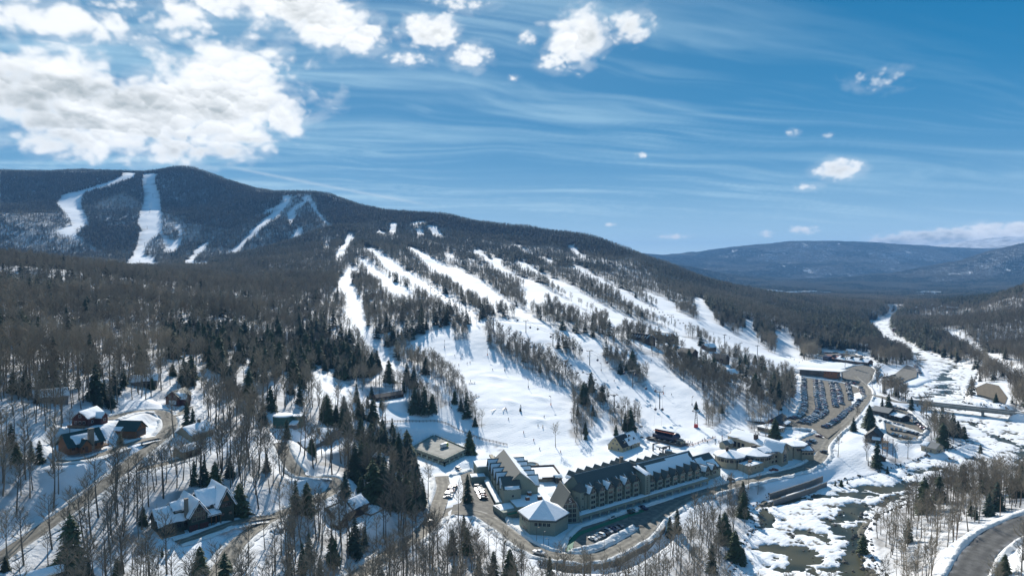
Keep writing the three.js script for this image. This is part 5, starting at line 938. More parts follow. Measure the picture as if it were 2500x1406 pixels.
function plant(list, kind) {
  for (const t of list) { t.D = Math.hypot(t.x, t.z); t.y = height(t.x, t.z); t.turn = rnd() * 6.283; t.tone = (0.72 + 0.4 * rnd()) * (0.6 + 0.8 * fbm(t.x / 55 + 2, t.z / 55, 3)); t.big = (t.h / t.D) * (t.seen ? 3 : 1) * (Math.abs(t.x) < -t.z * 0.74 ? 1 : 0.01); }
  list.sort((a, b) => b.big - a.big);
  const one = list.slice(0, 300), rest = list.slice(300), proto = {};
  for (const t of one) {
    const set = kind === 'bare' ? BARE[2] : FIR[2], q = t.v % set.length, wh = WHERE[zoneOf(t.x, t.z)];
    let o = proto[q];
    if (!o) { o = new THREE.Group(); part('trunk', set[q].trunk, M.bark, o); part('crown', set[q].crown, kind === 'bare' ? M.twig : q === 3 || q === 5 ? M.pine : q === 4 ? M.spruce : M.needles, o); proto[q] = o; }
    const size = t.h > 15.5 ? 'tall' : t.h > 11 ? 'medium-high' : 'short', build = ['dark green conifer', 'broad dark conifer', 'slender dark conifer', 'broad yellow-green pine', 'blue-green spruce', 'yellow-green pine'][q];
    const c = o.clone(); c.name = numbered(kind === 'bare' ? 'bare_tree' : 'conifer_tree'); const s = t.h / 10; c.position.set(t.x, t.y - 0.15, t.z); c.rotation.y = t.turn; c.scale.set(s * (0.85 + 0.35 * t.tone), s, s * (0.85 + 0.35 * t.tone));
    c.userData = kind === 'bare' ? { label: `${size} leafless grey-brown tree ${wh}`, category: 'tree', group: `${size} bare trees ${wh}` } : { label: `${size} ${build} ${wh}`, category: 'tree', group: `${size} ${build}s ${wh}` };
    scene.add(c);
  }
  const holder = new THREE.Group(); holder.name = kind === 'bare' ? 'bare_woodland' : 'conifer_woodland'; holder.userData = { kind: 'stuff', label: kind === 'bare' ? 'grey-brown leafless woods over the hills and slopes' : 'dark green evergreen forest on hills and ridges', category: 'woodland' };
  const mass = kind === 'bare' ? BAREMASS : FIRMASS, sets = new Map();
  for (const t of rest) { const d = t.D < 560 ? 2 : t.D < 1150 ? 1 : 0, q = t.v % mass[d].length, k = d * 8 + q; if (!sets.has(k)) sets.set(k, []); sets.get(k).push(t); }
  const m4 = new THREE.Matrix4(), qn = new THREE.Quaternion(), up = new THREE.Vector3(0, 1, 0), col = new THREE.Color();
  for (const [k, L] of sets) {
    const im = new THREE.InstancedMesh(mass[Math.floor(k / 8)][k % 8], massMat, L.length); im.name = kind === 'bare' ? 'bare_trees' : 'conifers'; im.userData.kind = 'stuff';
    L.forEach((t, i) => { const s = t.h / 10, f = s * (0.9 + 0.3 * t.tone) * (t.D > 1150 && kind === 'fir' ? 1.55 : 1); m4.compose(new THREE.Vector3(t.x, t.y - 0.2, t.z), qn.setFromAxisAngle(up, t.turn), new THREE.Vector3(f, s, f)); im.setMatrixAt(i, m4); const v = t.tone; im.setColorAt(i, kind === 'bare' ? col.setRGB(v * 1.02, v, v * 0.98) : col.setRGB(v * (0.85 + 0.5 * TAB[i & 65535]), v, v * 0.95)); });
    im.castShadow = im.receiveShadow = true; holder.add(im);
  }
  scene.add(holder);
  console.log(kind, list.length);
}
plant(trees.bare, 'bare');
plant(trees.fir, 'fir');

{ // the woods on the far hills, in clumps
  const r = rng(77), clump = (fir) => { const t = new Tris(), bark = [0.15, 0.138, 0.108], twig = [0.225, 0.205, 0.155], green = [0.038, 0.062, 0.032]; for (let i = 0; i < 24; i++) { const x = (r() - 0.5) * 30, z = (r() - 0.5) * 30, h = 9 + 6 * r(); if (fir && i % 4) { for (let k = 0; k < 3; k++) { const y0 = h * (0.08 + 0.28 * k), w = h * (0.26 - 0.065 * k); t.prism([x, y0, z], [x, y0 + h * 0.45, z], w, 0, 5, green); } } else { t.prism([x, -2, z], [x, h, z], 0.22, 0.1, 3, bark); for (let k = 0; k < 9; k++) { const a = k * 2.4 + r(), y = h * (0.35 + 0.06 * k), l = h * 0.26 * (1.2 - k * 0.06); t.prism([x, y, z], [x + Math.cos(a) * l, y + l * 0.9, z + Math.sin(a) * l], 0.26, 0.1, 3, twig); } } } return t.geo(); };
  const sets = [clump(0), clump(0), clump(1), clump(1)].map((g) => ({ g, L: [] }));
  const homes = TOWN.filter((t) => t[2] < -2600);
  for (let z = -3350; z > -9600; z -= 25) for (let x = -z * 0.05; x < -z * 0.8; x += 25) {
    const X = x + (r() - 0.5) * 16, Z = z + (r() - 0.5) * 16, dice = r(), a = r() * 6.283, v = r(), dark = smooth(fbm(X / 330 + 3, Z / 330 + 3, 4), 0.4, 0.58), clear = smooth(fbm(X / 150 + 9, Z / 150, 5), 0.64, 0.74);
    if (dice < clear * 0.55 || homes.some((t) => Math.hypot(X - t[0], Z - t[2]) < 45)) continue; const y = height(X, Z); if (!inSight(X, y + 18, Z)) continue; const q = (v < dark * 0.85 ? 2 : 0) + (dice > 0.5 ? 1 : 0); sets[q].L.push([X, y - 2.3, Z, a, 0.85 + 0.4 * v]);
  }
  const h = new THREE.Group(); h.name = 'far_woodland'; h.userData = { kind: 'stuff', label: 'hazy blue woods covering the far hills across the valley', category: 'woodland' }; const m4 = new THREE.Matrix4(), qn = new THREE.Quaternion(), up = new THREE.Vector3(0, 1, 0); let n = 0;
  for (const s of sets) { const im = new THREE.InstancedMesh(s.g, massMat, s.L.length); im.name = 'distant_trees'; im.userData.kind = 'stuff'; s.L.forEach(([x, y, z, a, k], i) => im.setMatrixAt(i, m4.compose(new THREE.Vector3(x, y, z), qn.setFromAxisAngle(up, a), new THREE.Vector3(k, k, k)))); im.castShadow = im.receiveShadow = true; h.add(im); n += s.L.length; }
  scene.add(h); console.log('far clumps', n);
}
// ------------------------------------------------------------------ building kit
// A frame is a place on a thing, with its own turn, to which parts are fixed.
const UNITBOX = new THREE.BoxGeometry(1, 1, 1);
const FRAMEGEO = (() => { const t = new Tris(), b = 0.055; t.box(-0.5, -0.5, -0.5, 0.5, -0.5 + b, 0.5).box(-0.5, 0.5 - b, -0.5, 0.5, 0.5, 0.5).box(-0.5, -0.5 + b, -0.5, -0.5 + b, 0.5 - b, 0.5).box(0.5 - b, -0.5 + b, -0.5, 0.5, 0.5 - b, 0.5).box(-0.02, -0.5 + b, -0.4, 0.02, 0.5 - b, 0.4); return t.geo(); })();
class Frame {
  constructor(root, x = 0, y = 0, z = 0, turn = 0) { this.root = root; this.x = x; this.y = y; this.z = z; this.turn = turn; }
  at(x, y, z) { const c = Math.cos(this.turn), s = Math.sin(this.turn); return [this.x + x * c + z * s, this.y + y, this.z - x * s + z * c]; }
  put(m, x = 0, y = 0, z = 0, turn = 0) { m.position.set(...this.at(x, y, z)); m.rotation.y = this.turn + turn; return m; }
  part(name, geo, mat, label) { return this.put(part(name, geo, mat, this.root, label)); }
  box(name, x0, y0, z0, x1, y1, z1, mat, label) { return this.part(name, boxGeo(x0, y0, z0, x1, y1, z1), mat, label); }
  // window at its centre; face: 0 front (+z), 1 right (+x), 2 back, 3 left
  win(x, y, z, w, h, face = 0, fm = M.frame, name = 'window') {
    const o = this.put(part(name, FRAMEGEO, fm, this.root), x, y, z, [0, Math.PI / 2, Math.PI, -Math.PI / 2][face]); o.scale.set(w, h, 0.16);
    const p = part('pane', UNITBOX, M.glass, o); p.scale.set(0.9, 0.9, 0.5); return o;
  }
  door(x, y, z, w, h, face = 0, mat = M.brownWall, name = 'door') { const o = this.put(part(name, UNITBOX, mat, this.root), x, y + h / 2, z, [0, Math.PI / 2, Math.PI, -Math.PI / 2][face]); o.scale.set(w, h, 0.14); return o; }
}
const sub3 = (a, b) => [a[0] - b[0], a[1] - b[1], a[2] - b[2]], cross = (a, b) => [a[1] * b[2] - a[2] * b[1], a[2] * b[0] - a[0] * b[2], a[0] * b[1] - a[1] * b[0]], unit = (a) => { const l = Math.hypot(...a) || 1; return a.map((k) => k / l); };
const mix3 = (a, b, t) => [lerp(a[0], b[0], t), lerp(a[1], b[1], t), lerp(a[2], b[2], t)];
// slab between an eave line A-B and a ridge line D-C (quad A B C D), skin on top
function upward(A, B, D) { let n = unit(cross(sub3(B, A), sub3(D, A))); return n[1] < 0 ? n.map((k) => -k) : n; }
function slabGeo(A, B, C, D, thick = 0.22) { const n = upward(A, B, D), low = (p) => [p[0] - n[0] * thick, p[1] - n[1] * thick, p[2] - n[2] * thick], t = new Tris(); let q = [A, B, C, D]; if (cross(sub3(B, A), sub3(D, A))[1] < 0) q = [D, C, B, A]; return t.hull(q, q.map(low)).geo(); }
// a bed of snow on part of a slab: s along the eave, t up the slope; ragged edges, rounded lip
function snowGeo(A, B, C, D, s0, s1, t0, t1, thick, seed, rag = 0.12) {
  const n = upward(A, B, D), ns = 14, nt = 8, P = [], tr = new Tris(), flip = cross(sub3(B, A), sub3(D, A))[1] < 0;
  for (let j = 0; j <= nt; j++) for (let i = 0; i <= ns; i++) {
    let u = i / ns, v = j / nt; const e = Math.min(u, 1 - u, v, 1 - v) * 2;
    const ws = (fbm(seed + v * 5, i * 0.9 + seed, 2) - 0.5) * rag * (Math.abs(u - 0.5) * 2), wt = (fbm(seed * 1.7 + u * 7, j * 0.7, 3) - 0.5) * rag * 2.2 * (1 - v);
    const s = clamp(lerp(s0, s1, u) + ws * (s1 - s0), Math.max(0, s0 - rag), Math.min(1, s1 + rag)), t = clamp(lerp(t0, t1, v) + wt * (t1 - t0), 0, 1);
    const lo = mix3(A, B, s), hi = mix3(D, C, s), p = mix3(lo, hi, t), h = thick * Math.min(1, 0.15 + Math.sqrt(e) * 1.1) * (0.8 + 0.4 * vnoise(seed + i * 0.7, j * 0.7)) + 0.02;
    P.push([p[0] + n[0] * h, p[1] + n[1] * h, p[2] + n[2] * h]);
  }
  for (let j = 0; j < nt; j++) for (let i = 0; i < ns; i++) { const a = P[j * (ns + 1) + i], b = P[j * (ns + 1) + i + 1], c = P[(j + 1) * (ns + 1) + i + 1], d = P[(j + 1) * (ns + 1) + i]; if (flip) tr.quad(d, c, b, a); else tr.quad(a, b, c, d); }
  const rim = (list) => { for (let i = 1; i < list.length; i++) { const a = list[i - 1], b = list[i], dn = (p) => [p[0] - n[0] * thick * 1.2, p[1] - n[1] * thick * 1.2, p[2] - n[2] * thick * 1.2]; tr.quad(dn(a), dn(b), b, a); } };
  const row = (j) => P.slice(j * (ns + 1), (j + 1) * (ns + 1)), colm = (i) => Array.from({ length: nt + 1 }, (_, j) => P[j * (ns + 1) + i]);
  rim(flip ? row(0).reverse() : row(0)); rim(flip ? row(nt) : row(nt).reverse()); rim(flip ? colm(0) : colm(0).reverse()); rim(flip ? colm(ns).reverse() : colm(ns));
  return tr.geo();
}
let snowSeed = 1;
// gabled block. axis 'x': ridge along x; walls, two roof slabs, snow [s0,s1,t0,t1] on the front and back slopes
function gable(f, o) {
  const { x0, x1, z0, z1, base = 0, eave, ridge, axis = 'x', wall, roof, over = 0.6, front, back, thick = 0.35 } = o;
  const zm = (z0 + z1) / 2, xm = (x0 + x1) / 2;
  const w = new Tris();
  if (axis === 'x') w.hull([[x1, base, z1], [x1, base, z0], [x1, eave, z0], [x1, ridge - 0.12, zm], [x1, eave, z1]], [[x0, base, z1], [x0, base, z0], [x0, eave, z0], [x0, ridge - 0.12, zm], [x0, eave, z1]]);
  else w.hull([[x0, base, z1], [x1, base, z1], [x1, eave, z1], [xm, ridge - 0.12, z1], [x0, eave, z1]], [[x0, base, z0], [x1, base, z0], [x1, eave, z0], [xm, ridge - 0.12, z0], [x0, eave, z0]]);
  const wm = f.part('wall', w.geo(), wall);
  const k = axis === 'x' ? (ridge - eave) / ((z1 - z0) / 2) : (ridge - eave) / ((x1 - x0) / 2), dy = over * k, up = 0.24;
  const S = axis === 'x'
    ? [[[x0 - over, eave - dy + up, z1 + over], [x1 + over, eave - dy + up, z1 + over], [x1 + over, ridge + up, zm], [x0 - over, ridge + up, zm]], [[x1 + over, eave - dy + up, z0 - over], [x0 - over, eave - dy + up, z0 - over], [x0 - over, ridge + up, zm], [x1 + over, ridge + up, zm]]]
    : [[[x1 + over, eave - dy + up, z1 + over], [x1 + over, eave - dy + up, z0 - over], [xm, ridge + up, z0 - over], [xm, ridge + up, z1 + over]], [[x0 - over, eave - dy + up, z0 - over], [x0 - over, eave - dy + up, z1 + over], [xm, ridge + up, z1 + over], [xm, ridge + up, z0 - over]]];
  S.forEach((q, i) => { const r = f.part('roof', slabGeo(...q), roof); for (const s of [].concat([i ? back : front]).flat(1) ?? []) if (s) part('roof_snow', snowGeo(...q, ...s, thick, snowSeed++), M.roofSnow, r); });
  return { S, wall: wm };
}
const FULL = [[0.0, 1.0, 0.0, 1.0]];
// flat roof with a bed of snow
function flatSnow(f, x0, z0, x1, z1, y, thick = 0.4) { return f.part('roof_snow', snowGeo([x0, y, z1], [x1, y, z1], [x1, y, z0], [x0, y, z0], 0.01, 0.99, 0.01, 0.99, thick, snowSeed++, 0.02), M.roofSnow); }
// many-sided pavilion
function pavilion(f, cx, cz, R, n, base, eave, apex, wall, roof, snow, turn = 0, over = 1) {
  const ring = (r, y) => Array.from({ length: n }, (_, i) => { const a = turn + (i / n) * 6.28319; return [cx + Math.cos(a) * r, y, cz + Math.sin(a) * r]; }), w = new Tris(), lo = ring(R, base), hi = ring(R, eave), e = ring(R + over, eave + 0.1), e2 = ring(R + over, eave - 0.5);
  for (let i = 0; i < n; i++) { const j = (i + 1) % n; w.quad(lo[j], lo[i], hi[i], hi[j]); }
  f.part('wall', w.geo(), wall);
  for (let i = 0; i < n; i++) { const j = (i + 1) % n, t = new Tris(), ap = [cx, apex, cz]; t.tri(e[j], e[i], ap).quad(e2[j], e2[i], e[i], e[j]).tri(e2[i], e2[j], [cx, eave - 0.5, cz]); const m = f.part('roof', t.geo(), roof); if (snow) { const up = (p, k) => [lerp(p[0], cx, k), p[1] + (apex - eave) * k + 0.28, lerp(p[2], cz, k)]; const q = new Tris(), A = up(e[i], 0.03), B = up(e[j], 0.03), C = [cx, apex + 0.3, cz], d = (p) => [p[0], p[1] - 0.35, p[2]]; q.tri(B, A, C).quad(d(B), d(A), A, B); part('roof_snow', q.geo(), M.roofSnow, m); } }
  return { lo, hi };
}
function chimney(f, x, y0, z, w, y1, mat = M.stone) { const c = f.box('chimney', x - w / 2, y0, z - w / 2, x + w / 2, y1, z + w / 2, mat); part('chimney_cap', boxGeo(x - w / 2 - 0.12, y1, z - w / 2 - 0.12, x + w / 2 + 0.12, y1 + 0.2, z + w / 2 + 0.12), M.darkFrame, c); return c; }

// ------------------------------------------------------------------ the hotel
const hotel = thing('hotel', 'large grey-green slopeside hotel with steep dormered roofs and long entrance canopy', 'hotel', [36.8, 0, -321.4], 0.63);
{
  const f = new Frame(hotel);
  const bay = (c, eave, rows, peak, run, zf, dormSnow) => { // projecting window bay with its own little gable
    f.part('window_bay', new Tris().hull([[c - 1.9, 3.4, zf + 1.9], [c + 1.9, 3.4, zf + 1.9], [c + 1.9, eave + 0.6, zf + 1.9], [c, peak - 0.5, zf + 1.9], [c - 1.9, eave + 0.6, zf + 1.9]], [[c - 1.9, 3.4, zf - 3], [c + 1.9, 3.4, zf - 3], [c + 1.9, eave + 0.6, zf - 3], [c, peak - 0.5, zf - 3], [c - 1.9, eave + 0.6, zf - 3]]).geo(), M.hotelWall);
    for (const s of [-1, 1]) { const q = [[c + s * 2.7, eave + 0.2, zf + 2.6], [c + s * 2.7, eave + 0.2, zf - 0.9], [c, peak, zf - run], [c, peak, zf + 2.6]], r = f.part('dormer_roof', slabGeo(...q, 0.16), M.hotelRoof); if (dormSnow && s === dormSnow) part('roof_snow', snowGeo(...q, 0.1, 0.95, 0.1, 0.9, 0.25, snowSeed++), M.roofSnow, r); }
    for (let k = 0; k < rows; k++) { const y = 4.6 + k * 2.45; f.win(c, y, zf + 1.94, 3.1, 1.6, 0, M.hotelTrim); f.box('balcony', c + 1.92, y - 1.25, zf, c + 3.9, y - 1.05, zf + 1.2, M.hotelTrim); }
    f.part('gable_window', new Tris().hull([[c - 1.4, eave + 0.5, zf + 2.0], [c + 1.4, eave + 0.5, zf + 2.0], [c, peak - 1.3, zf + 2.0]], [[c - 1.4, eave + 0.5, zf + 1.9], [c + 1.4, eave + 0.5, zf + 1.9], [c, peak - 1.3, zf + 1.9]]).geo(), M.glass);
  };
  const rearDormer = (c, y, zr, zb) => { for (const s of [-1, 1]) { const q = [[c + s * 2.6, y - 3.4, zb - 0.6], [c + s * 2.6, y - 3.4, zb + 4], [c, y, zr - 0.6], [c, y, zb - 0.6]], r = f.part('dormer_roof', slabGeo(...q, 0.16), M.hotelRoof); part('roof_snow', snowGeo(...q, 0.05, 0.95, 0.0, 0.35, 0.25, snowSeed++), M.roofSnow, r); } f.part('wall', new Tris().hull([[c + 2.4, y - 4, zb], [c - 2.4, y - 4, zb], [c - 2.4, y - 3.3, zb], [c, y - 0.3, zb], [c + 2.4, y - 3.3, zb]], [[c + 2.4, y - 4, zb + 0.4], [c - 2.4, y - 4, zb + 0.4], [c - 2.4, y - 3.3, zb + 0.4], [c, y - 0.3, zb + 0.4], [c + 2.4, y - 3.3, zb + 0.4]]).geo(), M.hotelWall); };
  // taller wing
  gable(f, { x0: 0, x1: 38, z0: -19, z1: -3, eave: 10.9, ridge: 18.2, wall: M.hotelWall, roof: M.hotelRoof, over: 0.5, back: FULL });
  for (let i = 0; i < 6; i++) { const c = 3.6 + i * 5.9; bay(c, 10.8, 4, 14.8, 4.3, -3, i % 2 ? 0 : -1); rearDormer(c + 1, 17.9, -11.2, -19.5); for (let k = 0; k < 4; k++) f.win(c + 2.95, 4.6 + k * 2.45, -2.95, 1.7, 1.7, 0, M.hotelTrim); const q = [[c + 2.4, 11.5, -3.2], [c + 3.5, 11.5, -3.2], [c + 3.2, 14.6, -6.9], [c + 2.7, 14.6, -6.9]]; f.part('roof_snow', snowGeo(...q, 0.05, 0.6, 0, 1, 0.22, snowSeed++), M.roofSnow); }
  chimney(f, 33.5, 15.5, -12, 1.5, 21.3);
  // turret at the left end
  f.box('turret', -2.4, 0, -9.5, 2.6, 12.2, -3.4, M.hotelWall); f.part('turret_roof', new Tris().tri([-2.8, 12.1, -3], [3, 12.1, -3], [0.1, 16.4, -6.4]).tri([3, 12.1, -3], [3, 12.1, -9.9], [0.1, 16.4, -6.4]).tri([3, 12.1, -9.9], [-2.8, 12.1, -9.9], [0.1, 16.4, -6.4]).tri([-2.8, 12.1, -9.9], [-2.8, 12.1, -3], [0.1, 16.4, -6.4]).geo(), M.hotelRoof);
  for (const y of [5, 9]) { f.win(-1, y, -3.36, 0.9, 1.2, 0, M.hotelTrim); f.win(-2.42, y, -6, 0.9, 1.2, 3, M.hotelTrim); }
  // stair tower
  f.box('stair_tower', 38, 0, -8, 41.6, 14.2, 0.6, M.hotelWall); const tr = f.part('tower_roof', slabGeo([37.7, 14.1, 0.9], [41.9, 14.1, 0.9], [41.9, 16.6, -8], [37.7, 16.6, -8]), M.hotelRoof); part('roof_snow', snowGeo([37.7, 14.1, 0.9], [41.9, 14.1, 0.9], [41.9, 16.6, -8], [37.7, 16.6, -8], 0.05, 0.95, 0, 1, 0.35, snowSeed++, 0.05), M.roofSnow, tr);
  for (let k = 0; k < 9; k++) f.box('tower_slot', 39.2, 3.2 + k * 1.1, 0.6, 39.9, 3.7 + k * 1.1, 0.66, M.darkFrame);
  gable(f, { x0: 36, x1: 44, z0: -22, z1: -8, eave: 12, ridge: 17.4, axis: 'z', wall: M.hotelWall, roof: M.hotelRoof, over: 0.3 });
  // lower wing, snow lying between its dormers
  const B = gable(f, { x0: 41.6, x1: 85, z0: -18, z1: -3, eave: 8.6, ridge: 16.4, wall: M.hotelWall, roof: M.hotelRoof, over: 0.5, front: [[0.14, 0.56, 0.3, 0.8], [0.52, 0.95, 0.3, 0.9]], back: FULL });
  for (let i = 0; i < 7; i++) { const c = 45 + i * 6; bay(c, 8.4, 3, 12.4, 3.7, -3, 0); if (i < 6) rearDormer(c + 2, 16.1, -10.6, -18.5); for (let k = 0; k < 3; k++) f.win(c + 3, 4.6 + k * 2.45, -2.95, 1.7, 1.7, 0, M.hotelTrim); const q = [[c + 2.1, 9.1, -3.1], [c + 4.0, 9.1, -3.1], [c + 3.9, 12.4, -6.4], [c + 1.2, 12.4, -6.4]]; f.part('roof_snow', snowGeo(...q, 0.0, 0.85, 0, 1, 0.3, snowSeed++), M.roofSnow); f.box('balcony_snow', c + 1.8, 8.4, -2.8, c + 3.6, 8.75, -1.4, M.roofSnow); }
  for (let i = 0; i < 6; i++) f.box('balcony_snow', 5.5 + i * 5.9, 10.85, -2.8, 7.2 + i * 5.9, 11.15, -1.4, M.roofSnow);
  // end wing
  gable(f, { x0: 85, x1: 104, z0: -20, z1: -3, eave: 5.6, ridge: 12, wall: M.hotelWall, roof: M.hotelRoof, over: 0.5, front: [[0.15, 0.55, 0.25, 0.85], [0.5, 0.95, 0.1, 0.6]] });
  for (const c of [90, 96]) bay(c, 5.6, 1, 9.4, 3.6, -3, -1);
  // entrance canopy along the whole front
  f.box('canopy', -7.5, 2.55, -3, 88, 3.35, 1.4, M.hotelTrim); f.box('canopy_fascia', -7.6, 2.1, 1.4, 88.1, 3.5, 1.62, M.hotelWall);
  f.part('canopy_snow', snowGeo([-7.4, 3.36, 1.4], [88, 3.36, 1.4], [88, 3.36, -3], [-7.4, 3.36, -3], 0, 1, 0.03, 0.97, 0.5, 77, 0.03), M.roofSnow);
  for (let i = 0; i < 17; i++) { const x = -5.5 + i * 5.8; if (x > 37 && x < 42) continue; f.box('canopy_column', x - 0.35, 0, 0.5, x + 0.35, 2.55, 1.2, M.hotelTrim); if (i < 16) f.win(x + 2.9, 1.25, -2.9, 3.4, 2.1, 0, M.darkFrame); }
  // lobby with the tall window wall
  const L = new Frame(hotel, ...new Frame(hotel).at(0, 0, 0)); const lob = (x, z, turn) => { const c = Math.cos(-0.63), s = Math.sin(-0.63), dx = x - 36.8, dz = z + 321.4; return new Frame(hotel, dx * c + dz * s, 0, -dx * s + dz * c, turn - 0.63); };
  const l = lob(27.2, -315.6, 0.2);
  gable(l, { x0: -4.6, x1: 4.6, z0: -17, z1: 0, eave: 6.2, ridge: 14.6, axis: 'z', wall: M.hotelWall, roof: M.hotelRoof, over: 0.7, front: [[0.05, 0.6, 0.1, 0.5]] });
  for (let r = 0; r < 4; r++) for (const c of [-1, 0, 1]) l.win(c * 2.1, 1.5 + r * 2.25, 0.04, 1.9, 2.0, 0, M.hotelTrim);
  l.part('gable_window', new Tris().hull([[-2.6, 9.6, 0.1], [2.6, 9.6, 0.1], [0, 13.2, 0.1]], [[-2.6, 9.6, 0], [2.6, 9.6, 0], [0, 13.2, 0]]).geo(), M.glass);
  const sCurve = new THREE.CatmullRomCurve3([[0.5, 1.5], [0.15, 1.75], [-0.4, 1.55], [-0.4, 1.1], [0.05, 0.85], [0.5, 0.6], [0.5, 0.15], [0, -0.1], [-0.5, 0.15]].map(([x, y]) => new THREE.Vector3(x, 10.2 + y, 0.2)));
  l.part('emblem', new THREE.TubeGeometry(sCurve, 40, 0.13, 6), M.whiteWall, 'white letter S emblem in the gable window');
  // octagonal dining pavilion under a white roof
  const p = lob(14.6, -311.2, 0);
  const pv = pavilion(p, 0, 0, 11.2, 6, -1, 6.8, 12.6, M.hotelWall, M.hotelRoof, true, Math.PI / 6 + 0.63, 1.1);
  for (const [a0, k] of [[Math.PI / 3, 4], [(2 * Math.PI) / 3, 3]]) for (let i = 0; i < k; i++) for (const y of k > 3 ? [4.9] : [4.9, 1.6]) { const a = a0 + 0.63, q = 11.2 * 0.866 + 0.03, w = p.put(part('window', FRAMEGEO, M.hotelTrim, hotel), Math.cos(a) * q - Math.sin(a) * (i - (k - 1) / 2) * 1.9, y, Math.sin(a) * q + Math.cos(a) * (i - (k - 1) / 2) * 1.9, Math.PI / 2 - a); w.scale.set(1.5, 1.8, 0.2); const g = part('pane', UNITBOX, M.glass, w); g.scale.set(0.9, 0.9, 0.5); }
  // flat-roofed link with plant
  const k = lob(8, -334, 0.3); k.box('wall', -9, 0, -9, 12, 5, 9, M.hotelWall); flatSnow(k, -9, -9, 12, 9, 5.0, 0.5); for (const [x, z] of [[-1, 2], [2, -4], [5, 3]]) { const v = k.box('roof_unit', x - 0.9, 5.2, z - 0.9, x + 0.9, 7, z + 0.9, M.rust); part('roof_snow', boxGeo(x - 0.95, 7, z - 0.95, x + 0.95, 7.3, z + 0.95), M.roofSnow, v); }
  const sv = lob(-3, -326, 0.5); sv.box('wall', -4, 0, -6, 7, 3.6, 5, M.hotelWall); flatSnow(sv, -4, -6, 7, 2, 3.62, 0.4); sv.box('service_roof', -3.4, 3.65, -4, 1.5, 3.9, -0.5, M.darkRoof); sv.box('canopy', -2, 2.6, 3, 6, 2.9, 6.5, M.greenTarp, 'green loading bay awning');
  // gabled cross wing on the left
  const w = lob(-4.5, -380, -1.36);
  gable(w, { x0: 0, x1: 42, z0: -9, z1: 9, base: 1, eave: 9.2, ridge: 17, wall: M.hotelWall, roof: M.hotelRoof, over: 0.5, back: [[0, 1, 0.05, 1]] });
  for (let i = 0; i < 5; i++) for (const s of [1, -1]) {
    const c = 5 + i * 8, zf = s * 9.6;
    w.part('window_bay', new Tris().hull(s > 0 ? [[c - 2, 2, zf], [c + 2, 2, zf], [c + 2, 9.4, zf], [c, 13.2, zf], [c - 2, 9.4, zf]] : [[c + 2, 2, zf], [c - 2, 2, zf], [c - 2, 9.4, zf], [c, 13.2, zf], [c + 2, 9.4, zf]], s > 0 ? [[c - 2, 2, zf - 4], [c + 2, 2, zf - 4], [c + 2, 9.4, zf - 4], [c, 13.2, zf - 4], [c - 2, 9.4, zf - 4]] : [[c + 2, 2, zf + 4], [c - 2, 2, zf + 4], [c - 2, 9.4, zf + 4], [c, 13.2, zf + 4], [c + 2, 9.4, zf + 4]]).geo(), M.hotelWall);
    for (const e of [-1, 1]) { const q = [[c + e * 3.5, 8.6, zf + s * 0.8], [c + e * 3.5, 8.6, zf - s * 0.8], [c, 14, zf - s * 6.2], [c, 14, zf + s * 0.8]], r = w.part('dormer_roof', slabGeo(...q, 0.16), M.hotelRoof); if (e > 0) part('roof_snow', snowGeo(...q, 0.05, 0.95, 0.05, 0.9, 0.3, snowSeed++), M.roofSnow, r); }
    for (let q = 0; q < 3; q++) { w.win(c, 3.6 + q * 2.4, zf + s * 0.05, 2.4, 1.4, s > 0 ? 0 : 2, M.hotelTrim); if (s > 0) w.win(c + 4, 3.6 + q * 2.4, 9.06, 1.6, 1.4, 0, M.hotelTrim); }
  }
  w.box('canopy', -2, 2.6, 9.6, 44, 3.3, 13, M.hotelTrim); w.part('canopy_snow', snowGeo([-2, 3.3, 13], [44, 3.3, 13], [44, 3.3, 9.7], [-2, 3.3, 9.7], 0, 1, 0, 1, 0.45, 91, 0.03), M.roofSnow);
  for (let i = 0; i < 6; i++) w.box('canopy_column', 1 + i * 8, 0, 12, 1.6 + i * 8, 2.6, 12.6, M.hotelTrim);
  w.box('corner_block', 38, 1, 1, 47, 10.5, 9.5, M.hotelWall); const cb = [[47.4, 10.4, 9.9], [47.4, 10.4, 0.6], [40, 14.6, 0.6], [40, 14.6, 9.9]]; w.part('roof', slabGeo(...cb), M.hotelRoof); w.part('roof_snow', snowGeo(...cb, 0.1, 0.9, 0, 0.25, 0.3, snowSeed++), M.roofSnow); for (const y of [4, 7]) w.win(47.06, y, 5, 1.2, 1.3, 1, M.hotelTrim);
  w.box('wall', -9, 1.5, 3, 3, 9, 16, M.hotelWall); flatSnow(w, -9, 3, 3, 16, 9.02, 0.5); w.box('wall', -14, 1.5, -14, -1, 10, 3, M.hotelWall); flatSnow(w, -14, -14, -1, 3, 10.02, 0.5); w.box('skylight', -13, 10.1, 4.2, -3, 11.2, 6.2, M.tanWall); w.box('wall', 3, 1.5, 12, 9, 5.5, 20, M.hotelWall); flatSnow(w, 3, 12, 9, 20, 5.52, 0.4);
}
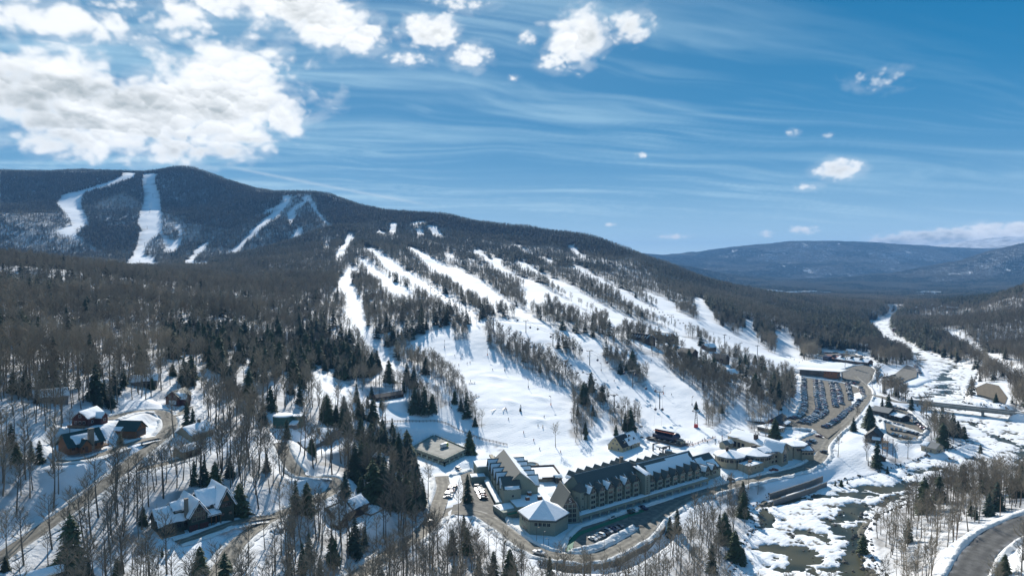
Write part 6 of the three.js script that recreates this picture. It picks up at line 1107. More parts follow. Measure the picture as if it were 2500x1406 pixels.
// ------------------------------------------------------------------ other buildings
// a thing whose front runs from A to B on the ground; its frame has x along the front, z towards the viewer
function onFront(key, name, label, category, group) { const [ax, az, bx, bz, y] = FRONTS[key], L = Math.hypot(bx - ax, bz - az), turn = Math.atan2(-(bz - az), bx - ax), root = thing(name, label, category, [ax, y, az], turn, group); return { root, f: new Frame(root), L }; }
function onSite(key, name, label, category, turn, group, lift = 0) { const [x, y, z] = SITES[key], root = thing(name, label, category, [x, y + lift, z], turn, group); return { root, f: new Frame(root) }; }
{ // log cabin
  const { f, L } = onFront('log_cabin', 'log_cabin', 'orange log cabin with green metal roof, stone chimney and snow patch on it', 'cabin');
  const g = gable(f, { x0: 0, x1: L, z0: -8.5, z1: 0, base: -0.5, eave: 2.9, ridge: 7, wall: M.log, roof: M.greenRoof, over: 0.9, front: [[0.2, 0.82, 0.12, 0.78]] });
  gable(f, { x0: 3.2, x1: 7, z0: -3, z1: 2.2, base: -0.5, eave: 2.4, ridge: 4.6, axis: 'z', wall: M.log, roof: M.greenRoof, over: 0.6, front: [[0.3, 0.9, 0.4, 0.95]] });
  chimney(f, L * 0.62, 0, 0.5, 1.7, 8.2); for (const x of [1.4, 9.5, 12]) f.win(x, 1.5, 0.04, 1.3, 1.3, 0, M.log); f.door(5.1, 0, 2.25, 1.1, 2.1); f.win(3.9, 1.4, 2.24, 0.8, 1.1, 0, M.log); f.win(L + 0.04, 1.6, -3, 1.4, 1.3, 1, M.log); f.win(L + 0.04, 1.6, -6, 1.4, 1.3, 1, M.log);
  f.box('deck', L, -0.4, -8, L + 3, 0.3, -1, M.wood); for (let i = 0; i < 4; i++) f.box('deck_post', L + 2.8, 0.3, -7.8 + i * 2.2, L + 2.95, 1.3, -7.65 + i * 2.2, M.wood); f.box('deck_rail', L + 2.8, 1.25, -8, L + 2.95, 1.4, -1, M.wood);
}
{ const { f, L } = onFront('cabin_garage', 'garage', 'small log garage with green roof beside a round spruce', 'garage');
  gable(f, { x0: 0, x1: L, z0: -9, z1: 0, base: -0.5, eave: 3, ridge: 6, axis: 'z', wall: M.log, roof: M.greenRoof, over: 0.7, back: [[0, 0.35, 0, 0.4]] }); f.door(L * 0.3, 0, 0.06, 3, 2.4, 0, M.darkFrame, 'garage_door'); f.door(L * 0.7, 0, 0.06, 3, 2.4, 0, M.darkFrame, 'garage_door'); f.win(L / 2, 4.1, 0.05, 1.1, 1.2, 0, M.log); }
{ const { f, L } = onFront('red_house', 'red_house', 'dark red house with snow-covered roof and raised deck above the log cabin', 'house'); f.root.scale.setScalar(0.86);
  gable(f, { x0: 0, x1: L, z0: -8, z1: 0, base: -1, eave: 4.2, ridge: 7.4, wall: M.redWall, roof: M.greyRoof, over: 0.6, front: FULL, back: FULL });
  gable(f, { x0: 5.5, x1: 10.5, z0: -4, z1: 3, base: -1, eave: 3.4, ridge: 5.6, axis: 'z', wall: M.redWall, roof: M.greyRoof, over: 0.5, front: FULL, back: FULL });
  for (const z of [-2, -4, -6]) f.win(-0.05, 2.2, z, 1.2, 1.4, 3, M.whiteWall); f.win(-0.05, 5.2, -4, 1.2, 1.4, 3, M.whiteWall); f.win(3, 2, 0.05, 1.3, 1.3, 0, M.whiteWall); f.win(12, 2, 0.05, 1.3, 1.3, 0, M.whiteWall); f.win(8, 2, 3.05, 1.8, 1.4, 0, M.whiteWall);
  f.box('deck', -3.4, 0.4, -8, 0, 0.7, 0.4, M.wood); f.box('deck_rail', -3.4, 0.7, -8, -3.25, 1.7, 0.4, M.wood); for (let i = 0; i < 3; i++) f.box('deck_post', -3.3, -1.6, -7.8 + i * 3.9, -3.1, 0.4, -7.6 + i * 3.9, M.wood); }
{ const { f, L } = onFront('green_roof_house', 'red_house', 'dark red house with green metal roof and white garage by the upper bend', 'house'); f.root.scale.setScalar(0.9);
  gable(f, { x0: 0, x1: L + 2, z0: -8, z1: 0, base: -1, eave: 3.8, ridge: 7.2, wall: M.redWall, roof: M.greenRoof, over: 0.7, front: [[0.1, 0.35, 0.2, 0.7]] }); gable(f, { x0: 1, x1: 5.5, z0: -4, z1: 3, base: -1, eave: 3, ridge: 5.4, axis: 'z', wall: M.redWall, roof: M.greenRoof, over: 0.5, back: FULL });
  f.door(-0.07, -0.2, -4, 4.2, 2.4, 3, M.whiteWall, 'garage_door'); for (const z of [-2.6, -5.4]) f.win(-0.05, 4.2, z, 1.2, 1.2, 3, M.whiteWall); f.win(8, 1.6, 0.05, 1.4, 1.3, 0, M.whiteWall); f.win(10.5, 1.6, 0.05, 1.4, 1.3, 0, M.whiteWall); f.win(3.2, 2, 3.05, 1.4, 1.2, 0, M.whiteWall); }
{ const { f, L } = onFront('grey_house', 'hillside_house', 'pale tan house with long snow-covered roof among bare trees', 'house');
  gable(f, { x0: 0, x1: L * 0.85, z0: -9, z1: 0, base: -1.5, eave: 3.2, ridge: 6.2, wall: M.tanWall, roof: M.greyRoof, over: 0.6, front: FULL, back: FULL }); chimney(f, L * 0.6, 4, -4.5, 1, 7.6); for (let i = 0; i < 4; i++) f.win(1.6 + i * 3.2, 1.4, 0.05, 1.3, 1.3); f.door(L * 0.78, -0.4, 0.06, 1, 2.1); }
{ const { f, L } = onFront('low_house', 'hillside_garage', 'low tan garage with snowy roof beside the side drive', 'garage');
  gable(f, { x0: 0, x1: L, z0: -6, z1: 0, base: -1, eave: 2.6, ridge: 4.4, wall: M.tanWall, roof: M.greyRoof, over: 0.5, front: [[0, 1, 0.1, 1]], back: FULL }); f.door(3, 0, 0.06, 2.8, 2.2, 0, M.brownWall, 'garage_door'); f.door(7.4, 0, 0.06, 2.8, 2.2, 0, M.brownWall, 'garage_door'); f.win(L - 1, 1.4, 0.05, 0.9, 1); }
{ // round water tank house
  const [x, y, z] = SITES.tank, root = thing('water_tank', 'round green water tank with snowy flat top and small annex', 'tank', [x, y, z], 0), f = new Frame(root);
  const cyl = new THREE.CylinderGeometry(5, 5, 6.4, 32); cyl.translate(0, 2.4, 0); f.part('tank_wall', cyl, M.tealWall); const cap = new THREE.LatheGeometry([[0, 6.5], [2.5, 6.45], [4.6, 6.15], [5.15, 5.7], [5.15, 5.55], [0, 5.55]].map(([a, b]) => new THREE.Vector2(a, b)), 32); f.part('roof_snow', cap, M.roofSnow);
  for (let i = 0; i < 2; i++) { const r = new THREE.TorusGeometry(5.03, 0.06, 6, 40); r.rotateX(Math.PI / 2); r.translate(0, 1 + i * 2.6, 0); f.part('tank_hoop', r, M.steel); }
  f.box('annex', 4, -1, -5, 9.5, 5, 0, M.tealWall); flatSnow(f, 4, -5, 9.5, 0, 5.02, 0.4); f.win(9.54, 2.6, -2.5, 1.2, 1.2, 1); f.box('porch', 4.5, -1, 0, 8, 1.8, 3.5, M.greyWall); const q = [[4.2, 1.7, 4], [8.4, 1.7, 4], [8.4, 3, -0.1], [4.2, 3, -0.1]]; f.part('roof_snow', snowGeo(...q, 0, 1, 0, 1, 0.35, snowSeed++), M.roofSnow);
}
{ const { f, L } = onFront('stone_house', 'woodland_house', 'grey house with several white snow-laden gables in the dark conifers', 'house');
  gable(f, { x0: 0, x1: L * 0.5, z0: -8, z1: 0, base: -1.5, eave: 2.6, ridge: 5.4, wall: M.greyWall, roof: M.darkRoof, over: 0.6, front: FULL, back: FULL }); gable(f, { x0: L * 0.5, x1: L, z0: -9, z1: 1, base: -1.5, eave: 3.2, ridge: 6.6, axis: 'z', wall: M.greyWall, roof: M.darkRoof, over: 0.7, front: FULL, back: FULL }); chimney(f, L * 0.55, 4, -4, 1.1, 8); for (const x of [2, 5.5]) f.win(x, 1.2, 0.05, 1.4, 1.2); f.win(L * 0.75, 2, 1.05, 2.2, 1.6); f.door(L * 0.62, -0.8, 1.06, 1, 2.1); }
{ // chalet
  const { f, L } = onFront('chalet', 'chalet', 'big dark green chalet with thick roof snow, window wall and red garage doors', 'house');
  gable(f, { x0: 0, x1: L * 0.36, z0: -9, z1: 0, base: -1.5, eave: 3.6, ridge: 7.6, wall: M.greenWall, roof: M.darkRoof, over: 0.9, front: [[0, 1, 0, 1]], back: FULL, thick: 0.55 });
  gable(f, { x0: L * 0.2, x1: L * 0.4, z0: -8, z1: -1, base: 4, eave: 6.6, ridge: 8.4, wall: M.greenWall, roof: M.darkRoof, over: 0.5, front: FULL, back: FULL, thick: 0.5 });
  gable(f, { x0: L * 0.36, x1: L * 0.6, z0: -11, z1: 2.2, base: -1.5, eave: 5, ridge: 9.4, axis: 'z', wall: M.greenWall, roof: M.darkRoof, over: 0.9, front: [[0, 1, 0, 1]], back: [[0, 1, 0, 1]], thick: 0.5 });
  gable(f, { x0: L * 0.58, x1: L * 0.8, z0: -11, z1: -1.5, base: -1.5, eave: 6.2, ridge: 10.2, wall: M.greenWall, roof: M.darkRoof, over: 0.9, front: [[0, 1, 0, 1]], back: FULL, thick: 0.55 });
  gable(f, { x0: L * 0.78, x1: L * 1.0, z0: -12, z1: 0.6, base: -1.5, eave: 6, ridge: 11, axis: 'z', wall: M.greenWall, roof: M.darkRoof, over: 0.9, front: [[0, 1, 0, 1]], back: [[0, 1, 0, 1]], thick: 0.5 });
  const pr = [[L * 0.58, 3, 2], [L * 0.8, 3, 2], [L * 0.8, 4.1, -1.6], [L * 0.58, 4.1, -1.6]]; f.part('porch_roof', slabGeo(...pr), M.darkRoof); f.part('roof_snow', snowGeo(...pr, 0, 1, 0, 1, 0.5, snowSeed++, 0.05), M.roofSnow);
  for (let i = 0; i < 4; i++) f.box('porch_post', L * (0.59 + 0.065 * i), -1, 1.6, L * (0.59 + 0.065 * i) + 0.25, 3, 1.85, M.log);
  for (let r = 0; r < 3; r++) for (let c = -1; c <= 1; c++) if (r < 2 || !c || true) f.win(L * 0.48 + c * 1.55, 3.1 + r * 1.5, 2.26, 1.4, 1.35, 0, M.tanWall);
  for (const c of [-1, 1]) f.door(L * 0.48 + c * 1.75, -1.2, 2.26, 2.9, 2.5, 0, M.redWall, 'garage_door');
  f.part('gable_panel', new Tris().hull([[L * 0.845, 6.4, 0.7], [L * 0.935, 6.4, 0.7], [L * 0.89, 8.6, 0.7]], [[L * 0.845, 6.4, 0.6], [L * 0.935, 6.4, 0.6], [L * 0.89, 8.6, 0.6]]).geo(), M.log); for (const c of [-1, 0, 1]) f.win(L * 0.89 + c * 1.25, 5, 0.66, 1.1, 1.5, 0, M.darkFrame); for (const c of [-1, 1]) f.win(L * 0.89 + c * 1.4, 1.8, 0.66, 1.2, 1.1, 0, M.darkFrame);
  for (let i = 0; i < 4; i++) { f.win(L * 0.61 + i * 1.7, 5.2, -1.46, 1.2, 1.1, 0, M.tanWall); } for (let i = 0; i < 4; i++) f.win(1.6 + i * 2.3, 1.6, 0.05, 1.6, 1.3, 0, M.darkFrame);
  f.box('deck', 0, -1.5, 0, L * 0.3, -0.3, 2, M.wood); chimney(f, L * 0.34, 4, 0.6, 1.1, 10.4); chimney(f, L * 0.995, -1.5, -2, 1.2, 3.5, M.stone);
}
{ const { f, L } = onFront('brown_house', 'brown_house', 'brown timber house with snowy split roofs behind tall conifers', 'house');
  gable(f, { x0: 1, x1: L * 0.8, z0: -9, z1: 0, base: -2, eave: 4, ridge: 7.4, wall: M.brownWall, roof: M.darkRoof, over: 0.8, front: [[0.05, 0.5, 0.05, 0.9], [0.55, 0.98, 0.1, 0.95]], back: FULL }); gable(f, { x0: 0, x1: 5.5, z0: -4, z1: 3, base: -2, eave: 2.4, ridge: 4.6, axis: 'z', wall: M.brownWall, roof: M.darkRoof, over: 0.6, back: FULL }); f.box('deck', L * 0.7, -0.4, -2, L, 0.5, 4, M.wood); flatSnow(f, L * 0.71, -1.5, L * 0.99, 3.9, 0.5, 0.3); for (const x of [7, 9.5, 12]) { f.win(x, 2.6, 0.05, 1.3, 1.3, 0, M.tanWall); f.win(x, -0.2, 0.05, 1.3, 1.3, 0, M.tanWall); } f.win(2.7, 1.2, 3.05, 1.6, 1.3, 0, M.tanWall); chimney(f, 8, 5, -3, 1, 8.6); }
{ const { f, L } = onFront('shed', 'garden_shed', 'small brown shed with a thick snow cap beside the lane', 'shed'); gable(f, { x0: 0, x1: L, z0: -3, z1: 0, base: -1.2, eave: 2, ridge: 3, wall: M.brownWall, roof: M.darkRoof, over: 0.3, front: FULL, back: FULL }); f.door(L / 2, -0.8, 0.05, 0.9, 1.9, 0, M.darkFrame); f.win(L * 0.85, 0.9, 0.05, 0.5, 0.6); }
{ const { f, L } = onFront('corner_house', 'metal_roof_house', 'house with ribbed brown metal roof cut by the bottom left edge', 'house'); gable(f, { x0: 0, x1: L, z0: -9, z1: 0, base: -2, eave: 3, ridge: 6, wall: M.redWall, roof: M.brownWall, over: 0.8, front: [[0, 1, 0.55, 1]], back: FULL }); for (const x of [3, 7, 11]) f.win(x, 1.3, 0.05, 1.3, 1.3); f.win(L + 0.05, 2, -4, 1.4, 1.3, 1); f.door(5, -0.6, 0.06, 1, 2.1); }
{ const { f, L } = onFront('small_house', 'snowy_cottage', 'small cottage under a white pyramid roof between dark conifers', 'house'); pavilion(f, L / 2, -3, 3.6, 4, -1.5, 2.6, 5.4, M.brownWall, M.darkRoof, true, 0.4, 0.6); f.win(L / 2, 1.2, -0.35, 1.2, 1.1); f.door(L / 2 + 1.6, -0.8, -0.4, 0.9, 2); }
{ const { f, L } = onFront('snow_shed', 'pump_house', 'long low pump house with a bare dark roof beside the slope', 'shed'); gable(f, { x0: 0, x1: L, z0: -6, z1: 0, base: -1, eave: 2.6, ridge: 4.2, wall: M.brownWall, roof: M.darkRoof, over: 0.6, back: [[0.1, 0.7, 0.7, 1]] }); for (let i = 0; i < 5; i++) f.win(2 + i * 3.4, 1.2, 0.05, 1.4, 0.9); f.door(L - 1.6, -0.6, 0.06, 1.2, 2); }
{ // car park deck
  const root = thing('parking_deck', 'two-level concrete parking deck with a sanded top beside the hotel', 'parking deck', [-39, 0, -390.3], 0), f = new Frame(root), P = [[0, 0], [11.6, -23.4], [-12.5, -57.1], [-23.3, -26]].map(([x, z]) => [x, z]);
  const t = new Tris(), up = (y) => P.map(([x, z]) => [x, y, z]); t.hull(up(8).slice(), up(7.4)); f.part('deck_slab', t.geo(), M.concrete);
  const edge = (a, b, i) => { const w = new Tris(), d = unit([b[0] - a[0], 0, b[1] - a[1]]), n = [-d[2], 0, d[0]], q = (p, y, k) => [p[0] + n[0] * k, y, p[1] + n[2] * k]; w.hull([q(a, 7.0, 0), q(b, 7.0, 0), q(b, 8.7, 0), q(a, 8.7, 0)], [q(a, 7.0, -0.3), q(b, 7.0, -0.3), q(b, 8.7, -0.3), q(a, 8.7, -0.3)]); f.part('parapet', w.geo(), M.hotelWall); const v = new Tris(); v.hull([q(a, 2, -0.4), q(b, 2, -0.4), q(b, 5.8, -0.4), q(a, 5.8, -0.4)], [q(a, 2, -0.7), q(b, 2, -0.7), q(b, 5.8, -0.7), q(a, 5.8, -0.7)]); f.part('wall', v.geo(), M.hotelWall); const n2 = Math.round(Math.hypot(b[0] - a[0], b[1] - a[1]) / 5.5); for (let k = 0; k <= n2; k++) { const x = lerp(a[0], b[0], k / n2), z = lerp(a[1], b[1], k / n2); f.box('pier', x - 0.4, 1.5, z - 0.4, x + 0.4, 7.1, z + 0.4, M.hotelTrim); f.box('rail_post', x - 0.06, 8.6, z - 0.06, x + 0.06, 9.6, z + 0.06, M.steel); } const r = new Tris(); r.prism([a[0], 9.5, a[1]], [b[0], 9.5, b[1]], 0.06, 0.06, 4); f.part('rail', r.geo(), M.steel); };
  edge(P[3], P[0], 0); edge(P[0], P[1], 1); edge(P[1], P[2], 2); edge(P[2], P[3], 3);
  const lp = thing('deck_kiosk', 'small green kiosk with snowy roof at the back of the parking deck', 'kiosk', [-57, 6.6, -450], -0.6), lf = new Frame(lp); gable(lf, { x0: -2, x1: 2, z0: -2, z1: 2, base: -2, eave: 2.6, ridge: 4, wall: M.tealWall, roof: M.greyRoof, over: 0.4, front: FULL, back: FULL }); lf.door(0, 0, 2.05, 1, 2); lf.win(-1.3, 1.5, 2.05, 0.7, 0.8);
}
{ // yellow house with dormers
  const { f, L } = onFront('yellow_house', 'dormered_house', 'pale yellow house with patchy snow and dormers at the foot of the slope', 'house');
  const g = gable(f, { x0: 0, x1: L, z0: -11, z1: 0, base: -0.5, eave: 3, ridge: 9, wall: M.yellowWall, roof: M.darkRoof, over: 0.5, front: [[0.35, 0.72, 0.0, 0.62], [0.55, 0.98, 0.3, 0.95], [0.7, 0.98, 0, 0.4]], back: FULL });
  for (const [x, y, z] of [[L * 0.2, 4.2, -1.4], [L * 0.48, 4.2, -1.4], [L * 0.76, 4.2, -1.4], [L * 0.62, 6.2, -3.2]]) { gable(f, { x0: x - 1.1, x1: x + 1.1, z0: z - 3, z1: z, base: y - 1, eave: y + 0.9, ridge: y + 1.9, axis: 'z', wall: M.yellowWall, roof: M.darkRoof, over: 0.3, front: FULL }); f.win(x, y + 0.2, z + 0.05, 1, 1.1); }
  for (let i = 0; i < 6; i++) f.win(1.6 + i * (L - 3) / 5, 1.3, 0.05, 1.2, 1.5); for (const z of [-3, -8]) { f.win(-0.05, 1.4, z, 1.3, 1.3, 3); f.win(-0.05, 4.4, z + (z < -5 ? 1 : -1), 1.1, 1.2, 3); } f.win(-0.05, 6.6, -5.5, 1, 1.1, 3); f.door(L * 0.5, 0, 0.07, 1.2, 2.2);
}
{ // gondola station
  const { f, L } = onFront('gondola', 'gondola_station', 'dark blue tube-roofed gondola station with an orange stripe', 'lift station'); const tube = new THREE.CylinderGeometry(2.9, 2.9, L * 0.62, 24, 1, false, 0, Math.PI); tube.rotateZ(Math.PI / 2); tube.rotateX(-Math.PI / 2); tube.translate(L * 0.42, 4.2, -6);
  f.part('tube_roof', tube, M.navy); f.box('body', L * 0.11, 2, -8.9, L * 0.73, 4.25, -3.1, M.navy); const st = new Tris().box(L * 0.11, 6.3, -4.25, L * 0.73, 6.55, -3.95); f.part('stripe', st.geo(), M.orange); f.box('platform', 0, 0.4, -9, L, 1.2, 0, M.darkFrame); f.part('platform_edge', boxGeo(-0.2, 1.2, -0.4, L + 0.2, 1.7, 0.1), M.darkRoof);
  for (let i = 0; i < 5; i++) { f.box('leg', L * (0.16 + i * 0.13), -1, -6.6, L * (0.16 + i * 0.13) + 0.7, 2.2, -5.4, M.steel); f.box('skylight_bar', L * (0.18 + i * 0.16), 1.75, -2.8, L * (0.18 + i * 0.16) + 0.3, 2.0, -0.2, M.whiteWall); }
  const nose = new THREE.SphereGeometry(2.9, 20, 10, 0, 6.2832, 0, Math.PI / 2); nose.scale(0.9, 1, 1); nose.translate(L * 0.73, 4.2, -6); f.part('nose', nose, M.navy); f.box('control_cabin', L * 0.8, 1.2, -6.5, L * 0.92, 3.8, -3, M.greyWall); f.win(L * 0.86, 2.7, -2.95, 2, 1.2); f.box('gate', L * 0.93, 1.2, -7, L * 0.96, 3, -2, M.tanWall);
}
{ const { f, L } = onFront('chair_terminal', 'chairlift_station', 'open white-roofed chairlift station with a dark portal frame', 'lift station');
  const bar = (x) => { const t = new Tris(); t.box(x, -0.5, 0, x + 0.6, 4, 0.6).box(x, -0.5, -5.6, x + 0.6, 4, -5).box(x, 4, -5.6, x + 0.6, 4.7, 0.6); return t.geo(); }; f.part('portal', bar(0), M.darkFrame); f.part('portal', bar(L * 0.7), M.darkFrame); f.box('roof', 0.6, 3.7, -5.2, L * 0.7, 4, 0.2, M.greyRoof); flatSnow(f, 0.4, -5.3, L * 0.7, 0.3, 4.02, 0.4); f.box('bullwheel_housing', L * 0.1, 2.6, -3.8, L * 0.66, 3.6, -1.2, M.steel); f.box('hut', L * 0.74, -0.5, -4, L, 2.6, -1, M.greyWall); flatSnow(f, L * 0.73, -4.2, L * 1.01, -0.8, 2.62, 0.3); f.win(L * 0.87, 1.4, -0.95, 1.2, 0.9); }
{ const { f, L } = onFront('ticket', 'ticket_hut', 'small tan ticket hut with one snowy roof side near the skiers', 'hut'); gable(f, { x0: 0, x1: L, z0: -5, z1: 0, base: -0.5, eave: 2.6, ridge: 4.4, wall: M.tanWall, roof: M.greyRoof, over: 0.4, front: [[0.5, 1, 0, 1]], back: FULL }); for (const x of [1.5, 4]) f.win(x, 1.3, 0.05, 0.9, 0.9); f.door(L - 1, 0, 0.06, 0.9, 2); }
{ // base lodge
  const [ax, az, bx, bz, y] = FRONTS.barn_front, root = thing('base_lodge', 'sprawling tan base lodge with two octagonal snow roofs and a long hall', 'lodge', [ax, y, az], 0), w = (x, z, t) => new Frame(root, x - ax, -y + 1, z - az, t);
  const b = w(ax, az, Math.atan2(-(bz - az), bx - ax)); gable(b, { x0: -6, x1: 34, z0: -14, z1: 0, base: -1, eave: 7.6, ridge: 11, wall: M.tanWall, roof: M.greyRoof, over: 0.7, front: FULL, back: FULL });
  for (let i = 0; i < 4; i++) b.win(-3 + i * 3.4, 3.4, 0.05, 2.4, 3.6, 0, M.darkFrame); for (const x of [-5.5, 12, 23]) { const q = [[x, 8.2, -12], [x + 6.5, 8.2, -12], [x + 6.5, 11.55, -7.3], [x, 11.55, -7.3]]; b.part('skylight', slabGeo(...q, 0.2), M.greyRoof); } chimney(b, 15, 8, -3, 2, 12.2, M.brownWall);
  for (const [cx, cz, R, e, ap, t] of [[130.4, -404.2, 8.6, 6.4, 9.2, 0.2], [147, -409, 9.6, 6.4, 8.6, 0.5]]) { const p = w(cx, cz, 0); pavilion(p, 0, 0, R, 10, -1, e, ap, M.tanWall, M.greyRoof, true, t, 1.1); for (let i = 0; i < 9; i++) { const a = 0.15 + i * 0.32, m = p.put(part('window', FRAMEGEO, M.darkFrame, root), Math.cos(a) * R * 0.985, 4.6, Math.sin(a) * R * 0.985, Math.PI / 2 - a); m.scale.set(1.9, 1.5, 0.3); const g = part('pane', UNITBOX, M.glass, m); g.scale.set(0.9, 0.9, 0.5); } }
  chimney(w(128.5, -403.5, 0), 0, 6, 0, 1.4, 11.2, M.brownWall); const rv = w(148, -413, 0.4); rv.box('roof_unit', -1.4, 8, -0.9, 1.4, 9.6, 0.9, M.darkFrame);
  const lo = w(136.8, -388.2, 0.62); lo.box('wall', 0, -1, -8, 13.5, 4, 0, M.tanWall); flatSnow(lo, 0, -8, 13.5, 0, 4.02, 0.4); for (let i = 0; i < 3; i++) lo.win(2 + i * 3.4, 2.4, 0.05, 0.7, 0.7, 0, M.darkFrame); lo.box('roof_unit', 5, 4.3, -5, 6.6, 5.3, -3.4, M.rust); lo.box('roof_unit', 8, 4.3, -6, 9.4, 5.1, -4.6, M.darkFrame);
  const tw = w(164.5, -406.8, 0.75); gable(tw, { x0: -4, x1: 4, z0: -12, z1: 0, base: -1, eave: 8, ridge: 12.4, axis: 'z', wall: M.tanWall, roof: M.greyRoof, over: 0.6, front: [[0.1, 1, 0.1, 1]], back: FULL }); const arch = new THREE.Shape(); arch.moveTo(-1.7, 0); arch.lineTo(1.7, 0); arch.lineTo(1.7, 5.2); arch.absarc(0, 5.2, 1.7, 0, Math.PI); arch.lineTo(-1.7, 0); const ag = new THREE.ExtrudeGeometry(arch, { depth: 0.12, bevelEnabled: false }); ag.translate(0, 1.4, 0); const am = tw.part('arch_window', ag, M.glass); for (const x of [-0.6, 0.6]) part('mullion', boxGeo(x - 0.06, 1.4, 0.1, x + 0.06, 7.9, 0.18), M.frame, am); for (const y2 of [3.2, 5, 6.6]) part('mullion', boxGeo(-1.7, y2 - 0.06, 0.1, 1.7, y2 + 0.06, 0.18), M.frame, am);
  const an = w(156.5, -404.5, 0.5); an.box('wall', -5, -1, -9, 4.5, 7, 0, M.tanWall); const rq = [[-5.4, 6.9, 0.5], [5, 6.9, 0.5], [5, 9.4, -8], [-5.4, 9.4, -8]]; an.part('roof', slabGeo(...rq), M.greyRoof); an.part('roof_snow', snowGeo(...rq, 0, 1, 0.2, 1, 0.35, snowSeed++), M.roofSnow); for (let k = 0; k < 2; k++) for (let i = 0; i < 3; i++) an.win(-3.4 + i * 3, 2 + k * 2.8, 0.05, 1.5, 1.3, 0, M.darkFrame);
  const po = w(177.2, -426, 0); pavilion(po, 0, 0, 8, 8, -1, 7.4, 8.8, M.tanWall, M.greyRoof, true, 0.3, 1); po.box('lower_wall', 2, -1, 2, 9.5, 5, 8.5, M.tanWall); const bq = [[1.5, 5, 9], [10, 5, 9], [9.5, 7, 3.5], [1.5, 7, 3.5]]; po.part('lower_roof', slabGeo(...bq), M.navy); po.part('roof_snow', snowGeo(...bq, 0.1, 0.9, 0.1, 0.9, 0.2, snowSeed++), M.roofSnow); for (let i = 0; i < 4; i++) { po.win(3 + i * 1.8, 3.2, 8.55, 1.3, 1.1, 0, M.darkFrame); } for (const a of [0.9, 1.5, 2.1]) { const m = po.put(part('window', FRAMEGEO, M.darkFrame, root), Math.cos(a) * 7.7, 5.4, Math.sin(a) * 7.7, Math.PI / 2 - a); m.scale.set(2.6, 1.4, 0.3); const g = part('pane', UNITBOX, M.glass, m); g.scale.set(0.9, 0.9, 0.5); }
}
{ const { f, L } = onFront('red_lodge', 'red_lodge', 'dark red gabled lodge with black roof at the edge of the main car park', 'lodge'); gable(f, { x0: 0, x1: L, z0: -9, z1: 0, base: -0.8, eave: 4.6, ridge: 8, wall: M.redWall, roof: M.darkRoof, over: 0.6 }); for (const z of [-2.4, -4.5, -6.6]) { f.win(-0.05, 4.6, z, 1, 1.1, 3, M.whiteWall); } for (let i = 0; i < 4; i++) f.win(2 + i * 3.6, 2.2, 0.05, 1.3, 1.3, 0, M.whiteWall); const q = [[2, 3.4, 3.4], [L - 2, 3.4, 3.4], [L - 2, 4.4, 0], [2, 4.4, 0]]; f.part('porch_roof', slabGeo(...q), M.darkRoof); f.part('roof_snow', snowGeo(...q, 0.3, 0.95, 0, 1, 0.3, snowSeed++), M.roofSnow); for (const x of [2.2, L / 2, L - 2.2]) f.box('porch_post', x - 0.12, -0.8, 3, x + 0.12, 3.4, 3.24, M.wood); f.door(L - 3, -0.4, 0.06, 1.2, 2.2, 0, M.whiteWall); }
{ const { f, L } = onFront('red_annex', 'cafe_pavilion', 'low cafe with square white snow roof and window band beside red lodge', 'cafe'); f.box('wall', 0, -0.8, -13, L, 3.2, 0, M.tanWall); flatSnow(f, -0.8, -13.8, L + 0.8, 0.8, 3.3, 0.5); f.box('roof_edge', -0.8, 2.9, -13.8, L + 0.8, 3.3, 0.8, M.darkRoof); for (let i = 0; i < 7; i++) f.win(1.2 + i * (L - 2) / 6.3, 1.6, 0.05, 1.6, 1.5, 0, M.darkFrame); for (let i = 0; i < 5; i++) f.win(L + 0.05, 1.6, -1.6 - i * 2.4, 1.7, 1.5, 1, M.darkFrame);
  const r2 = thing('lift_shed', 'arched grey maintenance shed with snowy roof left of the red lodge', 'shed', [FRONTS.red_annex[0] + 6, FRONTS.red_annex[4], FRONTS.red_annex[1] - 22], -0.5), g = new Frame(r2); gable(g, { x0: -5, x1: 9, z0: -4, z1: 4, base: -1, eave: 2.6, ridge: 4.4, wall: M.blackWall, roof: M.greyRoof, over: 0.5, front: FULL, back: FULL }); for (let i = 0; i < 3; i++) g.win(-3 + i * 4, 1.2, 4.05, 1.4, 1); g.door(7, -0.4, 4.06, 2, 2.2, 0, M.greyWall); }
{ // lodge at the head of the main car park
  const { f, L } = onFront('west_lodge', 'day_lodge', 'long glass-fronted day lodge with flat white roof and orange wood end', 'lodge'); f.box('wall', 0, -0.5, -17, L * 0.66, 5.6, 0, M.greyWall); f.box('wood_wall', L * 0.66, -0.5, -17, L, 6, 0.3, M.orangeWall); for (let i = 0; i < 10; i++) f.win(2 + i * (L * 0.64 - 2) / 9.4, 2.6, 0.05, 3.3, 4.2, 0, M.darkFrame); for (let i = 0; i < 3; i++) f.win(L * 0.7 + i * 3, 4.4, 0.36, 1.6, 0.8, 0, M.darkFrame);
  const q = [[-5, 6, 3], [L + 7, 7.4, 3], [L + 9, 7.2, -20], [-5, 5.4, -20]]; const r = f.part('roof', slabGeo(...q, 0.5), M.greyRoof); part('roof_snow', snowGeo(...q, 0.01, 0.94, 0.03, 0.97, 0.4, snowSeed++, 0.03), M.roofSnow, r); for (let i = 0; i < 5; i++) f.win(L + 0.05, 2.6, -2 - i * 3.1, 2, 3, 1, M.darkFrame); f.box('roof_post', L + 5.5, -0.5, 1.4, L + 6, 6.9, 1.9, M.steel);
}
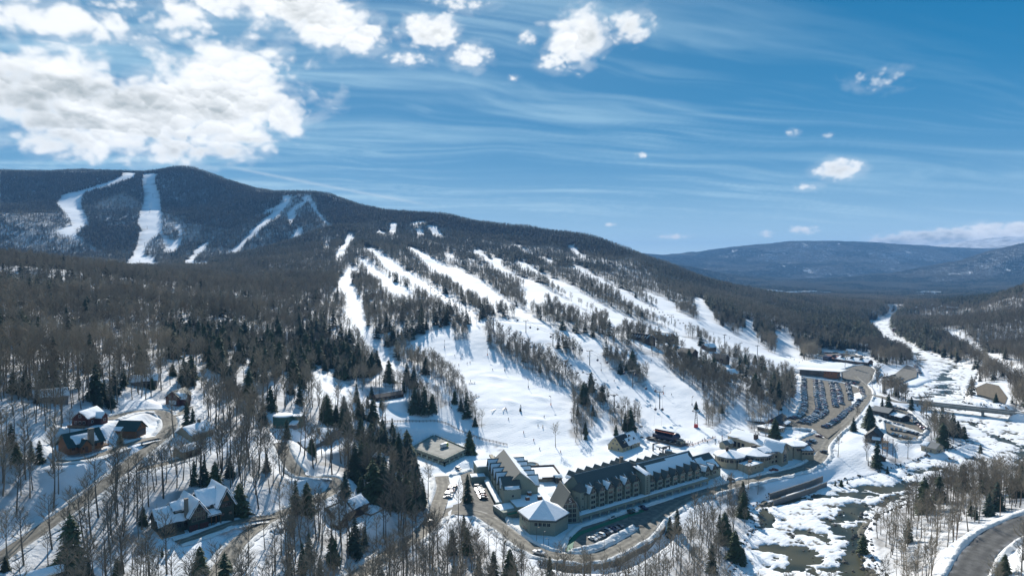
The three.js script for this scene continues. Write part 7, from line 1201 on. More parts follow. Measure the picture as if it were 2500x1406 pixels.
{ const { f, L } = onFront('long_lodge', 'rental_lodge', 'long low lodge with snowy roof, four dormers and red metal roof end', 'lodge'); gable(f, { x0: 0, x1: L, z0: -12, z1: 0, base: -1, eave: 3.4, ridge: 6.4, wall: M.brownWall, roof: M.redRoof, over: 0.8, front: [[0.28, 1, 0, 1]], back: FULL }); for (let i = 0; i < 4; i++) { const x = L * (0.16 + 0.22 * i); gable(f, { x0: x - 2, x1: x + 2, z0: -7, z1: -2.5, base: 3.6, eave: 5.2, ridge: 7.2, axis: 'z', wall: M.blackWall, roof: M.darkRoof, over: 0.4 }); f.win(x, 5, -2.45, 2, 1); } for (let i = 0; i < 12; i++) f.win(3 + i * (L - 6) / 11, 1.4, 0.05, 2, 1.5, 0, M.darkFrame); f.box('entry_block', L * 0.02, -1, 0, L * 0.16, 5.6, 7, M.navy); f.win(L * 0.09, 2.2, 7.05, 5, 3, 0, M.darkFrame); }
{ const { f, L } = onFront('dark_barn', 'dark_barn', 'black barn-shaped house near the river with one snowy lean-to roof', 'house'); gable(f, { x0: 0, x1: L, z0: -12, z1: 0, base: -1, eave: 4.4, ridge: 8.6, axis: 'z', wall: M.blackWall, roof: M.darkRoof, over: 0.6 }); const q = [[L * 0.45, 2.6, 3], [L, 2.6, 3], [L, 4.4, 0], [L * 0.45, 4.4, 0]]; f.part('porch_roof', slabGeo(...q), M.darkRoof); f.part('roof_snow', snowGeo(...q, 0, 1, 0.1, 1, 0.3, snowSeed++), M.roofSnow); for (const x of [2.5, 5]) { f.win(x, 1.6, 0.05, 1.2, 1.3, 0, M.greyWall); f.win(x + 1, 5.2, 0.05, 1, 1.1, 0, M.greyWall); } f.door(L * 0.7, -0.6, 0.06, 1.2, 2.1, 0, M.greyWall); for (const z of [-3, -8]) f.win(L + 0.05, 2, z, 1.2, 1.3, 1, M.greyWall); }
{ const { f, L } = onFront('grey_barn', 'grey_barn', 'dark shed with bare grey metal roof in the field car park', 'barn'); gable(f, { x0: 0, x1: L, z0: -11, z1: 0, base: -1, eave: 4.2, ridge: 7, wall: M.blackWall, roof: M.greyRoof, over: 0.6 }); for (let i = 0; i < 4; i++) f.win(2 + i * 4.2, 2, 0.05, 1.6, 1.2, 0, M.greyWall); f.door(L - 2, -0.8, 0.06, 2.6, 2.8, 0, M.greyWall, 'barn_door'); }
{ const { f, L } = onFront('white_barn', 'white_roof_shed', 'lower shed with clean white snow roof joined to the grey-roofed one', 'barn'); gable(f, { x0: 0.3, x1: L, z0: -10, z1: -1, base: -1, eave: 3, ridge: 4.6, wall: M.blackWall, roof: M.darkRoof, over: 0.5, front: FULL, back: FULL }); for (let i = 0; i < 3; i++) f.win(2 + i * 3.6, 1.4, -0.95, 1.4, 1.1, 0, M.greyWall); f.door(L - 1.6, -0.8, -0.94, 1.2, 2.1, 0, M.greyWall); }
{ // rusty climbing frame by the river
  const [x, y, z] = SITES.rust_frame, root = thing('climbing_tower', 'tall rusty lattice climbing tower by the river bank', 'tower', [x, y - 0.4, z], -0.5), f = new Frame(root);
  for (const a of [-3, 0, 3]) for (const b of [-3, 0, 3]) f.part('post', new Tris().prism([a, 0, b], [a, 11.5 - Math.abs(a) * 0.4, b], 0.16, 0.13, 5).geo(), M.rust); for (let k = 1; k < 6; k++) for (const b of [-3, 0, 3]) { f.part('beam', new Tris().prism([-3.4, k * 2, b], [3.4, k * 2, b], 0.11, 0.11, 4).geo(), M.rust); f.part('beam', new Tris().prism([b, k * 2 + 0.3, -3.4], [b, k * 2 + 0.3, 3.4], 0.11, 0.11, 4).geo(), M.rust); } for (const k of [2, 4]) f.box('platform', -3, k * 2 + 0.4, -3, 0.5, k * 2 + 0.6, 3, M.wood);
}
{ const { f, L } = onFront('bank_house', 'river_cabin', 'small grey cabin with snowy roof in front of the climbing tower', 'cabin'); gable(f, { x0: 0, x1: L, z0: -5, z1: 0, base: -1, eave: 2.4, ridge: 4.4, axis: 'z', wall: M.brownWall, roof: M.greyRoof, over: 0.5, front: [[0, 1, 0.2, 1]], back: FULL }); f.win(L * 0.3, 1, 0.05, 1, 1); f.door(L * 0.7, -0.6, 0.06, 0.9, 2); }
{ const { f, L } = onFront('right_house', 'river_house', 'pale grey house with bare dark roof above the snowy river bank', 'house'); gable(f, { x0: 0, x1: L, z0: -9, z1: 0, base: -1, eave: 3.4, ridge: 6, wall: M.tanWall, roof: M.greyRoof, over: 0.6, front: [[0.0, 0.4, 0.1, 0.9]] }); f.win(3, 1.4, 0.05, 1.2, 1.3); f.win(6.4, 1.4, 0.05, 1.2, 1.3); for (const z of [-2.5, -6]) f.win(L + 0.05, 1.6, z, 1.3, 1.3, 1); f.door(L + 0.06, -0.6, -4.3, 1, 2.1, 1); }
// condominiums on the slope
for (const [key, label, turn, L, W, stepped] of [['condo_a', 'brown condominium row with sawtooth snow stripes on its long roof', -1.0, 27, 10, 1], ['condo_b', 'brown condominium row with broken snow and many dormers', -0.75, 24, 10, 2], ['condo_c', 'brown condominium with white balcony gable end beside a spruce', -0.9, 17, 10, 0], ['condo_d', 'small brown chalet block with smooth bluish snow roof', 0.5, 14, 9, 3], ['condo_e', 'lowest brown chalet with two snowy roofs beside a sanded yard', 0.55, 15, 9, 3], ['condo_f', 'brown chalet half hidden by conifers above the sanded yard', -0.8, 14, 9, 0]]) {
  const { f } = onSite(key, 'condominium', label, 'house', turn, undefined, 0.2);
  const snow = stepped === 3 ? FULL : stepped === 2 ? [[0.1, 0.9, 0.3, 0.8]] : undefined;
  gable(f, { x0: -L / 2, x1: L / 2, z0: -W, z1: 0, base: -7, eave: 4.5, ridge: 8, wall: M.brownWall, roof: M.darkRoof, over: 0.7, front: snow, back: FULL });
  if (stepped === 1) for (let i = 0; i < 7; i++) { const x = -L / 2 + 1.6 + i * 3.8, q = [[x, 4.6, 0.5], [x + 0.9, 4.6, 0.5], [x + 0.9, 8.3, -W / 2], [x, 8.3, -W / 2]]; f.box('party_wall', x, 3.6, -W / 2, x + 0.5, 8.6, 0.5, M.brownWall); f.part('roof_snow', snowGeo(...q, 0, 1, 0, 1, 0.5, snowSeed++), M.roofSnow); }
  if (stepped === 2) for (let i = 0; i < 5; i++) { const x = -L / 2 + 3 + i * 4.6; gable(f, { x0: x - 1.2, x1: x + 1.2, z0: -4, z1: -0.6, base: 4, eave: 6, ridge: 7.4, axis: 'z', wall: M.brownWall, roof: M.darkRoof, over: 0.3, front: FULL, back: FULL }); }
  for (let i = 0; i < Math.floor(L / 3.4); i++) for (let k = 0; k < 2; k++) f.win(-L / 2 + 1.8 + i * 3.4, -1 + k * 3, 0.05, 1.6, 1.4, 0, M.darkFrame);
  if (stepped === 0) { for (let k = 0; k < 3; k++) { f.box('balcony', -L / 2 - 1.4, -2.4 + k * 2.8, -W + 1, -L / 2, -2.2 + k * 2.8, -1, M.whiteWall); f.box('balcony_rail', -L / 2 - 1.4, -2.2 + k * 2.8, -W + 1, -L / 2 - 1.3, -1.2 + k * 2.8, -1, M.whiteWall); f.win(-L / 2 - 0.05, -1 + k * 2.8, -W / 2, 3, 1.8, 3, M.darkFrame); } }
}
for (const [key, label, turn] of [['wood_house_a', 'snow-roofed house hidden in the wood above the bend', 0.4], ['wood_house_b', 'grey house with white roof behind trees at the left edge', 0.7]]) { const { f } = onSite(key, 'woodland_house', label, 'house', turn); gable(f, { x0: -6, x1: 6, z0: -8, z1: 0, base: -2, eave: 3, ridge: 5.8, wall: M.greyWall, roof: M.darkRoof, over: 0.6, front: FULL, back: FULL }); for (let i = 0; i < 3; i++) f.win(-4 + i * 4, 1.3, 0.05, 1.3, 1.2); f.door(2, -0.6, 0.06, 1, 2.1); }
{ const { f } = onSite('summit_hut', 'summit_station', 'tiny dark lift station on the skyline at the top of the widest run', 'lift station', 0.1); gable(f, { x0: -9, x1: 9, z0: -6, z1: 6, base: -4, eave: 7, ridge: 11, wall: M.blackWall, roof: M.darkRoof, over: 0.8, back: FULL }); f.box('mast', -1, 10, -1, 1, 17, 1, M.steel); }
// the town down the valley
{
  const r = rng(44), kinds = [M.tanWall, M.brownWall, M.greyWall, M.redWall, M.whiteWall];
  TOWN.forEach(([x, y, z], i) => {
    const D = -z, s = D > 1500 ? 1.15 : 1, big = D > 2300 && i < 24, L = (big ? 24 + 22 * r() : 11 + 7 * r()) * s, W = (big ? 13 : 8) * s, h = (big ? 6 : 4) * s, k = Math.floor(r() * 5);
    const words = ['tan', 'brown', 'grey', 'dark red', 'white'][k], wh = D > 2300 ? (x < 1500 ? 'in the far valley town' : 'in the far hamlet') : x < 700 && D < 1200 ? 'beyond the upper car park' : 'in the valley woods';
    const o = thing(big ? 'town_block' : 'town_house', `distant ${words} ${big ? 'block' : 'house'} with snowy roof ${wh}`, 'house', [x, height(x, z), z], (r() - 0.5) * 1.8, `distant ${words} ${big ? 'blocks' : 'houses'} ${wh}`);
    const f = new Frame(o); gable(f, { x0: -L / 2, x1: L / 2, z0: -W / 2, z1: W / 2, base: -4, eave: h, ridge: h + W * 0.28, wall: kinds[k], roof: M.greyRoof, over: 0.6, front: FULL, back: FULL, thick: 0.6 });
    if (D < 2300) for (let q = 0; q < 3; q++) f.win(-L / 2 + L * (0.2 + 0.3 * q), h * 0.5, W / 2 + 0.05, 1.6, 1.5); else f.win(0, h * 0.5, W / 2 + 0.05, L * 0.7, 1.8, 0, M.darkFrame);
  });
}
// ------------------------------------------------------------------ bridge, fences, lifts, lamps
{
  const [ax, az, bx, bz] = FRONTS.bridge, L = Math.hypot(bx - ax, bz - az) + 26, root = thing('bridge', 'long concrete road bridge on three piers across the icy river', 'bridge', [ax, 0.4, az], Math.atan2(-(bz - az), bx - ax)), f = new Frame(root);
  f.box('deck', -6, -0.9, -4, L, 0, 4, M.concrete); f.box('roadway', -6, 0, -3.4, L, 0.06, 3.4, M.highway); for (const z of [-4, 3.7]) { f.box('parapet', -6, 0, z, L, 0.9, z + 0.3, M.concrete); f.box('girder', -6, -2, z < 0 ? z + 0.8 : z - 1, L, -0.9, z < 0 ? z + 1.3 : z - 0.5, M.stone); f.box('rail', -6, 1.15, z + 0.1, L, 1.3, z + 0.22, M.galvanised); for (let i = 0; i < 24; i++) f.box('rail_post', -5 + i * (L + 4) / 23, 0.9, z + 0.06, -4.85 + i * (L + 4) / 23, 1.2, z + 0.22, M.galvanised); }
  for (const x of [L * 0.2, L * 0.48, L * 0.76]) { f.part('pier', new Tris().hull([[x - 1, -8, 3.4], [x + 1, -8, 3.4], [x + 0.8, -2, 3.6], [x - 0.8, -2, 3.6]], [[x - 1, -8, -3.4], [x + 1, -8, -3.4], [x + 0.8, -2, -3.6], [x - 0.8, -2, -3.6]]).geo(), M.concrete); f.box('pier_cap', x - 1.1, -2.6, -3.9, x + 1.1, -2, 3.9, M.concrete); }
}
{ // rail fence along the learners' path
  const t = thing('rail_fence', 'brown wooden rail fence along the top of the snowy cutting', 'fence', [FENCE[0], FENCE[1], FENCE[2]]), P = []; for (let i = 0; i < FENCE.length; i += 3) P.push(new THREE.Vector3(FENCE[i], 0, FENCE[i + 2]));
  const c = new THREE.CatmullRomCurve3(P, false, 'centripetal'), n = Math.round(c.getLength() / 2.6), S = c.getSpacedPoints(n); S.forEach((p) => (p.y = height(p.x, p.z)));
  const o = t.position, postGeo = boxGeo(-0.11, -0.4, -0.11, 0.11, 1.5, 0.11); S.forEach((p, i) => { const m = part('post', postGeo, M.wood, t); m.position.set(p.x - o.x, p.y - o.y, p.z - o.z); if (i) { const q = S[i - 1]; for (const h of [0.5, 0.95, 1.35]) part('rail', new Tris().prism([q.x - o.x, q.y - o.y + h, q.z - o.z], [p.x - o.x, p.y - o.y + h, p.z - o.z], 0.09, 0.09, 4).geo(), M.wood, t); } });
}
{ // stepped retaining wall above the river
  const t = thing('retaining_wall', 'long low dark retaining wall in the snowy bank below the road', 'wall', [RETAIN[0], RETAIN[1], RETAIN[2]]);
  for (let i = 0; i < RETAIN.length - 3; i += 3) { const a = RETAIN.slice(i, i + 3), b = RETAIN.slice(i + 3, i + 6), o = [RETAIN[0], RETAIN[1], RETAIN[2]], n = 4; for (let k = 0; k < n; k++) for (const [dz, y0, y1] of [[0, -2, 1.5], [5, -3.4, -0.4]]) { const p = mix3(a, b, k / n), q = mix3(a, b, (k + 1) / n - 0.003), P = (v, y, z) => [v[0] - o[0], v[1] - o[1] + y, v[2] - o[2] + z]; part('wall_panel', new Tris().hull([P(p, y0, dz + 0.3), P(q, y0, dz + 0.3), P(q, y1, dz + 0.3), P(p, y1, dz + 0.3)], [P(p, y0, dz - 0.3), P(q, y0, dz - 0.3), P(q, y1, dz - 0.3), P(p, y1, dz - 0.3)]).geo(), M.greyWall, t); } }
}
{ // terrace behind the hotel
  const root = thing('terrace', 'snow-covered hotel terrace with a low wall beside the slope', 'terrace', [17, 3.6, -380]), f = new Frame(root, 0, 0, 0, 0.15); f.box('base', -8, -2, -12, 9, 0, 10, M.stone); flatSnow(f, -7.8, -11.8, 8.8, 9.8, 0.02, 0.5); for (const [a, b, c, d] of [[9, -12, 9.4, 10], [-8, -12.3, 9.4, -12], [-2, 10, 9.4, 10.4]]) f.box('parapet', a, 0, b, c, 1, d, M.brownWall);
  const hut = thing('terrace_hut', 'small snow-capped hut at the outer corner of the terrace', 'hut', [25, 3.4, -369], 0.3), h = new Frame(hut); gable(h, { x0: -1.8, x1: 1.8, z0: -1.8, z1: 1.8, base: -1, eave: 1.8, ridge: 2.7, wall: M.blackWall, roof: M.darkRoof, over: 0.3, front: FULL, back: FULL }); h.door(0, -0.5, 1.85, 0.8, 1.9);
  const tub = thing('hot_tub', 'round stone-rimmed hot tub behind the left hotel wing', 'pool', [11, 3.7, -396]), rim = new THREE.TorusGeometry(4, 0.9, 8, 28); rim.rotateX(Math.PI / 2); rim.scale(1, 0.7, 1); part('rim', rim, M.stone, tub); const wg = new THREE.CylinderGeometry(3.4, 3.4, 0.4, 28); part('water', wg, std(0.12, 0.16, 0.17, 0.1), tub);
}
{ // green matting round the forecourt
  const P = [0, 2, 4, 6, 8, 10].map((i) => [GREENWAY[i], GREENWAY[i + 1]]).map(([x, z]) => new THREE.Vector3(x, 0, z)), S = new THREE.CatmullRomCurve3(P).getSpacedPoints(60), t = new Tris(); for (let i = 1; i < S.length; i++) { const a = S[i - 1], b = S[i], d = unit([b.x - a.x, 0, b.z - a.z]), n = [d[2] * 1.3, 0, -d[0] * 1.3]; t.hull([[a.x - n[0], 0.14, a.z - n[2]], [b.x - n[0], 0.14, b.z - n[2]], [b.x + n[0], 0.14, b.z + n[2]], [a.x + n[0], 0.14, a.z + n[2]]], [[a.x - n[0], 0.0, a.z - n[2]], [b.x - n[0], 0.0, b.z - n[2]], [b.x + n[0], 0.0, b.z + n[2]], [a.x + n[0], 0.0, a.z + n[2]]]); }
  const m = part('green_walkway', t.geo(), M.greenTarp, scene); m.userData = { label: 'green matted walkway curving along the hotel forecourt', category: 'walkway' };
}
{ // wall that holds up the outside of the road bend
  const R = roads.find((r) => r.name === 'hotel_road'), S = R.S.filter((s) => s.x > 16 && s.x < 66 && -s.z < 320), t = thing('road_wall', 'grey-brown retaining wall under the outside of the hotel road bend', 'wall', [S[0].x, S[0].y, S[0].z]), o = t.position;
  for (let i = 2; i < S.length; i += 2) { const a = S[i - 2], b = S[i], edge = (p, q, r) => { const d = unit([q.x - p.x, 0, q.z - p.z]), k = R.w / 2 + 2.9; return [r.x - d[2] * k - o.x, r.y - o.y, r.z + d[0] * k - o.z]; }, A = edge(a, b, a), B = edge(a, b, b); if (Math.hypot(a.x + A[0] - a.x + o.x - 46, A[2] + o.z + 332) < 20) continue; const up = (p, y, z) => [p[0], p[1] + y, p[2] + z]; part('wall_panel', new Tris().hull([up(A, -5, 0.35), up(B, -5, 0.35), up(B, 0.25, 0.35), up(A, 0.25, 0.35)], [up(A, -5, 0), up(B, -5, 0), up(B, 0.25, 0), up(A, 0.25, 0)]).geo(), M.stone, t); }
}
RAILS.forEach(([x, , z], i) => { const o = thing('park_rail', `low dark terrain park ${['rail high on the open slope', 'rail below the tree strip', 'box beside two skiers', 'box next to the first one', 'rail near the middle of the slope'][i]}`, 'rail', [x, height(x, z), z], 0.7 + i * 0.2); part('rail', boxGeo(-3.4, 0.55, -0.22, 3.4, 0.75, 0.22), i === 2 || i === 3 ? M.galvanised : M.darkFrame, o); for (const a of [-2.6, 0, 2.6]) part('leg', boxGeo(a - 0.1, -0.4, -0.1, a + 0.1, 0.55, 0.1), M.steel, o); });
GUNS.forEach(([x, , z], i) => { const o = thing('snow_gun', `slim tower snow gun on the open slope, ${['first', 'second', 'third', 'fourth', 'fifth', 'sixth', 'seventh', 'eighth', 'ninth', 'tenth', 'eleventh', 'twelfth'][i]} of twelve`, 'snow gun', [x, height(x, z), z], i); part('pole', new Tris().prism([0, -0.4, 0], [0, 6.5, 0], 0.12, 0.09, 6).geo(), M.steel, o); part('barrel', new Tris().prism([0, 6.4, 0], [1.6, 7.1, 0], 0.28, 0.2, 8).geo(), M.darkFrame, o); part('pad', new Tris().prism([0, -0.2, 0], [0, 1.6, 0], 0.34, 0.34, 8).geo(), i % 3 ? M.navy : M.orange, o); });
{ const t = thing('safety_net', 'pale orange safety net on posts guiding the queue to the lift gates', 'fence', NET.slice(0, 3)), P = []; for (let i = 0; i < NET.length; i += 3) P.push(new THREE.Vector3(NET[i], 0, NET[i + 2])); const S = new THREE.CatmullRomCurve3(P).getSpacedPoints(14), o = t.position, net = std(0.6, 0.3, 0.16, 0.8); S.forEach((p) => (p.y = height(p.x, p.z))); S.forEach((p, i) => { part('post', boxGeo(-0.04, -0.2, -0.04, 0.04, 1.3, 0.04), M.darkFrame, t).position.set(p.x - o.x, p.y - o.y, p.z - o.z); if (i) { const q = S[i - 1], v = (a, y) => [a.x - o.x, a.y - o.y + y, a.z - o.z]; for (const y of [0.25, 0.55, 0.85, 1.15]) part('net_band', new Tris().prism(v(q, y), v(p, y), 0.06, 0.06, 4).geo(), net, t); } }); }
// lift lines
const LINEWORD = ['gondola line above the widest slope', 'chairlift line left of the gondola', 'chairlift line on the right-hand slopes', 'chairlift up the far wide run'];
const CHAIRGEO = (() => { const t = new Tris(); t.box(-1.1, -3.2, -0.3, 1.1, -3.1, 0.3).box(-1.1, -3.1, -0.35, 1.1, -2.2, -0.25).box(-1.1, -3.2, 0.25, -1.0, -2.3, 0.35); return t.geo(); })();
const HANGER = new Tris().prism([0, 0, 0], [0, -2.3, 0], 0.06, 0.06, 4).geo();
const CABIN = (() => { const g = new THREE.SphereGeometry(1, 14, 10); g.scale(0.95, 1.1, 1.05); g.translate(0, -3.1, 0); return g; })();
LINES.forEach((line, li) => {
  const tops = line.map(([x, y, z, h]) => new THREE.Vector3(x, Math.max(y, height(x, z)) + h, z)), far = li === 3;
  line.forEach(([x, y, z, h], i) => {
    if (!i && li < 2) return;
    const g0 = height(x, z), a = tops[Math.max(0, i - 1)], b = tops[Math.min(tops.length - 1, i + 1)], hh = tops[i].y - g0, o = thing('lift_tower', `steel T-shaped lift tower, number ${i + 1} from the bottom of the ${LINEWORD[li]}`.replace(/number (\d+)/, (_, n) => ['first', 'second', 'third', 'fourth', 'fifth', 'sixth', 'seventh', 'eighth', 'ninth'][n - 1]), 'lift tower', [x, g0, z], Math.atan2(-(b.x - a.x), -(b.z - a.z)));
    part('mast', new Tris().prism([0, -0.5, 0], [0, hh, 0], far ? 0.6 : 0.42, far ? 0.4 : 0.28, 10).geo(), M.steel, o); part('crossarm', boxGeo(-2.6, hh - 0.2, -0.22, 2.6, hh + 0.2, 0.22), M.steel, o); for (const s of [-1, 1]) { part('sheave_train', boxGeo(s * 2.5 - 0.16, hh - 0.05, -1.7, s * 2.5 + 0.16, hh + 0.32, 1.7), M.darkFrame, o); } part('work_platform', boxGeo(-3, hh + 0.75, -0.25, 3, hh + 0.85, 0.25), M.galvanised, o);
  });
  for (const s of [-1, 1]) {
    const path = []; tops.forEach((p, i) => { const a = tops[Math.max(0, i - 1)], b = tops[Math.min(tops.length - 1, i + 1)], d = new THREE.Vector3(b.x - a.x, 0, b.z - a.z).normalize(); path.push(new THREE.Vector3(p.x + d.z * s * 2.5, p.y + 0.3, p.z - d.x * s * 2.5)); });
    const t = new Tris(), o = path[0]; const pts = []; for (let i = 1; i < path.length; i++) for (let k = i > 1 ? 1 : 0; k <= 8; k++) { const u = k / 8, p = path[i - 1].clone().lerp(path[i], u); p.y -= Math.sin(u * Math.PI) * path[i - 1].distanceTo(path[i]) * 0.02; pts.push(p); }
    for (let i = 1; i < pts.length; i++) t.prism(pts[i - 1].clone().sub(o).toArray(), pts[i].clone().sub(o).toArray(), 0.05, 0.05, 4); const m = part(numbered('haul_cable'), t.geo(), M.steel, scene); m.position.copy(o); m.userData = { label: `thin steel haul cable on the ${s < 0 ? 'uphill' : 'downhill'} side of the ${LINEWORD[li]}`, category: 'cable' };
    if (far) continue;
    let acc = 0; const gap = li ? 16 : 34; for (let i = 1; i < pts.length; i++) { acc += pts[i].distanceTo(pts[i - 1]); if (acc < gap) continue; acc = 0; const p = pts[i], q = pts[i - 1], turn = Math.atan2(p.x - q.x, p.z - q.z);
      if (li) { const c = thing('lift_chair', `empty black chair hanging from the ${LINEWORD[li]}`, 'chair', p.toArray(), turn, `chairs on the ${LINEWORD[li]}`); part('hanger', HANGER, M.steel, c); part('seat', CHAIRGEO, M.darkFrame, c); }
      else { const c = thing('gondola_cabin', `dark rounded gondola cabin hanging from the ${LINEWORD[li]}`, 'gondola', p.toArray(), turn, 'gondola cabins'); part('hanger', new Tris().prism([0, 0, 0], [0, -2.1, 0], 0.07, 0.07, 5).geo(), M.steel, c); part('cabin', CABIN, M.navy, c); part('ski_rack', boxGeo(0.9, -3.6, -0.4, 1.1, -2.6, 0.4), M.steel, c); } }
  }
});
{ // tall lattice tower on a red base
  const [x, , z] = REDTOWER, y = height(x, z), o = thing('lattice_tower', 'tall dark lattice lift tower standing on a red base', 'lift tower', [x, y, z], -0.5);
  part('base', new Tris().hull([[-1.3, -0.5, 1.3], [1.3, -0.5, 1.3], [1.1, 2.2, 1.1], [-1.1, 2.2, 1.1]], [[-1.3, -0.5, -1.3], [1.3, -0.5, -1.3], [1.1, 2.2, -1.1], [-1.1, 2.2, -1.1]]).geo(), M.red, o);
  for (const a of [-1, 1]) for (const b of [-1, 1]) part('leg', new Tris().prism([a, 2.2, b], [a * 0.35, 11, b * 0.35], 0.13, 0.1, 5).geo(), M.steel, o); for (let k = 0; k < 5; k++) { const w = (y2) => 1 - 0.65 * (y2 - 2.2) / 8.8, y1 = 2.4 + k * 1.7, y2 = y1 + 1.6; for (const s of [-1, 1]) { part('brace', new Tris().prism([-w(y1), y1, s * w(y1)], [w(y2), y2, s * w(y2)], 0.06, 0.06, 3).geo(), M.steel, o); part('brace', new Tris().prism([s * w(y1), y1, -w(y1)], [s * w(y2), y2, w(y2)], 0.06, 0.06, 3).geo(), M.steel, o); } } part('crossarm', boxGeo(-2.6, 10.9, -0.25, 2.6, 11.4, 0.25), M.steel, o); for (const s of [-1, 1]) part('sheave_train', boxGeo(s * 2.4 - 0.2, 11.3, -1.4, s * 2.4 + 0.2, 11.8, 1.4), M.darkFrame, o);
}
const LAMPWORD = ['below the dining pavilion', 'near the pavilion corner', 'at the end of the hotel car row', 'by the forecourt entrance', 'beside the road by the base lodge', 'at the lower car park kerb', 'by the hotel stair tower', 'at the snow island in the forecourt', 'before the base lodge service door', 'by the main road junction'];
LAMPS.forEach(([x, , z], i) => { const o = thing('lamp_post', `slim dark lamp post ${LAMPWORD[i]}`, 'lamp post', [x, height(x, z), z], i); part('pole', new Tris().prism([0, -0.3, 0], [0, 6.4, 0], 0.1, 0.07, 8).geo(), M.darkFrame, o); part('arm', new Tris().prism([0, 6.3, 0], [0.9, 6.5, 0], 0.05, 0.05, 5).geo(), M.darkFrame, o); part('lamp_head', boxGeo(0.6, 6.45, -0.18, 1.3, 6.6, 0.18), M.darkFrame, o); });
POLES.forEach(([x, , z], i) => { const o = thing('utility_pole', `wooden utility pole beside the highway, ${['below the dark pines', 'before the bend', 'at the bottom edge of the picture', 'in the snow above the river wood'][i]}`, 'utility pole', [x, height(x, z), z], 0.9); part('pole', new Tris().prism([0, -0.5, 0], [0, 9.5, 0], 0.17, 0.12, 8).geo(), M.wood, o); part('crossarm', boxGeo(-1.2, 8.6, -0.07, 1.2, 8.8, 0.07), M.wood, o); for (const s of [-1, 0.5, 1]) part('insulator', new THREE.CylinderGeometry(0.06, 0.08, 0.25, 6).translate(s, 8.95, 0), M.glass, o); });
{ // wires between the poles
  const P = POLES.slice(0, 3).map(([x, , z]) => new THREE.Vector3(x, height(x, z) + 8.9, z)).sort((a, b) => b.z - a.z); for (const s of [-1, 1]) { const t = new Tris(), o = P[0]; for (let i = 1; i < P.length; i++) for (let k = 0; k < 8; k++) { const q = (u) => { const p = P[i - 1].clone().lerp(P[i], u).sub(o); p.y -= Math.sin(u * Math.PI) * 0.8; p.x += s * 0.6; return p.toArray(); }; t.prism(q(k / 8), q((k + 1) / 8), 0.025, 0.025, 3); } const m = part(numbered('power_line'), t.geo(), M.darkFrame, scene); m.position.copy(o); m.userData = { label: `thin power line along the highway, ${s < 0 ? 'river' : 'road'} side`, category: 'wire' }; }
}

// ------------------------------------------------------------------ vehicles
const WHEEL = (() => { const g = new THREE.CylinderGeometry(0.34, 0.34, 0.24, 12); g.rotateX(Math.PI / 2); return g; })(), RIM = (() => { const g = new THREE.CylinderGeometry(0.19, 0.19, 0.26, 8); g.rotateX(Math.PI / 2); return g; })();
function carShape(prof, glass, half) { // side outline extruded across, tucked in towards the roof
  const solid = (P, w0, w1, y0, y1) => { const w = (y) => lerp(w0, w1, clamp((y - y0) / (y1 - y0), 0, 1)), sh = new THREE.Shape(P.map(([a, b]) => new THREE.Vector2(a, b))), f = THREE.ShapeUtils.triangulateShape(sh.getPoints(), []), t = new Tris(), L = P.map(([a, b]) => [a, b, w(b)]), R = P.map(([a, b]) => [a, b, -w(b)]); for (const [i, j, k] of f) { t.tri(L[i], L[j], L[k]); t.tri(R[i], R[k], R[j]); } for (let i = 0; i < P.length; i++) { const j = (i + 1) % P.length; t.quad(L[j], L[i], R[i], R[j]); } return t.geo(); };
  return { body: solid(prof, half, half * 0.8, 0.85, 1.7), glass: solid(glass, half * 1.012, half * 0.84, 0.85, 1.7) };
}
const CARS_ = [
  { w: 'saloon', L: 2.3, ...carShape([[-2.3, 0.35], [2.25, 0.35], [2.3, 0.7], [1.2, 0.88], [0.45, 1.36], [-0.9, 1.38], [-1.65, 0.98], [-2.3, 0.92]], [[1.05, 0.92], [0.42, 1.32], [-0.88, 1.33], [-1.5, 0.97]], 0.89) },
  { w: 'sport utility car', L: 2.3, ...carShape([[-2.25, 0.4], [2.25, 0.4], [2.3, 0.95], [1.25, 1.08], [0.6, 1.62], [-1.7, 1.68], [-2.2, 1.1]], [[1.1, 1.1], [0.55, 1.57], [-1.66, 1.62], [-2.1, 1.1]], 0.93) },
  { w: 'pickup truck', L: 2.75, ...carShape([[-2.75, 0.45], [2.65, 0.45], [2.7, 1.05], [1.5, 1.15], [0.9, 1.75], [-0.5, 1.78], [-0.75, 1.15], [-2.75, 1.12]], [[1.35, 1.16], [0.85, 1.7], [-0.46, 1.72], [-0.66, 1.16]], 0.97) },
];
const paints = [['white', 0.7, 0.7, 0.69], ['silver', 0.35, 0.36, 0.37], ['grey', 0.12, 0.125, 0.13], ['black', 0.012, 0.012, 0.014], ['dark blue', 0.012, 0.025, 0.075], ['dark red', 0.14, 0.012, 0.012], ['slate blue', 0.04, 0.07, 0.12], ['dark green', 0.015, 0.04, 0.03]].map(([n, r, g, b]) => { const m = new THREE.MeshPhysicalMaterial({ roughness: 0.35, metalness: 0.1, clearcoat: 0.7, clearcoatRoughness: 0.15 }); m.color.setRGB(r, g, b); return { n, m, c: [r, g, b] }; });
const CARSNOW = boxGeo(-0.75, 1.36, -0.55, 0.3, 1.46, 0.55);
function makeCar(k, paint) { const c = CARS_[k], o = new THREE.Group(); part('body', c.body, paint.m, o); part('windows', c.glass, M.glass, o); for (const x of [-c.L * 0.6, c.L * 0.6]) for (const z of [-0.8, 0.8]) { const w = part('wheel', WHEEL, M.tyre, o); w.position.set(x, 0.34, z); } for (const z of [-0.6, 0.6]) part('headlight', boxGeo(c.L - 0.08, 0.62, z - 0.18, c.L + 0.01, 0.78, z + 0.18), M.galvanised, o); return o; }
const carProto = new Map();
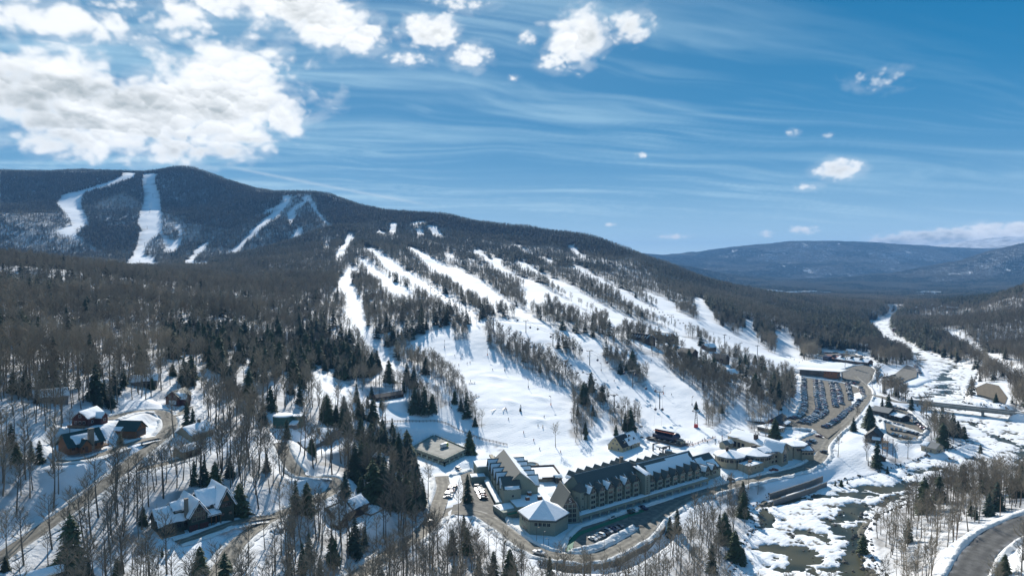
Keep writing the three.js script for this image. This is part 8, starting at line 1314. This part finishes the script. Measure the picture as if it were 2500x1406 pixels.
const PARKWORD = { hotel_car_park: 'in the hotel forecourt', guest_car_park: 'in the small car park left of the hotel', main_car_park: 'in the big main car park', lower_car_park: 'in the near-empty lower car park', upper_car_park: 'in the car park behind the long lodge', field_car_park: 'in the field car park by the barns', river_car_park: 'in the car park nearest the river', loop_car_park: 'in the loop car park above the river', hotel_road: 'driving on the hotel road', hotel_approach: 'on the hotel approach road' };
const cars = [];
{
  const r = rng(515);
  for (const [lot, ...p] of CARROWS) {
    const pts = []; for (let i = 0; i < p.length; i += 3) pts.push(new THREE.Vector3(p[i], 0, p[i + 2])); const c = pts.length > 2 ? new THREE.CatmullRomCurve3(pts, false, 'centripetal') : new THREE.LineCurve3(pts[0], pts[1]), len = c.getLength(), gap = lot === 'main_car_park' ? 3.05 : lot === 'loop_car_park' || lot === 'upper_car_park' ? 3.4 : 2.75, n = Math.max(2, Math.floor(len / gap)), l = lots.find((q) => q.name === lot);
    for (let i = 0; i <= n; i++) { if (r() < 0.06) continue; const q = c.getPointAt(i / n), t = c.getTangentAt(i / n); cars.push({ lot, x: q.x + (r() - 0.5) * 0.3, z: q.z + (r() - 0.5) * 0.3, y: l.y(q.x, q.z) + (lot === 'main_car_park' ? 0.1 : 0.04), turn: Math.atan2(-t.z, t.x) + Math.PI / 2 + (r() < 0.5 ? Math.PI : 0) + (r() - 0.5) * 0.07, k: r() < 0.3 ? 0 : r() < 0.8 ? 1 : 2, paint: Math.floor(r() * r() * 8.5 + r() * 2.2) % 8, snow: lot === 'guest_car_park' }); }
  }
  const dirs = [1.2, 0.75, -0.55, 0.95, 2.4, 2.2, 2.4, -0.9, 0.4, 0.3], kinds = [0, 1, 2, 1, 1, 2, 0, 1, 1, 2], cols = [0, 0, 1, 2, 3, 4, 5, 2, 3, 5];
  CARS.forEach(([lot, x, , z], i) => { const l = lots.find((q) => q.name === lot), rr = roadAt(x, z); cars.push({ lot, x, z, y: l ? l.y(x, z) + 0.05 : rr && rr.d < 1 ? rr.y + 0.05 : height(x, z) + 0.3, turn: dirs[i], k: kinds[i], paint: cols[i], near: 1 }); });
  cars.forEach((c) => (c.D = Math.hypot(c.x, c.z) - (c.near ? 900 : 0))); cars.sort((a, b) => a.D - b.D);
  console.log('cars', cars.length);
  for (const c of cars.slice(0, 300)) { const key = c.k * 10 + c.paint; if (!carProto.has(key)) carProto.set(key, makeCar(c.k, paints[c.paint])); const o = carProto.get(key).clone(); o.name = numbered('parked_car'); o.position.set(c.x, c.y, c.z); o.rotation.y = c.turn; o.userData = { label: `${paints[c.paint].n} ${CARS_[c.k].w} ${c.near && !/road|approach/.test(c.lot) ? 'standing apart' : /road|approach/.test(c.lot) ? '' : 'parked'} ${PARKWORD[c.lot]}`.replace(/ +/g, ' '), category: 'car', group: `cars ${PARKWORD[c.lot]}` }; if (c.snow) part('roof_snow', CARSNOW, M.roofSnow, o); scene.add(o); }
  const rest = cars.slice(300); if (rest.length) { const h = new THREE.Group(); h.name = 'distant_cars'; h.userData = { kind: 'stuff', label: 'far rows of parked cars at the back of the car parks', category: 'cars' }; const m4 = new THREE.Matrix4(), qn = new THREE.Quaternion(), up = new THREE.Vector3(0, 1, 0), col = new THREE.Color(), white = std(1, 1, 1, 0.4);
    for (let k = 0; k < 3; k++) { const L = rest.filter((c) => c.k === k); for (const [geo, mat, tint] of [[CARS_[k].body, white, true], [CARS_[k].glass, M.glass, false]]) { const im = new THREE.InstancedMesh(geo, mat, L.length); im.name = 'cars'; im.userData.kind = 'stuff'; L.forEach((c, i) => { im.setMatrixAt(i, m4.compose(new THREE.Vector3(c.x, c.y, c.z), qn.setFromAxisAngle(up, c.turn), new THREE.Vector3(1, 1, 1))); if (tint) im.setColorAt(i, col.setRGB(...paints[c.paint].c)); }); im.castShadow = im.receiveShadow = true; h.add(im); } } scene.add(h); }
}
{ // shuttle van on the deck
  const o = thing('shuttle_van', 'white van with a lime yellow roof end parked alone on the deck', 'van', [-42, 8.02, -418], 0.95), body = new Tris().hull([[-3, 0.4, 1], [3, 0.4, 1], [3, 1.3, 1], [2.5, 2.5, 0.9], [-3, 2.5, 0.9]], [[-3, 0.4, -1], [3, 0.4, -1], [3, 1.3, -1], [2.5, 2.5, -0.9], [-3, 2.5, -0.9]]); part('body', body.geo(), paints[0].m, o); part('roof', new Tris().box(-3, 2.5, -0.85, 1, 2.6, 0.85).geo(), M.roofSnow, o); const lime = std(0.55, 0.65, 0.02, 0.5); part('cab', new Tris().hull([[1, 0.42, 1.02], [3.05, 0.42, 1.02], [3.05, 1.3, 1.02], [2.55, 2.58, 0.92], [1, 2.58, 0.92]], [[1, 0.42, -1.02], [3.05, 0.42, -1.02], [3.05, 1.3, -1.02], [2.55, 2.58, -0.92], [1, 2.58, -0.92]]).geo(), lime, o); for (const s of [-1, 1]) part('window', boxGeo(1.4, 1.5, s * 1.0 - 0.04, 2.4, 2.15, s * 1.0 + 0.04), M.glass, o); for (const x of [-1.9, 1.9]) for (const z of [-0.9, 0.9]) { const w = part('wheel', WHEEL, M.tyre, o); w.position.set(x, 0.38, z); }
}
// ------------------------------------------------------------------ skiers
function capsuleBody(bones, cell) { // one continuous skin round tapered bones, smoothly joined
  let lo = [9, 9, 9], hi = [-9, -9, -9]; for (const b of bones) for (const p of [b[0], b[1]]) for (let k = 0; k < 3; k++) { lo[k] = Math.min(lo[k], p[k] - 0.3); hi[k] = Math.max(hi[k], p[k] + 0.3); }
  const f = (x, y, z) => { let d = 0, first = true; for (const [a, b, r0, r1] of bones) { const dx = b[0] - a[0], dy = b[1] - a[1], dz = b[2] - a[2], t = clamp(((x - a[0]) * dx + (y - a[1]) * dy + (z - a[2]) * dz) / (dx * dx + dy * dy + dz * dz), 0, 1), v = Math.hypot(x - a[0] - dx * t, y - a[1] - dy * t, z - a[2] - dz * t) - lerp(r0, r1, t); if (first) { d = v; first = false; } else { const h = clamp(0.5 + (0.5 * (v - d)) / 0.05, 0, 1); d = lerp(v, d, h) - 0.05 * h * (1 - h); } } return d; };
  // surface nets on a grid
  const n = [0, 1, 2].map((k) => Math.ceil((hi[k] - lo[k]) / cell)), id = (i, j, k) => (k * (n[1] + 1) + j) * (n[0] + 1) + i, V = new Float32Array((n[0] + 1) * (n[1] + 1) * (n[2] + 1)); for (let k = 0; k <= n[2]; k++) for (let j = 0; j <= n[1]; j++) for (let i = 0; i <= n[0]; i++) V[id(i, j, k)] = f(lo[0] + i * cell, lo[1] + j * cell, lo[2] + k * cell);
  const cellV = new Map(), P = [], E = [[0, 1], [2, 3], [4, 5], [6, 7], [0, 2], [1, 3], [4, 6], [5, 7], [0, 4], [1, 5], [2, 6], [3, 7]], idx = [];
  const vert = (i, j, k) => { const key = id(i, j, k); if (cellV.has(key)) return cellV.get(key); let s = [0, 0, 0], m = 0; const c = (q) => V[id(i + (q & 1), j + ((q >> 1) & 1), k + (q >> 2))]; for (const [a, b] of E) { const va = c(a), vb = c(b); if (va < 0 !== vb < 0) { const t = va / (va - vb); s[0] += lerp(a & 1, b & 1, t); s[1] += lerp((a >> 1) & 1, (b >> 1) & 1, t); s[2] += lerp(a >> 2, b >> 2, t); m++; } } const v = P.length / 3; P.push(lo[0] + (i + s[0] / m) * cell, lo[1] + (j + s[1] / m) * cell, lo[2] + (k + s[2] / m) * cell); cellV.set(key, v); return v; };
  for (let k = 1; k < n[2]; k++) for (let j = 1; j < n[1]; j++) for (let i = 1; i < n[0]; i++) { const v = V[id(i, j, k)]; const q = (a, b, c, d, w) => (w ? idx.push(a, b, c, a, c, d) : idx.push(a, c, b, a, d, c)); if (v < 0 !== V[id(i + 1, j, k)] < 0) q(vert(i, j - 1, k - 1), vert(i, j, k - 1), vert(i, j, k), vert(i, j - 1, k), v < 0); if (v < 0 !== V[id(i, j + 1, k)] < 0) q(vert(i - 1, j, k - 1), vert(i - 1, j, k), vert(i, j, k), vert(i, j, k - 1), v < 0); if (v < 0 !== V[id(i, j, k + 1)] < 0) q(vert(i - 1, j - 1, k), vert(i, j - 1, k), vert(i, j, k), vert(i - 1, j, k), v < 0); }
  const g = new THREE.BufferGeometry(); g.setAttribute('position', new THREE.Float32BufferAttribute(P, 3)); g.setIndex(idx); g.computeVertexNormals(); return g;
}
{
  const poses = [0, 1].map((p) => { const b = p ? 0.12 : 0; const J = { hip: [0, 0.88 - b, 0], chest: [0, 1.32 - b * 1.3, 0.12 + b], neck: [0, 1.48 - b * 1.4, 0.16 + b], head: [0, 1.64 - b * 1.5, 0.2 + b * 1.2] }, L = [[J.hip, J.chest, 0.16, 0.19], [J.chest, J.neck, 0.12, 0.07], [J.head, [0, J.head[1] + 0.05, J.head[2]], 0.115, 0.12]]; for (const s of [-1, 1]) { const sh = [s * 0.2, J.chest[1] + 0.06, J.chest[2]], el = [s * 0.32, J.chest[1] - 0.2, J.chest[2] + 0.1], ha = [s * 0.28, J.chest[1] - 0.3, J.chest[2] + 0.38], hp = [s * 0.1, J.hip[1] - 0.02, 0], kn = [s * 0.13, 0.5 - b * 0.4, 0.16 + b], an = [s * 0.13, 0.12, -0.02], to = [s * 0.13, 0.07, 0.16]; L.push([J.chest, sh, 0.14, 0.085], [sh, el, 0.078, 0.06], [el, ha, 0.058, 0.05], [ha, [ha[0], ha[1], ha[2] + 0.07], 0.05, 0.035], [hp, kn, 0.11, 0.08], [kn, an, 0.078, 0.065], [an, to, 0.07, 0.055]); } return capsuleBody(L, 0.04); });
  const tones = [['black', 0.015, 0.016, 0.02], ['navy', 0.02, 0.03, 0.09], ['red', 0.35, 0.03, 0.03], ['teal', 0.02, 0.13, 0.14], ['dark green', 0.02, 0.06, 0.03]];
  const dressed = poses.map((g) => tones.map(([, r, gg, b]) => { const o = g.clone(), n = o.attributes.position, c = new Float32Array(n.count * 3); for (let i = 0; i < n.count; i++) { const y = n.getY(i), z = n.getZ(i), x = n.getX(i); const col = y > 1.52 ? (z > 0.28 && y < 1.68 ? [0.42, 0.26, 0.18] : [0.03, 0.03, 0.035]) : y > 0.86 ? [r, gg, b] : y > 0.16 ? [0.03, 0.032, 0.038] : [0.06, 0.06, 0.065]; c.set(col, i * 3); } o.setAttribute('color', new THREE.BufferAttribute(c, 3)); return o; }));
  const skin = new THREE.MeshStandardMaterial({ vertexColors: true, roughness: 0.85 }), ski = boxGeo(-0.05, 0.0, -0.8, 0.05, 0.035, 0.9), r = rng(66);
  SKIERS.forEach(([x, , z], i) => { const k = Math.floor(r() * 5), p = r() < 0.6 ? 1 : 0, D = -z, queue = x > 100 && x < 165 && D > 395 && D < 470, wh = queue ? 'in the crowd near the lift gates' : x < 0 ? 'on the gentle slope left of the tree strip' : D > 560 ? (x > 250 ? 'before the day lodge' : 'high on the open slope') : 'on the broad slope above the hotel';
    const o = thing('person', `skier in ${tones[k][0]} jacket ${wh}`, 'person', [x, height(x, z) + 0.02, z], (r() - 0.5) * 2.4, `skiers ${wh}`); part('body', dressed[p][k], skin, o); for (const s of [-1, 1]) { const q = part('ski', ski, M.navy, o); q.position.x = s * 0.13; } const pole = new Tris(); for (const s of [-1, 1]) part('ski_pole', new Tris().prism([s * 0.28, 1.05, 0.5], [s * 0.42, 0.02, 0.1], 0.02, 0.015, 4).geo(), M.steel, o); });
}
// ------------------------------------------------------------------ stones along the river and road cutting
{
  const r = rng(313), g = new THREE.IcosahedronGeometry(1, 1), L = []; const pa = g.attributes.position; for (let i = 0; i < pa.count; i++) { const k = 0.75 + 0.5 * vnoise(pa.getX(i) * 2.1 + 5, pa.getY(i) * 2.1 + pa.getZ(i) * 1.7 + 3); pa.setXYZ(i, pa.getX(i) * k, pa.getY(i) * k * 0.7, pa.getZ(i) * k); } g.computeVertexNormals();
  for (let t = 0; t < 60000 && L.length < 3500; t++) { const x = 70 + r() * 420, z = -230 - r() * 520, d = away(river, x, z, 8); if (d > 4 || d < -60 || (d < -4 && r() > 0.3 * smooth(fbm(x / 20, z / 20, 2), 0.4, 0.6))) continue; L.push([x, Math.max(d > 0 ? height(x, z) : riverLevel(z) + 0.05, riverLevel(z)), z, 0.25 + r() * r() * 1.1]); }
  const im = new THREE.InstancedMesh(g, std(0.12, 0.11, 0.095, 0.95), L.length), m4 = new THREE.Matrix4(); im.name = 'river_stones'; im.userData = { kind: 'stuff', label: 'dark boulders and stones along the icy river', category: 'stones' }; L.forEach(([x, y, z, s], i) => im.setMatrixAt(i, m4.compose(new THREE.Vector3(x, y, z), new THREE.Quaternion().setFromEuler(new THREE.Euler(r(), r() * 6, r())), new THREE.Vector3(s, s, s)))); im.castShadow = im.receiveShadow = true; scene.add(im);
}
renderer.render(scene, camera);
